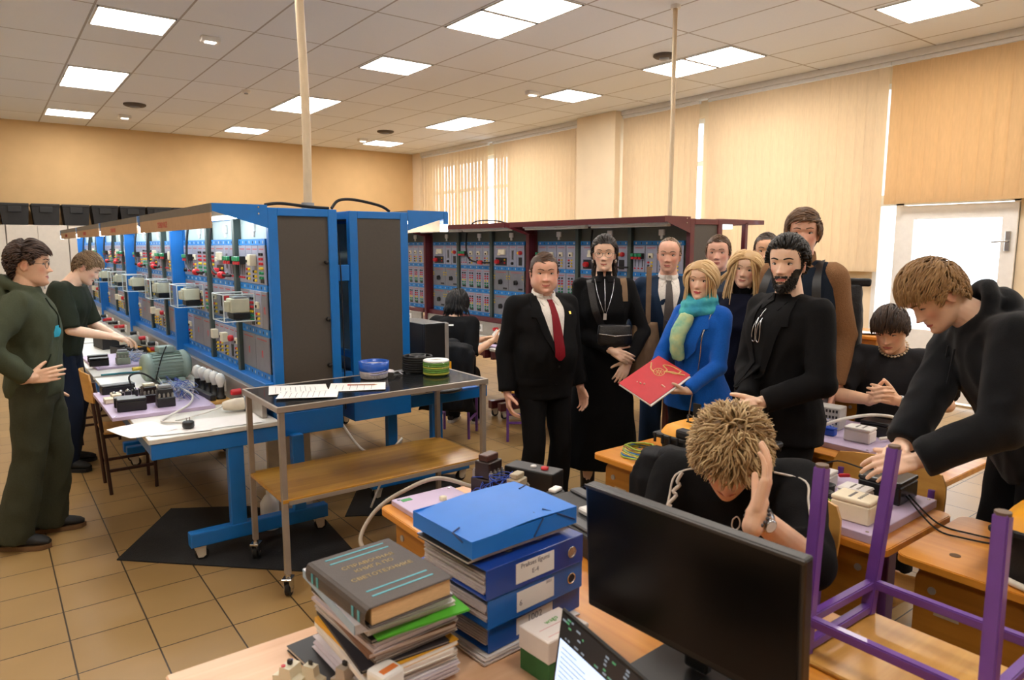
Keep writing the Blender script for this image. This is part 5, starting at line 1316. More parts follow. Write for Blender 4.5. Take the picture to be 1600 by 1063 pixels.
for du in (-.012, .016): f.strap('', bd, [(.02 + du, -.10), (.03 + du, -.15), (.03 + du, -.20), (.012 + du, -.205), (.012 + du, -.15), (.02 + du, -.10)], None, r=.0022, off=.012, mb=m)
f.strap('', bd, [(.03, -.10), (.02, -.06)], None, r=.002, off=.012, mb=m); m.build('hooked_glasses', silver, f.o)
f.hair(style(scalp(front=.070, side=.062, temple=.038, burn=.004, ear=.030, behind=.0, nape=-.05), lambda p: (.25 if p.z > .06 else 0, -1 if p.z > .04 else -.5, .15 if p.y > .02 and p.z > .05 else -.4), ln(.072, .012), lift=.40, jit=.09, shell=.020, cap=.0035, hug=.4), ['0A0807', '14100D', '261D18'], n=900, seg=8, r=.0055, seed=2)
_in = scalp(front=.070, side=.062, temple=.038, burn=.004, ear=.030, behind=.0, nape=-.05); _out = scalp(front=.069, side=.058, temple=.022, burn=-.03, ear=.012, behind=-.03, nape=-.062)
f.hair(style(lambda p: _out(p) and not _in(p), fl_down, lambda p: .010, lift=.08, jit=.15, shell=.0015), ['0D0A09', '1A1411'], n=420, seg=3, r=.0024, name='faded_sides', seed=22, cap=False)
def beardreg(p):
    if p.y < .012 or p.z > -.022: return False
    ax = abs(p.x); jaw = -.022 - .050 * max(0, min(1, (.056 - ax) / .030))
    if ax > .026: return p.z < jaw + .004 or ax > .056
    if p.z > -.050: return False
    if p.z > -.0615: return ax < .026
    if p.z > -.078: return ax > .0215 + (.004 if p.z > -.072 else 0)
    return True
f.hair(style(beardreg, lambda p: (p.x * 8, .5, -1.2), lambda p: .008 + .007 * (p.z < -.09), lift=.10, jit=.25, shell=.0015, cap=.0014), ['0D0A09', '1A1411', '2E241E'], n=1000, seg=4, r=.0022, name='beard', seed=5)
# ---- tall man with the backpack
f = Fig('tall man in a brown sweater and navy vest with a backpack', 3.633, 2.144, CAM(-149.5, -26), H=1.945, shw=.93, head=(2, 0, 26), par=dict(wid=.97), skin=2)
f.hang(1, .03); f.hang(-1, .035, -.02); f.stand(); shoes.append(f); f.build_body(stubble=0.4); f.face('4A3626', open_=.75)
trousers(f, trouser_grey)
m = MB()
for sd in (-1, 1): f.sleeve(m, sd, .017, .97)
f.torso(m, .0, .99, .012); f.garment('sweater', m, sweater_brown, wrinkle=.006)
m = MB(); f.torso(m, -.14, .945, .030, sx=.97)
c, q = f.spine(.885)
for sd in (-1, 1): caps(m, c + q @ Vector((sd * .06, -.01, .01)), .07, c + q @ Vector((sd * .155, -.01, -.01)), .072, 14)
f.garment('vest', m, vest_navy, wrinkle=.005); f.collar(sweater_brown, r=.066, h=.04, gap=.45)
bd = f.bvh('vest')
for sd in (-1, 1): f.strap('backpack_strap', bd, [(sd * .10, .03), (sd * .135, -.08), (sd * .15, -.2), (sd * .15, -.34)], dark_plastic, flat=.028, off=.008)
f.hair(style(scalp(front=.068, side=.058, temple=.02, burn=-.02), fl_side(1, .1), ln(.075, .04), lift=.30, jit=.10, shell=.016, cap=.008), ['3A281B', '59402C', '7E6045'], n=850, seg=8, r=.006, seed=6)
hp = f.W @ Vector((-.05, -.255, 1.0)); bpk = bag('dark roll-top backpack on the back of the tall man', 'backpack', 'backpack', hp.x, hp.y, hp.z, f.W.to_euler().z + .35, (.36, .17, .50), M('black_nylon', '17191D', .6, var=.15, bump=.3, bscale=90), False)
m = MB(); m.box(-.21, .17, -.03, .03, .49, .535, b=.012); m.build('rolled_top', M('black_nylon', '17191D', .6, var=.15, bump=.3, bscale=90), bpk)
# ---- boy with the necklace, seated
f = Fig('seated boy in a charcoal t-shirt with a bead necklace, hands clasped', 4.02, 1.79, CAM(-155.5, -6), H=1.75, pelvis=(0, -.02, .63), lean=(4, 0, 0), chest=(11, 0, 0), head=(27, 2, -8), par=dict(wid=1.0, fat=.5), skin=1, neckf=.01)
f.set_arm(-1, (3.665, 1.600, .935), pole=(-1, .1, -.6), hand=dict(world=True, f=(-.75, .45, .35), n=(-.2, .9, .2)), curl=(.55, .7, .5))
f.set_arm(1, (3.625, 1.715, .925), pole=(1, .1, -.6), hand=dict(world=True, f=(-.6, -.55, .4), n=(.4, -.8, .1)), curl=(.55, .7, .5))
for sd in (-1, 1): f.set_leg(sd, (sd * .12, .42, 0), (sd * .1, 1))
f.build_body(); f.face('2A1C14', open_=.4)
trousers(f, trouser_black); top_(f, tee_char, e=.018, es=.026, up=.40, cuff=.012, name='tshirt', wr=.006)
m = MB(); c = f.nb
for i in range(26):
    a = 2 * pi * i / 26; m.ell(c + f.q1 @ Vector((.068 * sin(a), .006 + .078 * cos(a), .012 - .030 * cos(a))), (.0075, .0075, .006), nu=8, nv=6)
m.build('bead_necklace', M('pale_beads', 'D8C3A5', .4), f.o)
def watch(f, sd, face_mat, strap_mat, k=.93):
    a, b, c = f.arm[sd]; p = b.lerp(c, k); d = (c - b).normalized(); o = MB()
    up = Vector((0, 0, 1)); up = (up - d * up.dot(d)).normalized()
    o.lathe([(.030, -.008), (.031, 0), (.030, .008)], p, d, 18, 0)
    n_ = (f.I.to_3x3() @ Vector((-.8, -.6, .35))); n_ = (n_ - d * n_.dot(d)).normalized()
    o.lathe([(.017, 0), (.018, .006), (.015, .008)], p + n_ * .027, n_, 16, 0); o.lathe([(.0145, .008), (.001, .0085)], p + n_ * .027, n_, 16, 1)
    return o.build('wristwatch', [strap_mat, face_mat], f.o)
watch(f, -1, M('dark_watch_face', '243048', .2), silver)
f.hair(style(scalp(front=.055, side=.048, temple=.022, burn=-.015), fl_fwd, ln(.095, .035), lift=.5, jit=.10, grav=.25, shell=.018, cap=.008), ['1A110C', '2E2018', '4A3628'], n=850, seg=8, r=.006, seed=8)
# ---- boy leaning over the desk, in the hoodie
f = Fig('boy in a charcoal hoodie standing bent over the desk at the right', 2.975, .855, CAM(-157.2, -68), H=1.84, pelvis=(0, -.06, .985), lean=(18, 0, 0), chest=(36, 0, 0), head=(46, 0, 6), par=dict(wid=.97), skin=0, neckf=.03, hs=1.02)
f.set_arm(-1, (2.475, 1.005, .995), pole=(-.7, -.4, -1), hand=dict(world=True, f=(-.8, .55, -.1), n=(.3, .5, -.7)), curl=(.35, .5, .4))
f.set_arm(1, (2.53, 1.10, .965), pole=(.6, -.4, -1), hand=dict(world=True, f=(-.85, .2, -.1), n=(-.2, -.6, -.7)), curl=(.4, .5, .4))
f.stand(.12); shoes.append(f); f.build_body(vox=.0036); f.face('6A4E36', open_=.35)
trousers(f, trouser_black, e=.02)
def hood(m):
    c = f.nb; q = f.q1
    m.tube([c + q @ Vector((.074 * sin(a), -.012 + .076 * cos(a), -.006 - .024 * cos(a) + (.045 if cos(a) < 0 else 0) * -cos(a))) for a in [2 * pi * i / 24 for i in range(24)]], .028, 10, closed=True)
    m.ell(c + q @ Vector((0, -.085, -.045)), (.10, .055, .085), T=None)
top_(f, hoodie_black, t0=-.16, e=.030, es=.026, cuff=.004, name='hoodie', wr=.009, extra=hood, t1=.95)
bd = f.bvh('hoodie')
for sd in (-1, 1):
    m = MB(); p0 = f.hit(bd, sd * .03, -.06, .006); 
    if p0: m.tube([p0, p0 + Vector((0, .01, -.09)), p0 + Vector((0, .02, -.18))], .004, 6); m.cyl(p0 + Vector((0, .02, -.18)), p0 + Vector((0, .021, -.205)), .005, n=8, mi=1); m.build('drawstring', [hoodie_black, gold], f.o)
m = MB()
for k in (-.035, .0, .035, .07):
    pass
f.hair(style(scalp(front=.060, side=.055, temple=.022, burn=-.015), fl_fwd, ln(.085, .026), lift=.6, jit=.20, shell=.018, cap=.007), ['5A4028', '87663F', 'B08E62'], n=1300, seg=8, r=.0042, seed=10)
# ---- curly boy at the front desk
f = Fig('boy with tousled bleached hair resting his bowed head on his hand', 1.925, 1.275, CAM(-144.7, -8), H=1.74, shw=1.08, pelvis=(0, -.04, .585), lean=(16, 2, 0), chest=(32, 5, 0), head=(46, -4, 4), par=dict(wid=1.0), skin=1, neckf=.02, hs=1.06)
f.set_arm(-1, (1.445, .935, 1.075), pole=(-.6, .2, -1), hand=dict(world=True, f=(.42, .02, .86), n=(-.45, .85, -.1)), curl=(.20, .30, .25), thumb=(.5, .2))
f.set_arm(1, (1.46, 1.12, .82), pole=(.5, .2, -1), hand=dict(world=True, f=(-.5, -.8, 0), n=(0, 0, -1)), curl=(.3, .4, .3))
for sd in (-1, 1): f.set_leg(sd, (sd * .14, .40, 0), (sd * .1, 1))
f.build_body(vox=.0036); f.face('6A5238', open_=.3)
trousers(f, trouser_black)
top_(f, tee_black, e=.018, es=.024, up=.62, cuff=.012, name='sweatshirt', wr=.008)
bd = f.bvh('sweatshirt'); wl_ = M('white_piping', 'D9D2C8', .7)
def piping(path, F=None): f.strap('piping', bd, path, wl_, r=.003, off=.003, F=F, sub=6)
for sd in (-1, 1):
    a, b, c = f.arm[sd]; P = []
    for (t, an) in ((-.25, .6), (.1, .5), (.35, .7), (.6, 1.0), (.9, 1.1)):
        base = a.lerp(b, max(0, t)) if t >= 0 else a.lerp(f.nb, -t * 1.6)
        d = f.I.to_3x3() @ Vector((-.62, -.55, .9 - an * .5)).normalized()
        r = bd.ray_cast(base + d * .5, -d)[0]
        if r: P.append(r + d * .002)
    if len(P) > 2: m = MB(); m.tube(spline(P, 5), .0032, 6); m.build('piping', wl_, f.o)
bw_ = f.bvh('sweatshirt'); O_ = f.I @ Vector((0, 0, 1.72))
for nm_, path_, rad_ in (('sleeve_print', [(.776, .624, -.322), (.769, .627, -.335), (.771, .624, -.34), (.763, .629, -.349), (.767, .626, -.355), (.756, .631, -.367), (.76, .628, -.371)], .006),
                   ('sleeve_print', [(.911, .506, -.416), (.902, .512, -.422), (.903, .51, -.433), (.89, .519, -.434), (.884, .522, -.443), (.893, .514, -.449), (.904, .505, -.454)], .0025),
                   ('sleeve_print', [(.902, .514, -.411), (.907, .509, -.42), (.912, .504, -.422)], .0025),
                   ('chest_emblem', [(.828, .573, -.389), (.833, .570, -.385), (.836, .567, -.391), (.835, .567, -.4), (.83, .57, -.404), (.826, .573, -.398), (.828, .573, -.389)], .0022)):
    P = []
    for d_ in path_:
        dd = (f.I.to_3x3() @ Vector(d_)).normalized(); h_ = bw_.ray_cast(O_, dd)[0]
        if h_: P.append(h_ - dd * .002)
    if len(P) > 2: m = MB(); m.tube(spline(P, 3), rad_, 6); m.build(nm_, wl_, f.o)
watch(f, -1, M('white_watch_face', 'F2F4F6', .15), silver, .90)
a, b, c = f.arm[-1]; p = b.lerp(c, .985); d = (c - b).normalized(); m = MB(); u = d.orthogonal().normalized(); v = d.cross(u)
for i in range(18): m.ell(p + (u * cos(2 * pi * i / 18) + v * sin(2 * pi * i / 18)) * .031, (.0052,) * 3, nu=7, nv=5)
m.build('bead_bracelet', M('grey_beads', '4A4A4E', .3), f.o)
f.hair(style(scalp(front=.062, side=.055, temple=.018, burn=-.02), lambda p: (p.x * 10, .35 if p.y > -.02 else -.4, -.25), ln(.066, .042), lift=.40, jit=.36, curl=.50, shell=.022, cap=.010, hug=.15), ['2E1F14', '94744A', 'EAD2A2'], n=2600, seg=8, r=.0034, seed=12)
curly = f
# ---- two boys at the left
f = Fig('boy in an olive hoodie and glasses standing with a hand on his hip', .19, 4.80, CAM(-92.5, 80), H=1.755, lean=(-1, 0, 0), head=(4, 0, 0), par=dict(wid=.96, nose=1.1), skin=1, shw=.98, hs=1.05)
f.set_arm(1, (.235, .015, 1.0), pole=(.9, -1, .1), world=False, hand=dict(f=(-.22, .95, .12), n=(-.95, -.2, -.1)), curl=(.2, .3, .25), thumb=(.6, .2))
f.hang(-1); f.set_leg(1, (.10, -.15, 0), (.30, 1)); f.set_leg(-1, (-.12, -.02, 0), (-.05, 1))
f.build_body(); f.face('2A1C14', open_=.75)
trousers(f, olive_tr, e=.024, hem=.034, wr=.010, t1=.16)
def hood(m):
    c = f.nb; q = f.q1
    m.tube([c + q @ Vector((.080 * sin(a), -.024 + .082 * cos(a), .012 - .026 * cos(a) + (.03 if cos(a) < 0 else 0) * -cos(a))) for a in [2 * pi * i / 24 for i in range(24)]], .027, 10, closed=True)
    m.ell(c + q @ Vector((0, -.100, -.05)), (.10, .04, .10))
top_(f, olive, t0=-.12, e=.025, es=.022, cuff=-.002, name='hoodie', wr=.011, extra=hood, t1=.95)
bd = f.bvh('hoodie')
f.patch('chest_logo', bd, [(-.205, .04, .10), (-.24, .025, .115), (-.27, .05, .09)], M('turquoise_print', '2AA6BE', .6), n=6, off=.002, th=.0015)
f.strap('drawstring', bd, [(.03, -.05), (.045, -.13), (.05, -.22)], olive_dark, r=.004)
f.strap('pocket_edge', bd, [(.13, -.36), (.155, -.42), (.17, -.48)], olive_dark, r=.004)
f.hair(style(scalp(front=.064, side=.056, temple=.028, burn=-.008, ear=.022, behind=-.01), lambda p: (-.5 if p.z > .05 else 0, .8 if p.y > -.02 else -.3, -.25), ln(.080, .016), lift=.35, jit=.12, shell=.018, cap=.005), ['1E130D', '33221A', '523A2C'], n=900, seg=8, r=.0058, seed=14)
f.glasses(thin_metal)
for sd in (-1, 1): f.shoe(sd, shoe_black, gum, laces=ivory)
f = Fig('boy in a dark green t-shirt bent over the far bench', .43, 6.30, CAM(-95.9, 72), H=1.745, lean=(8, 0, 0), chest=(16, 0, 0), head=(34, 0, 4), par=dict(wid=.97), skin=0, neckf=.02)
f.set_arm(1, (.735, 6.02, 1.035), pole=(.5, -.5, -1), hand=dict(world=True, f=(.9, -.1, -.25), n=(-.2, .1, -1)), curl=(.4, .5, .4))
f.set_arm(-1, (.80, 6.20, 1.01), pole=(-.5, -.3, -1), hand=dict(world=True, f=(.9, -.2, -.3), n=(0, -.3, -1)), curl=(.4, .5, .4))
f.stand(.11); f.build_body(vox=.005); f.face('5A4530', open_=.4)
trousers(f, jeans, e=.022, hem=.02, wr=.008); top_(f, olive_dark, t0=-.06, e=.026, es=.020, up=.48, cuff=.006, name='tshirt', wr=.010, t1=.95)
f.hair(style(scalp(front=.062, side=.055, temple=.02, burn=-.015), fl_fwd, ln(.055, .022), lift=.4, jit=.15, shell=.012), ['4A3826', '6E573E', '8E7658'], n=700, r=.0048, seed=15)
for sd in (-1, 1): f.shoe(sd, shoe_black, black_rubber)
# ---- person seated at the dark red rack, seen from behind
f = Fig('dark-haired person in a black t-shirt seated with their back turned', 3.36, 5.36, rad(-48), H=1.70, pelvis=(0, 0, .56), lean=(6, 0, 0), chest=(14, 0, 0), head=(22, 0, -10), par=dict(wid=1.0), skin=1)
f.set_arm(1, (3.66, 5.14, .86), pole=(.35, -.3, -1), hand=dict(world=True, f=(.8, -.1, .2), n=(-.2, .6, .4)), curl=(.5, .5, .4))
f.set_arm(-1, (3.74, 5.40, .84), pole=(-.35, -.3, -1), hand=dict(world=True, f=(.8, -.3, .1), n=(0, -.5, -.6)), curl=(.5, .5, .4))
for sd in (-1, 1): f.set_leg(sd, (sd * .12, .40, 0), (0, 1))
f.build_body(vox=.006); f.face(open_=.5)
trousers(f, trouser_black); top_(f, tee_black, e=.024, es=.026, up=.5, cuff=.008, name='tshirt')
f.patch('nape_print', f.bvh('tshirt'), [(-.085, -.03, .03), (-.10, -.03, .03)], white_plastic, n=6, off=.003, th=.002, back=True)
f.hair(style(scalp(front=.066, nape=-.08, behind=-.06, ear=-.03), lambda p: (p.x * 9, p.y * 3, -1), lambda p: .16, lift=.5, jit=.10, grav=.6, shell=.024, cap=.012), ['080707', '100E0E', '1E1A1A'], n=750, seg=9, r=.0075, seed=16)

for f in shoes:
    if f is not FIGS[1]:
        for sd in (-1, 1): f.shoe(sd, shoe_black, black_rubber)
for f in FIGS:
    if f.pel.z < .6:
        for sd in (-1, 1): f.shoe(sd, shoe_black, white_sole)
# ------------------------------------------------------------------ desks, chairs and what lies on them
purple = M('purple_steel', '6A3F96', .4, var=.06, coat=.2); desk_or = wood('orange_desk_laminate', 'C67A22', 'DC9638', rough=.32, axis=1, coat=.3)
desk_edge = wood('desk_front_ply', 'A0681E', 'B87C2A', rough=.4, axis=1); beech = wood('beech_teacher_desk', 'DDAE86', 'EBC4A0', rough=.4, axis=0, coat=.2)
chair_ply = wood('chair_plywood', 'C08A3E', 'D6A452', rough=.38, axis=0, coat=.2); brown_steel = M('brown_steel', '3A211C', .45)
def rrect(x0, x1, y0, y1, r, n=5):
    P = []
    for cx, cy, a0 in ((x1 - r, y1 - r, 0), (x0 + r, y1 - r, 90), (x0 + r, y0 + r, 180), (x1 - r, y0 + r, 270)):
        for i in range(n + 1): a = rad(a0 + 90 * i / n); P.append((cx + r * cos(a), cy + r * sin(a)))
    return P
ZD = .76
def student_desk(x0, x1, y0, y1, label, sticker=False, group=None):
    o = thing('school_desk', label, 'desk', ((x0 + x1) / 2, (y0 + y1) / 2, 0)); hx, hy = (x1 - x0) / 2, (y1 - y0) / 2
    m = MB(); m.prism(rrect(-hx, hx, -hy, hy, .035), ZD - .024, ZD - .002); m.prism(rrect(-hx + .004, hx - .004, -hy + .004, hy - .004, .033), ZD - .002, ZD); m.build('desk_top', desk_or, o)
    m = MB(); T = Matrix.Translation((-hx + .045, 0, 0)) @ Matrix(((0, 0, 1, 0), (1, 0, 0, 0), (0, 1, 0, 0), (0, 0, 0, 1)))
    m.prism(rrect(-hy + .05, hy - .05, .40, ZD - .035, .04), 0, .016, T=T); pf = m.build('front_panel', desk_edge, o)
    for y in (-hy + .10, hy - .10):
        for z in (.47, .66): MB().cyl((-hx + .040, y, z), (-hx + .046, y, z), .012, n=10).build('bolt', M('bolt_zinc', 'A8A29A', .5, metal=.3), pf)
    if sticker: MB().box(-hx + .0435, -hx + .045, hy - .18, hy - .11, .585, .62).build('sticker', M('grey_sticker', 'B8A890', .6), pf)
    for y in (-hy + .10, hy - .10):
        m = MB(); m.box(-.03, .03, y - .015, y + .015, .03, ZD - .025, b=.003); m.box(-hx + .05, hx - .03, y - .016, y + .016, ZD - .05, ZD - .025, b=.003); m.box(-hx + .02, hx - .02, y - .02, y + .02, .012, .04, b=.004)
        m.build('leg', purple, o)
    m = MB(); m.box(-.012, .012, -hy + .115, hy - .115, .30, .33, b=.003); m.build('cross_bar', purple, o)
    for x in (-hx + .035, hx - .035):
        for y in (-hy + .10, hy - .10): MB().box(x - .022, x + .022, y - .024, y + .024, 0, .013, b=.003).build('foot', dark_plastic, o)
    return o
student_desk(1.10, 1.72, .99, 2.28, 'school desk of the front row holding the lilac board with contactors', False)
student_desk(1.10, 1.72, -.32, .97, 'school desk of the front row with the upturned purple chair on it', False)
student_desk(2.20, 2.72, .965, 2.30, 'school desk of the second row with the cable bundle and yellow-lidded case', True)
student_desk(2.22, 2.74, -.37, .945, 'school desk of the second row with a small sticker on its front panel', True)
student_desk(3.04, 3.55, 1.13, 2.30, 'school desk of the third row in front of the boy with the necklace', False)
student_desk(4.46, 4.94, 2.16, 3.40, 'school desk of the fourth row behind the tall man', False)
# teacher's desk
o = thing('teacher_desk', 'beech teacher desk in the foreground with books, binders and laptop', 'desk', (.66, .93, 0))
m = MB(); m.box(-.403, .385, -.73, .722, .724, .75, b=.004); m.build('desk_top', beech, o)
for y in (-.68, .66): MB().box(-.36, .36, y - .011, y + .011, 0, .724, b=.002).build('side_panel', beech, o)
MB().box(.30, .318, -.66, .64, .25, .724, b=.002).build('modesty_panel', beech, o)
def school_chair(label, x, y, rz, steel=purple, h=.45, wd=.38, z=0, group=None, flip=False):
    """faces local +Y"""
    o = thing('school_chair', label, 'chair', (x, y, z), rz, group); w2 = wd / 2
    m = MB(); rows = []
    for i in range(7):
        t = i / 6; rows.append([(u * w2 * (1 - .05 * t), -.17 + .36 * t, h + .012 * u * u - .012 * sin(pi * t) - .02 * max(0, t - .8) * 5 * .3) for u in (-1, -.6, -.2, .2, .6, 1)])
    m.sheet(rows, .012, nrm=(0, 0, 1)); m.build('seat', chair_ply, o)
    m = MB(); rows = []
    for i in range(6):
        t = i / 5; zz = h + .22 + .20 * t; k = 1 - .10 * (2 * t - 1) ** 4
        rows.append([(u * (w2 + .01) * k, -.205 - .02 * t - .035 * (1 - u * u), zz + (.012 * (1 - u * u) if t > .9 else 0)) for u in (-1, -.7, -.35, 0, .35, .7, 1)])
    m.sheet(rows, .011, nrm=(0, 1, 0)); bk = m.build('backrest', chair_ply, o)
    for u in (-1, 1): MB().cyl((u * w2 * .8, -.196, h + .30), (u * w2 * .8, -.222, h + .30), .010, n=10).build('rivet', chrome, bk)
    for s in (-1, 1):
        m = MB(); m.box(s * (w2 - .035) - .011, s * (w2 - .035) + .011, .125, .147, 0, h - .012, b=.003); m.build('leg', steel, o)
        m = MB(); m.tube([(s * (w2 - .035), -.15, 0), (s * (w2 - .035), -.175, h - .02), (s * (w2 - .035), -.205, h + .36)], .0125, 8); m.build('leg', steel, o)
        m = MB(); m.box(s * (w2 - .035) - .009, s * (w2 - .035) + .009, -.17, .13, h - .035, h - .013, b=.002); m.build('side_rail', steel, o); m = MB(); m.box(s * (w2 - .035) - .009, s * (w2 - .035) + .009, -.155, .13, .16, .18, b=.002); m.build('side_rail', steel, o)
    m = MB(); m.box(-w2 + .04, w2 - .04, .126, .144, h - .035, h - .014, b=.002); m.build('cross_rail', steel, o)
    return o
school_chair('plywood chair behind the second row, its broad curved back seen above the boards', 2.66, 1.28, pi / 2, h=.42, wd=.43)
school_chair('plywood chair under the seated boy with the necklace', 4.13, 1.79, pi / 2 + .35, h=.50)
school_chair('purple-legged chair in front of the dark red bench beside the man with the red tie', 3.78, 4.85, rad(53))
school_chair('chair under the person seated with their back turned', 3.36, 5.30, rad(-48), h=.43)
school_chair('wooden chair with dark brown legs pulled up to the left bench', .74, 5.56, -pi / 2 + .0, steel=brown_steel, h=.44)
school_chair('second wooden chair at the left bench, behind the boy in the t-shirt', .72, 7.1, -pi / 2, steel=brown_steel, h=.44)
o = school_chair('chair of the boy with the bowed head', 1.92, 1.28, pi / 2, h=.46)
# chair with a jacket over its back
o = school_chair('chair with a black jacket hung over its back, left of the bowed boy', 1.93, 1.74, pi / 2, h=.44, wd=.40)
jm = MB(); rows = []
for k in range(15):
    t = k / 14; u = -1 + 2 * t
    prof = []
    for j, (dy, z) in enumerate(((.02, .48), (.03, .62), (.025, .76), (.005, .865), (-.03, .885), (-.065, .86), (-.085, .74), (-.095, .60), (-.09, .42), (-.08, .30))):
        ww_ = (.235 + (.03 if j in (0, 9) else 0)) * (1 - .10 * max(0, abs(u) - .75) * 4 * (1 if 2 < j < 6 else 0))
        prof.append((u * ww_, -.205 + dy + .012 * sin(u * 9 + j) - .03 * (1 - u * u), z - .03 * abs(u) ** 3 * (1 if 2 < j < 6 else .3)))
    rows.append(prof)
jm.sheet(rows, .016)
for s in (-1, 1): caps(jm, (s * .20, -.26, .80), .045, (s * .19, -.30, .50), .038, 12); caps(jm, (s * .19, -.30, .50), .038, (s * .13, -.31, .34), .034, 12)
loft(jm, [((0, -.20, .865), (.10, 0, 0), (0, .045, 0)), ((0, -.21, .90), (.095, 0, 0), (0, .04, 0)), ((0, -.215, .92), (.07, 0, 0), (0, .03, 0))], 16)
jk = remesh(jm, .010, 3, .5, .006, 9); jk.materials.append(cloth('black_jacket_nylon', '1A1B1E', rough=.6, sheen=0))
q = tag(link('jacket', jk, None, (1.93, 1.74, 0)), 'black jacket hung over the chair back left of the bowed boy', 'jacket'); q.rotation_euler.z = pi / 2
q = tag(link('jacket', jk, None, (3.36, 5.30, -.01)), 'dark jacket over the chair of the person seated with their back turned', 'jacket'); q.rotation_euler.z = rad(-48)
# the upturned chair on the front desk
o = thing('upturned_chair', 'purple tubular chair standing upside down on the front desk at right', 'chair', (1.615, .62, ZD))
ax, ay = .150, .185
m = MB(); m.box(-ax - .02, ax + .02, -ay - .03, ay + .02, .0, .012, b=.004); m.build('seat', chair_ply, o)
def sq(m, p, q, s=.0135): 
    p, q = Vector(p), Vector(q); d = (q - p).normalized(); u = d.cross(Vector((0, 0, 1))); u = u.normalized() if u.length > .3 else Vector((1, 0, 0)); u = (u - d * u.dot(d)).normalized(); v = d.cross(u)
    V = [a + u * s * i + v * s * j for a in (p, q) for i, j in ((-1, -1), (1, -1), (1, 1), (-1, 1))]
    bm = bmesh.new(); vs = [bm.verts.new(t) for t in V]
    for f in ((3, 2, 1, 0), (4, 5, 6, 7), (0, 1, 5, 4), (1, 2, 6, 5), (2, 3, 7, 6), (3, 0, 4, 7)): bm.faces.new([vs[i] for i in f])
    bmesh.ops.recalc_face_normals(bm, faces=bm.faces[:]); bmesh.ops.bevel(bm, geom=bm.edges[:], offset=.003, segments=2, affect='EDGES'); bm.verts.index_update()
    m.add([x.co.copy() for x in bm.verts], [[x.index for x in f.verts] for f in bm.faces]); bm.free()
tops = {}
for sx in (-1, 1):
    for sy in (-1, 1):
        m = MB(); b0 = Vector((sx * ax, sy * ay, .012)); t0 = Vector((sx * ax + .085, sy * ay + .03 * (1 if sx < 0 else .05), .44)); tops[sx, sy] = (b0, t0); sq(m, b0, t0, .0145); lg = m.build('leg', purple, o)
        c = MB(); c.cyl(t0 - Vector((0, 0, .004)), t0 + Vector((0, 0, .006)), .015, n=12); c.build('leg_cap', M('leg_cap_brown', '6B5848', .6), lg)
at_ = lambda k, z: tops[k][0].lerp(tops[k][1], (z - .012) / .428)
for z, pr in ((.028, (((-1, 1), (1, 1)), ((-1, -1), (1, -1)))), (.09, (((-1, 1), (1, 1)), ((-1, 1), (-1, -1)), ((1, 1), (1, -1)), ((-1, -1), (1, -1))))):
    for a_, b_ in pr: m = MB(); sq(m, at_(a_, z), at_(b_, z), .0115); m.build('rail', purple, o)
# ---- monitor and laptop
scr_black = M('screen_black', '060607', .3, var=.2, spec=.3); bezel = M('bezel_black', '131314', .38, var=.15)
o = thing('monitor', 'black switched-off flat monitor turned towards the camera in the foreground', 'monitor', (1.135, .905, ZD), rad(3.4))
Rm = Matrix.Translation((0, 0, .24)) @ Matrix.Rotation(rad(-3), 4, 'Y')
m = MB(); m.box(-.006, .028, -.272, .272, -.155, .158, b=.006, T=Rm); m.box(.026, .06, -.16, .16, -.10, .08, b=.012, T=Rm); m.build('housing', bezel, o)
MB().box(-.0075, -.0055, -.262, .262, -.135, .150, T=Rm).build('screen', scr_black, o)
m = MB(); m.box(-.010, -.0056, -.272, .272, .1505, .158, b=.001, T=Rm); m.build('top_bezel', M('bezel_grey', '3A3735', .35), o)
m = MB(); m.box(.06, .085, -.03, .03, .02, .25, b=.006); m.box(-.05, .15, -.12, .12, 0.0, .014, b=.004); m.build('stand', bezel, o)
scr_page = M('screen_page', 'C9D6EA', .3, var=.03, emit=1.1, ecol=lin('B4C8E6')); scr_bar = M('screen_toolbar', '23262B', .3, var=.1, emit=.06, ecol=lin('30343C'))
o = thing('laptop', 'black laptop with a lit document window in the bottom foreground', 'laptop', (.839, .849, .752), rad(-9))
m = MB(); m.box(-.23, .0, -.175, .175, 0, .018, b=.004); m.build('base', bezel, o)
kb = MB()
for r_ in range(5):
    for k in range(13): kb.box(-.20 + r_ * .026, -.178 + r_ * .026, -.160 + k * .0245, -.139 + k * .0245, .018, .0205)
kb.build('keyboard', dark_plastic, o)
Rl = Matrix.Translation((0, 0, .016)) @ Matrix.Rotation(rad(8), 4, 'Y')
m = MB(); m.box(0, .008, -.175, .175, 0, .215, b=.003, T=Rl); lid = m.build('lid', bezel, o)
m = MB(); m.box(-.0012, -.0004, -.165, .165, .185, .207, 0, T=Rl); m.box(-.0012, -.0004, -.165, .165, .155, .185, 0, T=Rl); m.box(-.0012, -.0004, -.165, .165, .015, .155, 1, T=Rl)
rr = random.Random(5)
for k in range(46):
    y = rr.uniform(-.16, .15); z = rr.choice((.201, .194, .186, .178, .168, .161)); m.box(-.0018, -.001, y, y + rr.uniform(.004, .014), z, z + .0035, 2 if rr.random() < .75 else 3, T=Rl)
for k in range(12): m.box(-.0016, -.001, .16 - rr.uniform(.02, .13), .155, .14 - k * .010, .1412 - k * .010, 4, T=Rl)
m.build('screen', [scr_bar, scr_page, M('screen_icon', '8FA0B4', .4, emit=.3, ecol=lin('8FA0B4')), M('screen_icon_green', '58A878', .4, emit=.3, ecol=lin('58A878')), M('screen_text', '8894A8', .4)], lid)
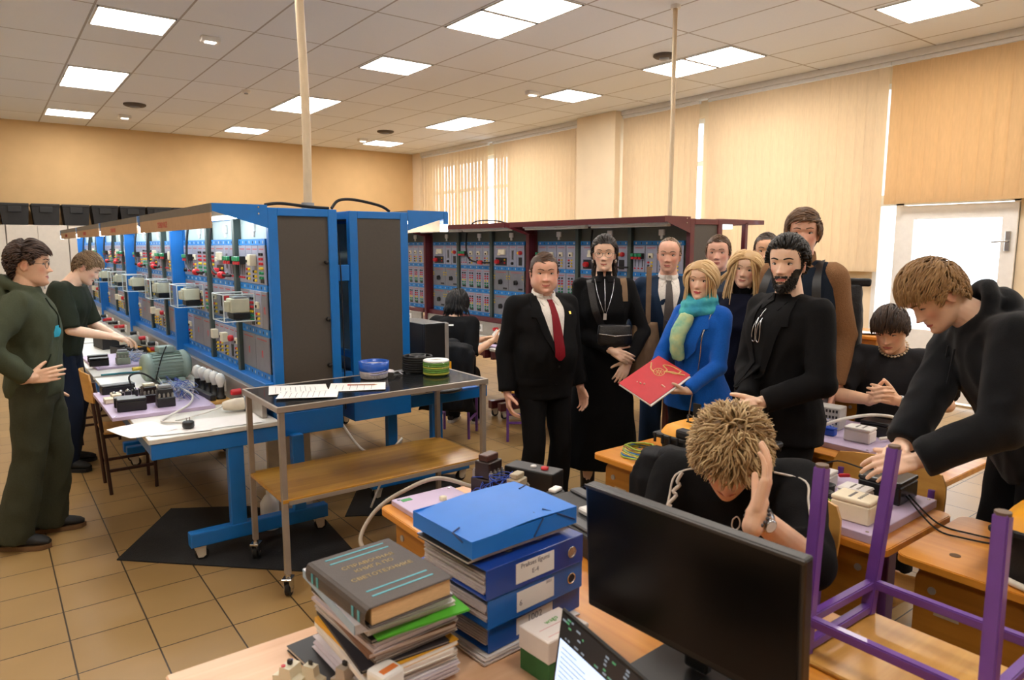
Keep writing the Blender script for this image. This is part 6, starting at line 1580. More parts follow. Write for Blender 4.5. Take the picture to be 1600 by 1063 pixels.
# ---- book pile
def sheets(name, label, w_, l, t, col, cx, cy, z, rz, cat='papers', edge='E6E0D8', sag=0.0, group=None, spine=None, fan=0.0, seed=0):
    rr = random.Random(seed); o = thing(name, label, cat, (cx, cy, z), rz, group)
    m = MB(); n = max(2, int(t / .0035))
    for k in range(n):
        a, b_ = rr.uniform(-1, 1) * fan, rr.uniform(-1, 1) * fan
        m.box(-w_ / 2 + a, w_ / 2 + a, -l / 2 + b_, l / 2 + b_, t * k / n + (.0012 if k == 0 else .0), t * (k + .97) / n - (.0012 if k == n - 1 else 0), 0)
    m.build('pages', M('pages_' + edge, edge, .8, var=.05, scale=40), o)
    c = M('cover_' + col, col, .5, var=.06)
    m = MB(); m.box(-w_ / 2 - .002, w_ / 2 + .002, -l / 2 - .002, l / 2 + .002, t - .0012, t + .0004); m.build('cover', c, o)
    m = MB(); m.box(-w_ / 2 - .002, w_ / 2 + .002, -l / 2 - .002, l / 2 + .002, 0, .0012); m.build('back_cover', c, o)
    if spine: m = MB(); m.box(-w_ / 2 - .0035, -w_ / 2 - .002, -l / 2 - .002, l / 2 + .002, 0, t); m.build('spine', M('cover_' + spine, spine, .5), o)
    return o
PX, PY = .672, 1.395
z = .751
STK = [('document_folder', 'black document folder at the very bottom of the book pile', .225, .33, .012, '1C1C1E', 'D8D0C6', 'folder', None, .002),
       ('paper_stack', 'loose lilac-white papers low in the book pile', .21, .297, .030, 'DDD6DC', 'D9CFD6', 'papers', None, .006),
       ('paper_stack', 'thick white stapled papers near the bottom of the book pile', .208, .295, .022, 'E8E2DA', 'E2D8CE', 'papers', None, .005),
       ('booklet', 'white booklet under the yellow one in the book pile', .205, .29, .012, 'ECE6DE', 'EDE7DF', 'booklet', 'F0EAE2', .002),
       ('booklet', 'yellow-covered booklet in the middle of the book pile', .205, .29, .012, 'E2A62A', 'EDE7DF', 'booklet', 'E2A62A', .002),
       ('booklet', 'dark covered notebook above the yellow booklet', .20, .285, .007, '26262E', 'C9C2BC', 'notebook', '26262E', .001),
       ('paper_stack', 'grey magazines above the dark notebook in the pile', .205, .29, .024, 'B9AFA8', 'BDB2AA', 'magazines', None, .004),
       ('booklet', 'brown covered booklet in the upper part of the pile', .205, .285, .010, '8A6248', 'CDBFB4', 'booklet', '6E4A36', .002),
       ('paper_stack', 'pale mauve papers below the green sheet in the pile', .208, .29, .022, 'CFC4C6', 'C9BEC2', 'papers', None, .004),
       ('booklet', 'black spiral booklet in the upper part of the pile', .205, .288, .008, '1E1C1C', 'B9ACA4', 'booklet', '141414', .002),
       ('plastic_sleeve', 'bright green plastic sleeve sticking out of the pile', .212, .295, .004, '56B52E', '7AC850', 'sleeve', None, .0),
       ('paper_stack', 'thin white sheets above the green sleeve', .208, .292, .010, 'E3DDD8', 'DDD5D0', 'papers', None, .003),
       ('catalogue', 'large white catalogue directly under the grey hardback book', .225, .305, .020, 'E4E2E6', 'D9D6DA', 'catalogue', '9DB6CC', .001)]
rr = random.Random(21)
for k, (nm, lb, w_, l, t, col, ed, ct, sp, fan) in enumerate(STK):
    dx, dy, rz = rr.uniform(-.010, .012), rr.uniform(-.014, .014), rr.uniform(-.07, .07)
    if nm == 'plastic_sleeve': dx, dy, rz = .025, -.03, -.06
    if nm == 'catalogue': dx, dy, rz = -.012, -.0, -.03
    if k == 0: dx, dy, rz = -.03, .03, .10
    sheets(nm, lb, w_, l, t, col, PX + dx, PY + dy, z, rz, ct, ed, spine=sp, fan=fan, seed=k); z += t + .0012
bookz = z
# hardback
o = thing('hardback_book', 'thick grey-brown hardback book with turquoise stripes on top of the pile', 'book', (.652, 1.352, bookz), rad(4))
cov = M('grey_brown_cloth_cover', '4E4642', .6, var=.06, bump=.15, bscale=400); tq = M('turquoise_foil', '4FA6B4', .45); gf = M('gold_foil', 'A8905A', .4, metal=.4)
bw, bl_, bt = .205, .27, .046
MB().box(-bw / 2 + .006, bw / 2 - .005, -bl_ / 2 + .005, bl_ / 2 - .005, .004, bt - .004, b=.001).build('page_block', M('aged_pages', 'D9B483', .8, var=.12, scale=60, stretch=(1, 1, 20)), o)
m = MB(); m.box(-bw / 2, bw / 2, -bl_ / 2, bl_ / 2, bt - .004, bt, b=.0015); m.box(-bw / 2, bw / 2, -bl_ / 2, bl_ / 2, 0, .004, b=.0015)
for k in range(6):
    a0, a1 = pi / 2 + pi * k / 6, pi / 2 + pi * (k + 1) / 6; R_ = bt / 2
    m.add([(-bw / 2 + .012 * cos(a0), y, R_ + R_ * sin(a0)) for y in (-bl_ / 2, bl_ / 2)] + [(-bw / 2 + .012 * cos(a1), y, R_ + R_ * sin(a1)) for y in (bl_ / 2, -bl_ / 2)], [(0, 1, 2, 3)])
cv = m.build('cover', cov, o)
m = MB(); zt = bt + .0004
Tt = Matrix.Translation((0, 0, zt)) @ Matrix.Rotation(pi / 2, 4, 'Z') @ Matrix.Scale(1, 4)
for ys_ in ((.112, .088), (-.075, -.099)):
    m = MB(); [m.box(-.075, .075, y, y + .005, zt - .0002, zt + .0004, 0) for y in ys_]; m.build('stripe_print', tq, cv)
m = MB()
def flat_text(m, s, size, x, y, mi, rot=0): text_mesh(m, s, size, Matrix.Translation((x, y, zt)) @ Matrix.Rotation(rot, 4, 'Z'), mi, .0003)
flat_text(m, 'СПРАВОЧНАЯ', .019, 0, .052, 1); flat_text(m, 'КНИГА ПО', .019, 0, .025, 1); flat_text(m, 'СВЕТОТЕХНИКЕ', .019, 0, -.012, 1)
m.build('title_print', [tq, gf], cv); m = MB()
for y in (.10, .075, -.085, -.11):
    m.box(-bw / 2 - .0128, -bw / 2 - .0118, y - .004, y + .004, bt * .25, bt * .75, 0)
m.build('spine_print', [tq, gf], cv)
# ---- binders
def binder(label, z, cx, cy, rz, col, lab, ring=True, t=.074):
    o = thing('lever_arch_binder', label, 'binder', (cx, cy, z), rz); W_, D_ = .318, .285; c = M('binder_' + col, col, .38, var=.04, coat=.15)
    m = MB(); m.box(-W_ / 2, W_ / 2, -D_ / 2, D_ / 2, 0, .003, b=.001); m.box(-W_ / 2, W_ / 2, -D_ / 2, D_ / 2, t - .003, t, b=.001); m.box(-W_ / 2, W_ / 2, -D_ / 2, -D_ / 2 + .003, .003, t - .003); m.build('cover', c, o)
    m = MB(); rr = random.Random(int(z * 1000)); n = 9
    for k in range(n):
        a = rr.uniform(-.006, .006); m.box(-W_ / 2 + .012 + a, W_ / 2 - .02 + a, -D_ / 2 + .02, D_ / 2 - .015 + a, .006 + (t - .03) * k / n, .006 + (t - .03) * (k + .93) / n)
    m.build('papers', M('binder_papers', 'C6B8B4', .8, var=.1, scale=50), o)
    m = MB(); m.box(-.07, .055, -D_ / 2 - .0012, -D_ / 2 - .0002, .012, t - .012, 0); yb = -D_ / 2 - .0014
    Tl = Matrix.Translation((-.008, yb, t * .60)) @ Matrix.Rotation(pi / 2, 4, 'X')
    for s_, sz, dx, dz in lab: text_mesh(m, s_, sz, Tl @ Matrix.Translation((dx, dz, 0)), 1, .0003)
    m.build('spine_label', [paper, M('label_print', '6E6670', .7)], o)
    if ring:
        m = MB(); m.tube([(.118 + .013 * cos(a), -D_ / 2 - .001, t / 2 + .013 * sin(a)) for a in [2 * pi * i / 20 for i in range(20)]], .0022, 7, closed=True); m.lathe([(.0115, 0), (.0115, .0015)], (.118, -D_ / 2 + .0003, t / 2), (0, -1, 0), 16, 1); m.build('finger_ring', [chrome, M('ring_hole', '121A2A', .7)] if ring == 1 else [chrome, silver], o)
    m = MB()
    for x in (-.05, .05): m.tube([(x + .010 * cos(a), -D_ / 2 + .055 + .012 * sin(a), t + .0006) for a in [2 * pi * i / 14 for i in range(14)]], .0016, 6, closed=True)
    m.build('cover_eyelets', silver, o)
    return o
bx, by = 1.005, 1.385
sheets('paper_stack', 'loose white papers under the lowest blue binder', .30, .25, .018, 'DCD4D0', bx, by - .01, .751, .06, 'papers', 'D4CAC8', fan=.012, seed=40)
binder('lowest blue binder with a number label, on the loose papers', .7715, bx + .01, by + .02, rad(6), '0E50A8', [('1002', .026, 0, 0)], ring=0, t=.066)
binder('lighter blue binder in the middle of the binder stack', .8385, bx + .004, by + .006, rad(5), '1468C4', [('6', .020, -.05, -.012), ('2021', .010, .045, .012)], ring=1)
binder('dark blue binder labelled for practice contracts, topmost of the binders', .9135, bx, by, rad(4), '14419E', [('Prakses līgumi', .0165, 0, .008), ('E-4', .0165, 0, -.014)], ring=2)
sheets('notebook', 'dark covered notebook lying on the top binder', .285, .205, .008, '24262C', bx - .03, by + .01, .9885, rad(4), 'notebook', 'D8CCBE', seed=50, fan=.002)
sheets('paper_stack', 'white papers just under the blue elastic folder', .30, .215, .012, 'D9D4D2', bx - .01, by + .0, .9985, rad(2), 'papers', 'D6CFCC', seed=51, fan=.004)
o = thing('elastic_folder', 'bright blue plastic box folder with elastic bands on top of the binders', 'folder', (.995, 1.39, 1.0115), rad(3))
bp = M('blue_plastic_sheet', '1C78DA', .5, var=.03); W_, D_, t = .335, .25, .044
m = MB(); rows = []
for i in range(9):
    u = -1 + i / 4; rows.append([(u * W_ / 2, v * D_ / 2, t + .010 * (1 - u * u) * (1 - .6 * v * v) - .004 * abs(u * v) + .004 * u) for v in [-1 + j / 4 for j in range(9)]])
m.sheet(rows, .002, nrm=(0, 0, 1)); m.build('lid', bp, o)
m = MB(); m.box(-W_ / 2, W_ / 2, -D_ / 2, -D_ / 2 + .002, 0, t - .002); m.box(-W_ / 2, -W_ / 2 + .002, -D_ / 2 + .002, D_ / 2, 0, t - .003); m.box(W_ / 2 - .002, W_ / 2, -D_ / 2 + .002, D_ / 2, 0, t); m.box(-W_ / 2 + .002, W_ / 2 - .002, -D_ / 2 + .002, D_ / 2 - .002, 0, .002); m.box(-W_ / 2 + .002, W_ / 2 - .002, D_ / 2 - .002, D_ / 2, 0, t - .002); m.build('box_body', bp, o)
eb = M('elastic_dark_blue', '0E2E62', .6)
for pts in (((.02, -D_ / 2 - .001, .002), (.05, -D_ / 2 - .001, t - .002), (.045, -D_ / 2 + .03, t + .005)), ((.16, -D_ / 2 - .001, .012), (.10, -D_ / 2 - .001, t - .002), (.075, -D_ / 2 + .03, t + .007)), ((-W_ / 2 - .001, -.09, .03), (-W_ / 2 - .001, -.05, t - .003), (-W_ / 2 + .022, -.045, t + .001)), ((W_ / 2 - .04, D_ / 2 - .07, t + .006), (W_ / 2, D_ / 2 - .05, t + .002), (W_ / 2 + .001, D_ / 2 - .03, .02))):
    m = MB(); m.tube(pts, .0022, 6); m.build('elastic_band', eb, o)
# ---- two-part carton and small devices at the front edge
o = thing('carton', 'small carton with white upper half and green lower half beside the laptop', 'box', (.985, 1.14, .752), rad(4))
MB().box(-.065, .06, -.045, .05, 0, .052, b=.002).build('lower_part', M('green_card', '2E6B38', .6), o)
m = MB(); m.box(-.067, .062, -.047, .052, .052, .105, b=.002); u = m.build('upper_part', M('white_card', 'E6DCD6', .6, var=.03), o)
m = MB(); text_mesh(m, 'wago', .020, Matrix.Translation((.005, .02, .1054)) @ Matrix.Rotation(.1, 4, 'Z'), 0, .0003); m.box(-.05, .045, -.030, -.0285, .105, .1056, 1); m.box(-.05, .045, .0, .0015, .105, .1056, 1); m.build('box_print', [M('green_print', '5FA84A', .6), M('pink_print', 'D8A0A0', .6)], u)
def din(label, x, y, rz, w_, d, h, mat, dots=()):
    o = thing('din_rail_module', label, 'electrical module', (x, y, .7505), rz); m = MB()
    m.prism([(-d / 2, 0), (d / 2, 0), (d / 2, h * .55), (d * .25, h * .62), (d * .2, h), (-d * .2, h), (-d * .25, h * .62), (-d / 2, h * .55)], -w_ / 2, w_ / 2, T=Matrix(((0, 0, 1, 0), (1, 0, 0, 0), (0, 1, 0, 0), (0, 0, 0, 1)))); b = m.build('housing', mat, o)
    m = MB(); m.box(-w_ * .12, w_ * .12, -.006, .006, h, h + .012, b=.002); m.build('toggle', dark_plastic, o)
    for dx, dy, c in dots: m = MB(); m.cyl((dx, dy, h), (dx, dy, h + .002), .005, n=10); m.build('indicator', c, b)
    return o
din('ivory circuit module left of the book pile with red and blue dots', .470, 1.435, .5, .036, .07, .055, ivory, ((-.012, .008, red), (.012, .008, M('blue_dot', '2A3FA8', .4))))
din('second ivory circuit module tight against the first one', .505, 1.405, .5, .018, .07, .055, ivory)
din('tall grey-beige circuit module at the foot of the book pile', .555, 1.335, .35, .03, .06, .07, M('grey_beige_plastic', 'B5A99A', .5))
o = thing('junction_box', 'white plastic device lying in front of the book pile', 'electrical module', (.598, 1.228, .7505), .25)
MB().box(-.03, .03, -.028, .028, 0, .105, b=.008).build('housing', white_plastic, o); MB().box(-.02, .02, -.018, -.002, .105, .1058).build('label', M('orange_label', 'D97A3A', .5), o)
# ------------------------------------------------------------------ boards, devices and tool cases
lilac = M('lilac_board', 'C4B2D0', .5, var=.03); card_white = M('matt_white_abs', 'E4E0DC', .45, var=.03); cream = M('cream_abs', 'E8DCC0', .45, var=.04)
copper = M('wire_blue', '2048B0', .4); wire_w = M('wire_white', 'DCD8D2', .45); wire_y = M('wire_earth', '8FA83A', .5); dkblue = M('terminal_blue', '1E4FB4', .4)
bake = M('dark_bakelite', '241614', .35, var=.2); steelplate = M('zinc_plate', '9C988E', .35, metal=.6)
motor_green = M('motor_grey_green', '8FA39A', .5, var=.06, bump=.1)
def board(label, cx, cy, z, w_, l, rz=0.0, t=.018, cat='board'):
    o = thing('mounting_board', label, cat, (cx, cy, z), rz); MB().box(-w_ / 2, w_ / 2, -l / 2, l / 2, 0, t, b=.002).build('panel', lilac, o)
    m = MB()
    for x in (-1, 1):
        for y in (-1, 1): m = MB(); m.cyl((x * (w_ / 2 - .02), y * (l / 2 - .02), t), (x * (w_ / 2 - .02), y * (l / 2 - .02), t + .0015), .006, n=8); m.build('screw', chrome, o)
    return o
def enclosure(label, x, y, z, rz, w_, d, h, mat, name='junction_box', lid=True, slots=True):
    o = thing(name, label, 'electrical box', (x, y, z), rz); MB().box(-w_ / 2, w_ / 2, -d / 2, d / 2, 0, h * .8, b=.005).build('case', mat, o)
    lo = MB().box(-w_ / 2 - .001, w_ / 2 + .001, -d / 2 - .001, d / 2 + .001, h * .8, h, b=.006).build('lid', mat, o)
    if slots: m = MB(); [m.box(-w_ * .3 + k * w_ * .15, -w_ * .3 + k * w_ * .15 + w_ * .08, -d * .2, -d * .12, h, h + .001) for k in range(5)]; m.box(-w_ * .32, w_ * .32, d * .05, d * .12, h, h + .0008); m.build('vent_slots', M('slot_shadow_grey', '6E6A66', .7), lo)
    return o
def contactor(label, x, y, z, rz, w_=.07, d=.08, h=.09, body=None, top=None, name='contactor'):
    body = body or bake; top = top or grey_plastic; o = thing(name, label, 'contactor', (x, y, z), rz)
    m = MB(); m.box(-w_ / 2, w_ / 2, -d / 2, d / 2, 0, h * .45, b=.004); m.box(-w_ * .42, w_ * .42, -d * .36, d * .36, h * .45, h * .85, b=.004); m.build('housing', body, o)
    m = MB(); m.box(-w_ * .36, w_ * .36, -d * .22, d * .22, h * .85, h, b=.003); m.build('arc_chamber', top, o)
    for s in (-1, 1):
        m = MB()
        for k in range(4):
            xx = -w_ * .36 + k * w_ * .24; m.box(xx - .006, xx + .006, s * d * .40 - .006, s * d * .40 + .006, h * .45, h * .62, b=.001); m.cyl((xx, s * d * .40, h * .62), (xx, s * d * .40, h * .66), .004, n=8)
        m.build('terminal_row', steelplate, o)
    return o
def cable(label, pts, r, mat, name='cable', cat='cable', n=6, group=None):
    m = MB(); m.tube(spline(pts, n), r, 8); return tag(m.build(name, mat), label, cat, group)
def wires(name, label, cx, cy, z, sx, sy, h, n, mats, seed, r=.0016):
    """tangle of thin wires, one object nobody could count"""
    rr = random.Random(seed); m = MB()
    for k in range(n):
        a = [(cx + rr.uniform(-1, 1) * sx, cy + rr.uniform(-1, 1) * sy, z + rr.uniform(.004, h)) for _ in range(4)]; a[0] = (a[0][0], a[0][1], z + .003)
        m.tube(spline(a, 5), r, 5, rr.randrange(len(mats)))
    return tag(m.build(name, mats), label, 'wires', kind='stuff')
orange = M('tool_case_yellow', 'E8A018', .45, var=.05); caseb = M('tool_case_black', '1C1C1E', .55, var=.15, bump=.15, bscale=200); caseg = M('tool_case_grey', '4E4E50', .5)
def tool_case(label, x, y, z, rz, L=.34, W_=.25, H_=.19, handle=True):
    o = thing('tool_case', label, 'tool case', (x, y, z), rz); m = MB()
    loft(m, [((0, 0, 0), (L * .44, 0, 0), (0, W_ * .43, 0)), ((0, 0, H_ * .70), (L * .485, 0, 0), (0, W_ * .48, 0))], 24, p=.35); m.build('tub', caseb, o)
    m = MB(); m.box(-L / 2, L / 2, -W_ / 2, W_ / 2, H_ * .70, H_ * .80, b=.005)
    for k in range(11):
        xx = -L * .46 + k * L * .092
        for s in (-1, 1): m.box(xx - .005, xx + .005, s * W_ * .5 - .004, s * W_ * .5 + .004, H_ * .60, H_ * .80, b=.001)
    m.build('ribbed_rim', caseb, o)
    m = MB(); loft(m, [((0, 0, H_ * .80), (L * .49, 0, 0), (0, W_ * .49, 0)), ((0, 0, H_ * .93), (L * .45, 0, 0), (0, W_ * .44, 0)), ((0, 0, H_), (L * .38, 0, 0), (0, W_ * .36, 0))], 24, p=.4); lid = m.build('lid', orange, o)
    MB().box(-L * .22, L * .22, -W_ * .5, W_ * .5, H_ * .78, H_ * .985, b=.012).build('lid_band', caseb, lid)
    for xx in (-L * .3, L * .3): MB().box(xx - .02, xx + .02, -W_ * .5 - .008, -W_ * .5 + .004, H_ * .62, H_ * .86, b=.004).build('latch', orange if handle else caseb, o)
    return o
def open_case(label, x, y, z, rz, L=.34, W_=.22, H_=.11, ang=1.9):
    o = thing('open_tool_case', label, 'tool case', (x, y, z), rz); t = .006; m = MB()
    for a in ((-L / 2, L / 2, -W_ / 2, -W_ / 2 + t), (-L / 2, L / 2, W_ / 2 - t, W_ / 2), (-L / 2, -L / 2 + t, -W_ / 2, W_ / 2), (L / 2 - t, L / 2, -W_ / 2, W_ / 2)): m.box(*a, 0, H_, b=.003)
    m.box(-L / 2, L / 2, -W_ / 2, W_ / 2, 0, t); m.build('tub', caseb, o)
    m = MB(); rr = random.Random(int(x * 100 + y * 10)); [m.cbox((rr.uniform(-L * .38, L * .38), rr.uniform(-W_ * .3, W_ * .3), H_ * .5 + rr.uniform(0, .03)), (rr.uniform(.03, .10), rr.uniform(.015, .03), .025), 0, .004, rr.uniform(0, 3)) for k in range(8)]; m.build('tool_tray', dark_plastic, o)
    T = Matrix.Translation((0, W_ / 2, H_)) @ Matrix.Rotation(ang, 4, 'X') @ Matrix.Translation((0, -W_ / 2, 0))
    m = MB(); m.box(-L / 2, L / 2, -W_ / 2, W_ / 2, 0, .03, 0, b=.008, T=T); lid = m.build('lid', orange, o)
    m = MB(); m.box(-L / 2 + .012, L / 2 - .012, -W_ / 2 + .012, W_ / 2 - .012, -.006, .002, 0, b=.002, T=T); 
    for k in range(5): m.box(-L * .4 + k * L * .17, -L * .4 + k * L * .17 + .03, -W_ * .3, W_ * .32, -.014, -.005, 1, b=.003, T=T)
    m.build('lid_lining', [caseb, grey_plastic], lid)
    return o
ZB = .7222
# ---- left bench, nearest rack
board('lilac board on the nearest blue bench, overhanging its front edge', .80, 4.90, ZB, .56, .86, .0, .022)
z1 = ZB + .0225
enclosure('black box nearest the front corner of the lilac bench board', .645, 4.62, z1, -.10, .155, .075, .075, M('black_case', '0E0E10', .4), 'black_module', slots=False)
enclosure('smaller black box behind the nearest one on the lilac bench board', .63, 4.76, z1, -.1, .12, .07, .06, M('black_case', '0E0E10', .4), 'black_module', slots=False)
enclosure('long black box at the far edge of the lilac bench board', .655, 5.24, z1, .12, .20, .07, .06, M('black_case', '0E0E10', .4), 'black_module', slots=False)
contactor('black and grey contactor at the near edge of the lilac bench board', .83, 4.63, z1, -.05, .10, .10, .13, dark_plastic, grey_plastic)
contactor('dark brown relay block in the middle of the lilac bench board', .77, 4.80, z1, .1, .09, .09, .12, bake, ivory)
for k, (dx, dy, h) in enumerate(((0, 0, .03), (.045, .05, .045))): enclosure(['flat cream terminal block at the left edge of the bench board', 'taller cream terminal block beside the flat one on the bench board'][k], .565 + dx, 4.93 + dy, z1, .0, .055, .09, h, cream, 'terminal_block', slots=False)
enclosure('long cream connector housing beside the motor foot on the bench board', .84, 5.06, z1, -.2, .14, .05, .055, cream, 'terminal_block', slots=False)
for k in range(5):
    o = thing('push_button_unit', 'small dark push button unit in the row behind the black boxes', 'switch', (.60 + .042 * k, 4.98 + .02 * k, z1), 0, 'push button units on the bench board')
    MB().box(-.017, .017, -.02, .02, 0, .045, b=.003).build('unit_body', dark_plastic, o); MB().lathe([(.010, .045), (.010, .056), (.001, .058)], n=10).build('button', chrome, o)
cable('black cable loop over the bench board', [(.72, 5.0, z1 + .04), (.70, 5.04, z1 + .13), (.78, 5.08, z1 + .14), (.86, 5.06, z1 + .08), (.90, 5.0, z1 + .03)], .006, black_rubber)
wires('wire_tangle', 'tangle of thin blue and white wires on the right of the bench board', .97, 4.95, z1, .08, .28, .09, 46, [copper, wire_w, M('wire_pale_blue', '9AB4D8', .4)], 3)
# motor
o = thing('electric_motor', 'grey-green ribbed electric motor lying on the bench behind the lilac board', 'motor', (1.03, 5.62, ZB), .12)
m = MB(); R0 = .105; m.lathe([(.03, -.17), (.075, -.165), (.1, -.15), (.103, -.12), (.098, -.115), (.098, .10), (.106, .105), (.106, .13), (.085, .155), (.03, .165)], (0, 0, .115), (1, 0, 0), 28); bd_ = m.build('motor_body', motor_green, o)
m = MB()
for k in range(26):
    a = 2 * pi * k / 26; T = Matrix.Translation((0, 0, .115)) @ Matrix.Rotation(a, 4, 'X'); m.box(-.11, .09, -.0025, .0025, .095, .107, T=T)
m.build('cooling_fins', motor_green, bd_)
m = MB(); m.box(-.06, .05, -.055, .055, .215, .262, b=.010); m.build('terminal_cover', motor_green, o)
m = MB(); m.cyl((-.17, 0, .115), (-.23, 0, .115), .014, n=12); m.build('shaft', M('yellow_shaft', 'C9B238', .4), o)
m = MB(); [m.box(sx * .07 - .025, sx * .07 + .025, sy * .09 - .02, sy * .09 + .02, 0, .03, b=.004) for sx in (-1, 1) for sy in (-1, 1)]; m.build('feet', motor_green, o)
cable('thin black lead draped over the grey-green motor', [(.93, 5.50, z1), (.98, 5.52, .90), (1.03, 5.58, .985), (1.02, 5.70, .90), (.95, 5.75, .735)], .004, black_rubber)
# lamp stand
o = thing('lamp_test_stand', 'wooden board with a row of white bulbs in black holders beside the socket channel', 'lamp stand', (1.115, 4.93, ZB), .10)
MB().box(-.07, .07, -.36, .30, 0, .014, b=.002).build('base_board', chair_ply, o)
for k in range(5):
    y = -.26 + k * .105; m = MB(); m.lathe([(.030, .014), (.030, .03), (.022, .034), (.022, .085), (.024, .09)], (.025, y, 0), (0, 0, 1), 14); ho = m.build('lamp_holder', dark_plastic, o)
    m = MB(); m.lathe([(.014, .085), (.018, .10), (.030, .125), (.032, .15), (.024, .172), (.008, .182), (.001, .183)], (.025, y, 0), (0, 0, 1), 16); m.build('bulb', M('opal_bulb', 'E8EAE6', .15, coat=.5), ho)
MB().box(-.055, -.02, -.30, .20, .014, .05, b=.004).build('terminal_strip', dark_plastic, o)
# papers, plug and cables at the near end
paper_sheet(.62, 4.165, ZB + .001, .25, 'white sheet hanging over the front corner of the nearest bench', .24, .30, .010, seed=11, lines=0)
paper_sheet(.80, 4.06, ZB + .003, 1.35, 'white sheet under the round black plug', .21, .297, .004, seed=12)
paper_sheet(1.05, 4.08, ZB + .001, 1.45, 'white sheet at the right of the black plug by the bench end', .25, .33, .004, seed=13)
o = thing('power_plug', 'round black power plug with pins up on the bench papers', 'plug', (.83, 4.04, ZB + .010), .3)
MB().lathe([(.028, 0), (.031, .006), (.031, .028), (.026, .034), (.001, .034)], n=18).build('plug_body', dark_plastic, o)
m = MB(); m.cyl((-.009, 0, .034), (-.009, 0, .055), .003, n=8); m.build('pin', chrome, o); m = MB(); m.cyl((.009, 0, .034), (.009, 0, .055), .003, n=8); m.build('pin', chrome, o)
cable('white cable winding from the bench board down to the black plug', [(.98, 5.02, z1 + .05), (.96, 4.85, z1 + .06), (1.0, 4.70, z1 + .03), (.93, 4.50, ZB + .035), (.78, 4.36, ZB + .010), (.74, 4.26, ZB + .010), (.80, 4.19, ZB + .012), (.84, 4.10, ZB + .02), (.835, 4.075, ZB + .022)], .0065, wire_w)
cable('second white cable running to the cream inlet by the rack', [(.80, 4.20, ZB + .018), (.90, 4.28, ZB + .012), (1.02, 4.33, ZB + .02), (1.12, 4.33, ZB + .05)], .0055, wire_w)
o = thing('cable_connector', 'large cream cable connector lying at the socket channel', 'connector', (1.17, 4.30, ZB), -.1)
m = MB(); m.lathe([(.022, -.09), (.030, -.07), (.038, -.02), (.038, .05), (.044, .055), (.044, .075), (.03, .08)], (0, 0, .045), (1, 0, 0), 18); m.build('connector_body', M('cream_connector', 'D8CCB8', .5), o); MB().lathe([(.045, .0), (.045, .014)], (.03, 0, .045), (1, 0, 0), 18).build('collar', grey_plastic, o)
# ---- further along the left bench
board('second lilac board further along the left bench', .88, 6.82, ZB, .46, .78, .05, .02)
enclosure('black box at the near edge of the second lilac board', .70, 6.54, ZB + .0205, -.1, .14, .07, .065, M('black_case', '0E0E10', .4), 'black_module', slots=False)
enclosure('black box further back on the second lilac board', .72, 6.80, ZB + .0205, -.1, .15, .07, .055, M('black_case', '0E0E10', .4), 'black_module', slots=False)
contactor('grey-green contactor at the near edge of the second lilac board', .87, 6.52, ZB + .0205, 0, .10, .09, .12, M('grey_green_case', '87917F', .5), grey_plastic)
wires('wire_tangle', 'pale blue wire tangle on the second lilac board', 1.0, 6.75, ZB + .02, .09, .25, .06, 36, [copper, wire_w, M('wire_pale_blue', '9AB4D8', .4)], 5)
cable('teal handled cable lying at the front edge between the lilac boards', [(.66, 6.10, ZB + .012), (.74, 6.08, ZB + .014), (.82, 6.12, ZB + .008), (.95, 6.08, ZB + .006)], .008, M('teal_grip', '2C7F8C', .5))
open_case('open tool case on the left bench, lid propped up behind the boy', .95, 7.85, ZB, -1.45)
open_case('second open tool case nearer the rack, lid lying low', 1.02, 7.25, ZB, -1.3, L=.30, W_=.2, H_=.07, ang=2.5)
open_case('farthest open tool case on the left bench', .92, 9.9, ZB, -1.5)
o = thing('electric_motor', 'small pale motor far along the left bench', 'motor', (1.10, 7.62, ZB), .9); MB().lathe([(.03, -.11), (.06, -.10), (.062, .08), (.04, .1)], (0, 0, .065), (1, 0, 0), 18).build('motor_body', M('pale_motor', 'B9B7A8', .5), o); MB().box(-.06, .06, -.05, .05, 0, .02).build('feet', grey_plastic, o)
for k, (x, y) in enumerate(((.90, 8.9), (1.02, 9.3), (.82, 9.4), (.95, 11.2), (.85, 12.0))):
    enclosure(['pale box on the third left bench, nearest', 'pale box on the third left bench by the sockets', 'pale box on the third left bench at its front', 'pale box on the farthest left bench', 'last pale box on the farthest left bench'][k], x, y, ZB, .3 * k, .14, .09, .08, [card_white, cream, grey_plastic][k % 3])
# ---- right-hand blue bench
o = thing('computer_tower', 'black computer tower with silver edge on the right blue bench', 'computer', (2.43, 4.30, ZB), .0)
MB().box(-.09, .09, -.20, .21, 0, .47, b=.006).build('case', dark_plastic, o); MB().box(-.092, .092, -.225, -.20, 0, .475, b=.008).build('front_bezel', M('dark_grey_plastic', '232427', .35), o); MB().box(.065, .094, -.232, -.224, .0, .47, b=.003).build('silver_edge', M('silver_plastic', 'BEBBB8', .3, metal=.4), o)
def small_bin(label, x, y, z, mat, rz=0): 
    o = thing('stacking_bin', label, 'bin', (x, y, z), rz); m = MB(); W_, D_, H_, t = .14, .20, .12, .004
    m.box(-W_ / 2, W_ / 2, -D_ / 2, D_ / 2, 0, t); m.box(-W_ / 2, -W_ / 2 + t, -D_ / 2, D_ / 2, t, H_); m.box(W_ / 2 - t, W_ / 2, -D_ / 2, D_ / 2, t, H_); m.box(-W_ / 2 + t, W_ / 2 - t, D_ / 2 - t, D_ / 2, t, H_); m.box(-W_ / 2 + t, W_ / 2 - t, -D_ / 2, -D_ / 2 + t, t, H_ * .5)
    m.build('bin_body', mat, o); return o
small_bin('yellow stacking bin beside the computer tower', 2.70, 4.55, ZB, M('bin_yellow', 'E0A81C', .4), .3)
small_bin('blue stacking bin above the red bag beside the computer tower', 2.72, 4.86, ZB + .20, M('bin_blue', '1636B4', .35), .5)
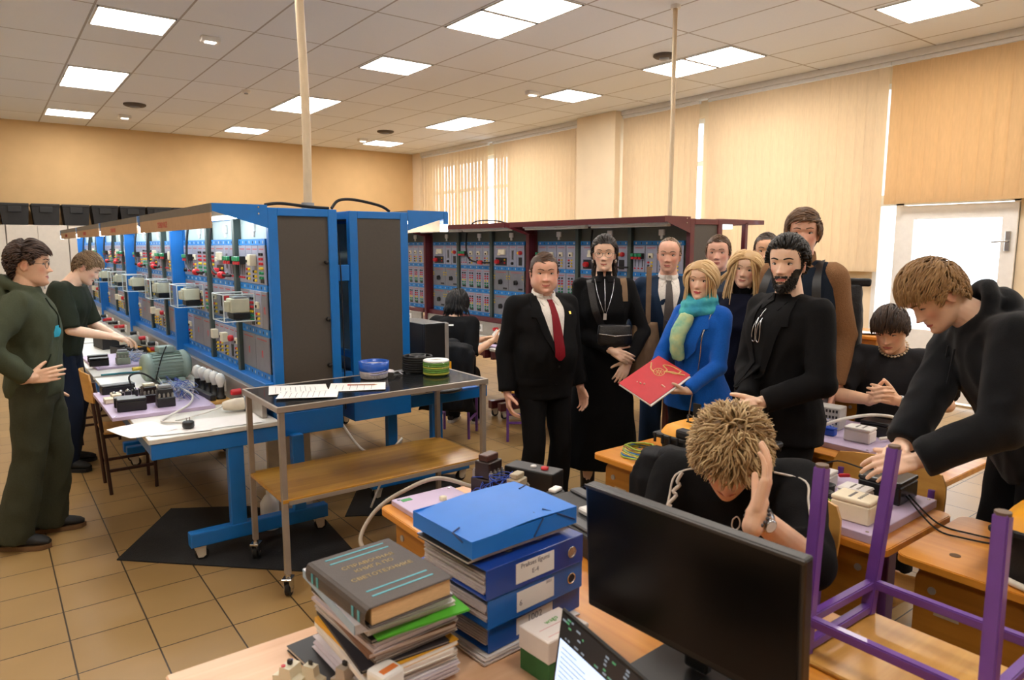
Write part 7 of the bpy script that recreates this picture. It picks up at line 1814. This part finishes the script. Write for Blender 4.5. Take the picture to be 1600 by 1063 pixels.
small_bin('second blue stacking bin, further back behind the tower', 2.60, 5.10, ZB + .24, M('bin_blue', '1636B4', .35), .2)
tag(MB().box(-.14, .14, -.22, .22, 0, .20, b=.006).build('cardboard_box', M('dark_card', '3A3632', .7), None, (2.68, 4.98, ZB)), 'dark box carrying the blue bins on the right blue bench', 'box')
m = MB(); m.ell((0, 0, .055), (.085, .07, .055)); m.ell((.03, .02, .085), (.05, .045, .04)); q = remesh(m, .008, 2, .5, .012, 22); q.materials.append(M('red_bag', 'C0161E', .4)); tag(link('plastic_bag', q, None, (2.755, 4.70, ZB + .0)), 'crumpled red bag between the blue and yellow bins', 'bag')
tag(MB().box(-.16, .16, -.11, .11, 0, .018, b=.003).build('ring_folder', M('folder_blue', '1E5CA8', .4), None, (2.55, 4.12 - .03, ZB)), 'flat blue folder on the near end of the right blue bench', 'folder')
m = MB(); m.ell((0, 0, .018), (.11, .05, .02)); tag(m.build('pouch', leather, None, (2.47, 3.99, ZB)), 'small black pouch at the near edge of the right blue bench', 'pouch')
# ---- dark red bench
board('lilac board on the dark red bench', 4.10, 5.45, ZB, .34, .50, 0, .02)
enclosure('white box on the dark red bench near the man with the red tie', 4.02, 5.05, ZB, .3, .14, .10, .09, card_white)
enclosure('low white case on the dark red bench in front of the seated person', 4.06, 5.95, ZB, .1, .24, .16, .035, card_white, slots=False)
contactor('dark device on the dark red bench beside the lilac board', 4.05, 5.62, ZB + .021, .2, .10, .09, .10, dark_plastic, grey_plastic)
o = thing('water_bottle', 'clear plastic bottle on the dark red bench', 'bottle', (4.22, 5.75, ZB)); MB().lathe([(.03, 0), (.034, .01), (.034, .15), (.015, .19), (.014, .2)], n=16).build('bottle', acr, o); MB().lathe([(.016, .2), (.016, .22), (.001, .221)], n=12).build('cap', M('cap_blue', '3A78B8', .4), o); MB().lathe([(.0345, .06), (.0345, .11)], n=16).build('label_band', M('label_blue', '9CC4DC', .5), o)
q = paper_sheet(3.78, 5.22, .86, -.4, 'white sheet held up by the person seated with their back turned', .15, .20, .004, seed=17); q.rotation_euler = (.3, 1.0, -.6)
# ---- front row, left desk
board('small lilac board on the front desk beside the trolley, with a green mark', 1.275, 2.085, ZD, .26, .36, 0, .020)
m = MB(); m.box(-.02, .02, -.012, .012, 0, .0012); tag(m.build('sticker', M('green_sticker', '3E9A58', .5), None, (1.19, 2.23, ZD + .0202)), 'small green sticker on the corner of the small lilac board', 'sticker')
o = thing('rotary_knob', 'ivory knob on the small lilac board', 'knob', (1.30, 2.15, ZD + .0202)); MB().lathe([(.014, 0), (.014, .012), (.001, .014)], n=14).build('knob', ivory, o)
contactor('tall dark brown contactor standing on the front desk board', 1.50, 2.14, ZD, .3, .10, .10, .165, bake, M('brown_bakelite', '4A2A22', .4))
contactor('beige relay with a dark mark in front of the tall brown contactor', 1.52, 1.985, ZD, .35, .075, .075, .125, M('beige_relay', 'AFA48C', .5), M('beige_relay', 'AFA48C', .5), 'relay')
o = thing('motor_starter', 'black starter box with a red button behind the beige relay', 'switch', (1.66, 2.06, ZD), .35); MB().box(-.045, .045, -.11, .11, 0, .10, b=.006).build('case', dark_plastic, o); MB().lathe([(.015, .10), (.015, .108), (.001, .109)], (0, -.05, 0), (0, 0, 1), 14).build('red_button', red, o); MB().lathe([(.012, .10), (.012, .106), (.001, .107)], (0, .0, 0), (0, 0, 1), 14).build('white_button', white_plastic, o)
contactor('small black and white contactor with a red tab beside the starter box', 1.60, 1.86, ZD, .3, .07, .07, .085, dark_plastic, white_plastic)
o = thing('potentiometer', 'round black socket at the edge of the small lilac board', 'socket', (1.43, 2.04, ZD + .0)); MB().lathe([(.036, 0), (.038, .01), (.038, .05), (.034, .055), (.001, .055)], n=18).build('socket_body', dark_plastic, o)
wires('wire_tangle', 'blue control wires around the contactors on the front desk', 1.47, 2.06, ZD, .07, .10, .12, 16, [copper], 8)
cable('beige cable sagging over the end of the front desk by the trolley', [(1.45, 2.18, ZD + .03), (1.35, 2.27, ZD + .06), (1.22, 2.30, ZD + .03), (1.10, 2.30, ZD - .02), (1.02, 2.27, ZD - .10), (1.03, 2.20, ZD - .14), (1.075, 2.12, ZD - .12)], .008, M('beige_cable', 'A89C8C', .5))
o = thing('flat_tool_case', 'closed grey flat tool case with yellow corner grips on the front desk', 'tool case', (1.545, 1.60, ZD), -.12)
MB().box(-.12, .12, -.24, .24, 0, .075, b=.010).build('case_body', caseb, o)
for x in (-.085, .085): MB().box(x - .022, x + .022, -.23, .23, .074, .086, b=.004).build('lid_rail', caseg, o)
MB().box(-.03, .03, -.05, .05, .075, .095, b=.005).build('latch', white_metal, o)
for y in (-.235, .235): MB().box(-.122, -.05, y - .03, y + .03, .01, .088, b=.012).build('corner_grip', orange, o)
# ---- second row
o = tool_case('yellow-lidded black tool case on the second row, in front of the blonde woman', 2.40, 1.76, ZD, pi / 2, L=.44, W_=.30, H_=.205)
m = MB(); rr = random.Random(9)
for k in range(9): m.tube([(.10 * cos(a) * (1 - .05 * k % 3) + rr.uniform(-.006, .006), .09 * sin(a) + rr.uniform(-.006, .006), .006 + .004 * k + .003 * sin(a * 2 + k)) for a in [2 * pi * i / 26 for i in range(26)]], .0042, 6, k % 4, closed=True)
tag(m.build('wire_coil', [wire_y, M('wire_blue2', '2C6CB0', .45), M('wire_yellow2', 'C9B13A', .45), M('wire_brown', '8A6A44', .45)], None, (2.36, 2.13, ZD)), 'coil of yellow, green and blue wires on the end of the second-row desk', 'coil')
m = MB(); rr = random.Random(10)
for k in range(10):
    a0 = rr.uniform(0, 6); m.tube(spline([(2.40 + rr.uniform(-.09, .09), 1.76 + rr.uniform(-.15, .12), ZD + .208 + .05 * (j == 1) + rr.uniform(0, .035)) for j in range(5)], 5), .0035, 6)
m.box(2.42, 2.425, 1.86, 1.90, ZD + .21, ZD + .28); tag(m.build('cable_bundle', black_rubber), 'loose black cables lying on top of the yellow-lidded case', 'cables')
board('lilac board on the second-row desk below the leaning boy', 2.475, 1.235, ZD, .52, .42, .02, .030)
z2 = ZD + .0305
enclosure('large cream box with slots at the front corner of the second-row board', 2.325, 1.125, z2, .08, .10, .13, .082, cream)
enclosure('grey-white box with slots in the middle of the second-row board', 2.47, 1.20, z2, .08, .085, .10, .06, card_white)
enclosure('white box at the left back of the second-row board', 2.52, 1.36, z2, .08, .075, .10, .075, card_white)
enclosure('black battery at the right back of the second-row board', 2.63, 1.16, z2, .05, .16, .15, .085, M('battery_black', '121214', .3), 'battery', slots=False)
for k, (x, y) in enumerate(((2.36, 1.255), (2.44, 1.29))):
    o = thing('push_button_socket', ['round black socket left of the cream box', 'second round black socket behind the cream box'][k], 'socket', (x, y, z2)); MB().lathe([(.026, 0), (.026, .045), (.030, .05), (.024, .052), (.02, .03), (.001, .03)], n=16).build('socket_body', dark_plastic, o)
contactor('grey relay with a green terminal on the second-row board', 2.40, 1.38, z2, .1, .06, .08, .085, grey_plastic, M('grey_light', 'B8B6B2', .5), 'relay')
enclosure('small green terminal on the second-row board', 2.335, 1.345, z2, 0, .03, .03, .05, M('terminal_green', '5E9C6E', .5), 'terminal_block', slots=False)
enclosure('blue terminal with wires at the front of the second-row board', 2.29, 1.29, z2, 0, .035, .05, .05, dkblue, 'terminal_block', slots=False)
enclosure('small yellow block with red clips at the back of the second-row board', 2.60, 1.40, z2, .2, .05, .07, .03, orange, 'terminal_block', slots=False)
for k in range(3):
    o = thing('crocodile_clip', 'red clip at the back of the second-row board', 'clip', (2.58 + .02 * k, 1.42 - .05 * k, z2 + .032), .5 + k, 'red clips on the second-row board'); MB().box(-.022, .022, -.007, .007, 0, .014, b=.004).build('clip', red, o)
wires('wire_tangle', 'blue and earth wires beside the cream box', 2.30, 1.25, z2, .03, .05, .06, 14, [copper, wire_y, black_rubber], 12, .0022)
cable('white cable hanging from the second-row board over the desk front', [(2.31, 1.20, z2 + .03), (2.25, 1.235, z2 + .02), (2.195, 1.25, ZD - .02), (2.18, 1.262, ZD - .16), (2.16, 1.29, ZD - .26), (2.165, 1.33, ZD - .30)], .009, M('ivory_cable', 'D8D0C2', .5))
cable('thin black lead on the orange desk beside the battery', [(2.60, 1.08, z2 + .03), (2.52, .95, ZD + .006), (2.50, .86, ZD + .006), (2.56, .74, ZD + .006), (2.60, .66, ZD + .05)], .003, black_rubber)
cable('second thin black lead running from the battery across the orange desk', [(2.62, 1.08, z2 + .03), (2.57, .96, ZD + .006), (2.56, .85, ZD + .006), (2.60, .70, ZD + .006)], .003, black_rubber)
tag(MB().cyl((2.35, .82, ZD), (2.35, .82, ZD + .0012), .016, n=14).build('desk_grommet', M('brown_plug', '6A4A2A', .6)), 'small round brown plug in the top of the right second-row desk', 'plug')
o = tool_case('yellow-lidded black tool case at the right edge on the second row', 2.42, .50, ZD, pi / 2 + .05, L=.44, W_=.30, H_=.20)
m = MB(); m.tube([(2.27, .48, ZD + .215), (2.27, .50, ZD + .235), (2.27, .36, ZD + .235), (2.27, .34, ZD + .215)], .012, 8); tag(m.build('hand_tool', M('red_orange_grip', 'D8501C', .45)), 'red-orange grip lying on the case at the right edge', 'tool')
o = thing('power_plug', 'black plug standing beside the tool case at the right edge', 'plug', (2.56, .745, ZD)); MB().lathe([(.02, 0), (.024, .01), (.022, .05), (.012, .06), (.001, .06)], n=14).build('plug_body', dark_plastic, o); MB().cyl((0, 0, .06), (0, 0, .08), .003, n=8).build('pin', chrome, o)
cable('thick white cable curving in front of the right tool case', [(2.52, .70, ZD + .03), (2.40, .72, ZD + .016), (2.30, .70, ZD + .012), (2.245, .60, ZD + .012), (2.235, .45, ZD + .012), (2.24, .25, ZD + .012)], .010, M('ivory_cable', 'D8D0C2', .5))
# ---- third row
board('lilac board on the third-row desk in front of the seated boy', 3.40, 1.70, ZD, .50, .44, 0, .028)
z3 = ZD + .0285
o = thing('terminal_unit', 'grey unit with rows of terminals and blue wires on the third-row board', 'terminal unit', (3.42, 1.845, z3), .15); MB().box(-.05, .05, -.09, .09, 0, .115, b=.004).build('housing', M('grey_light', 'B8B6B2', .5), o)
m = MB(); [m.box(-.052, -.0495, -.08 + k * .0165, -.08 + k * .0165 + .009, z_, z_ + .014) for k in range(10) for z_ in (.03, .06, .09)]; m.build('terminal_holes', dark_plastic, o)
enclosure('white box with slots on the third-row board', 3.30, 1.60, z3, .1, .09, .12, .07, card_white)
enclosure('black box behind the white one on the third-row board', 3.47, 1.60, z3, .1, .10, .13, .075, M('battery_black', '121214', .3), 'black_module', slots=False)
enclosure('blue terminal block with wires on the third-row board', 3.28, 1.74, z3, .1, .04, .06, .04, dkblue, 'terminal_block', slots=False)
wires('wire_tangle', 'blue wires in front of the grey terminal unit', 3.31, 1.79, z3, .03, .06, .07, 14, [copper, wire_w], 14, .002)
cable('white cable looping around the boxes on the third-row board', [(3.24, 1.79, z3 + .015), (3.25, 1.74, z3 + .06), (3.34, 1.68, z3 + .09), (3.44, 1.60, z3 + .105), (3.50, 1.52, z3 + .09), (3.44, 1.49, z3 + .03), (3.35, 1.53, z3 + .015)], .008, wire_w)
cable('thin black lead from the clips to the hands of the leaning boy', [(2.60, 1.42, z2 + .05), (2.62, 1.35, z2 + .09), (2.55, 1.20, .90), (2.50, 1.12, .955), (2.47, 1.07, .985)], .003, black_rubber)
# ---- back of the room behind the third row
o = thing('wooden_chest', 'tall orange wooden chest by the window wall behind the tall man', 'cabinet', (5.25, 2.79, 0))
MB().box(-.22, .22, -.42, .36, .02, 1.05, b=.004).build('chest_body', desk_edge, o); MB().box(-.24, .24, -.44, .38, 1.05, 1.075, b=.004).build('chest_top', desk_or, o); MB().box(-.226, -.218, -.40, .34, .08, 1.0, b=.002).build('chest_door', desk_or, o)
paper_sheet(5.17, 2.52, 1.0755, .3, 'white papers on top of the wooden chest', .21, .297, .02, seed=31)
# folder in the hands of the blonde woman
A, B, Cc, Dd = Vector((2.715, 2.625, .972)), Vector((3.015, 2.615, 1.092)), Vector((3.055, 2.43, 1.020)), Vector((2.735, 2.435, .894))
cen = (A + B + Cc + Dd) / 4; ux = (B - A).normalized(); nn = ux.cross(Dd - A).normalized(); nn = nn if nn.z > 0 else -nn; uy = nn.cross(ux)
R4 = Matrix(((ux.x, uy.x, nn.x), (ux.y, uy.y, nn.y), (ux.z, uy.z, nn.z))).to_4x4()
o = thing('red_folder', 'red folder with a gold crest and white papers held by the blonde woman', 'folder', cen); o.rotation_euler = R4.to_euler()
fr = M('red_card_folder', 'C4222E', .5, var=.05)
m = MB(); m.box(-.165, .165, -.112, .112, 0, .003); m.build('cover', fr, o)
MB().box(-.168, .158, -.122, .105, -.009, -.001).build('papers', paper, o); MB().box(-.165, .165, -.112, .112, -.013, -.010).build('back_cover', fr, o)
m = MB(); zt = .0032
for cx_, cy_, r_ in ((.06, .02, .030), (.0, .075, .0)):
    if r_:
        m.tube([(cx_ + r_ * cos(a), cy_ + r_ * sin(a), zt) for a in [2 * pi * i / 24 for i in range(24)]], .0022, 6, closed=True)
        for k in range(8): m.tube([(cx_ + .006 * cos(a), cy_ + .006 * sin(a), zt) for a in [2 * pi * k / 8]] + [(cx_ + r_ * .8 * cos(2 * pi * k / 8), cy_ + r_ * .8 * sin(2 * pi * k / 8), zt)], .003, 5, taper=lambda t: 1 - .5 * t)
for s in (-1, 1): m.tube(spline([(.09, .0 , zt), (.105, -.02 * s - .02, zt), (.12, -.05 * s - .01, zt), (.145, -.03 * s - .03, zt), (.15, -.06, zt)], 5), .004, 6)
m.tube(spline([(.04, .045, zt), (.05, .07, zt), (.07, .085, zt), (.09, .10, zt)], 5), .004, 6); m.tube(spline([(.08, .0, zt), (.11, -.03, zt), (.125, -.07, zt), (.14, -.095, zt)], 5), .005, 6)
m.build('gold_crest', M('gold_print', 'D8B070', .35, metal=.4), o)
# ---- loose cables on top of the racks, pipe under the bench
cable('black cable arching between the tops of the two nearest blue racks', [(1.70, 4.05, 1.94), (1.76, 4.08, 1.99), (1.88, 4.12, 2.0), (2.05, 4.12, 1.97), (2.12, 4.12, 1.935)], .009, black_rubber)
cable('black cable lying along the top edge of the nearest blue rack', [(1.32, 4.10, 1.95), (1.42, 4.12, 1.962), (1.58, 4.08, 1.945), (1.69, 4.07, 1.94)], .009, black_rubber)
cable('thin black lead hanging between the two nearest blue racks', [(1.715, 4.05, 1.93), (1.735, 4.03, 1.6), (1.74, 4.03, 1.2), (1.75, 4.05, .7)], .004, black_rubber)
cable('white cable sagging under the nearest racks', [(1.74, 4.10, .60), (1.85, 4.02, .42), (2.02, 4.0, .40), (2.12, 4.02, .45), (2.0, 4.05, .22), (1.9, 4.05, .02)], .008, wire_w)
cable('thin black cable looped on top of the dark red rack', [(4.4, 6.6, 1.945), (4.35, 6.4, 1.98), (4.35, 6.1, 1.98), (4.4, 5.9, 1.945)], .007, black_rubber)
for z in (1.58, .85, 1.02): pass
o = thing('rack_link', 'blue steel link joining the two nearest racks at mid height', 'bracket', (1.765, 4.10, 1.55)); MB().box(-.05, .05, -.02, .02, -.05, .05, b=.004).build('link_plate', blue, o)
o = thing('rack_link', 'blue steel link joining the two nearest racks low down', 'bracket', (1.765, 4.10, .88)); MB().box(-.05, .05, -.02, .02, -.05, .05, b=.004).build('link_plate', blue, o)
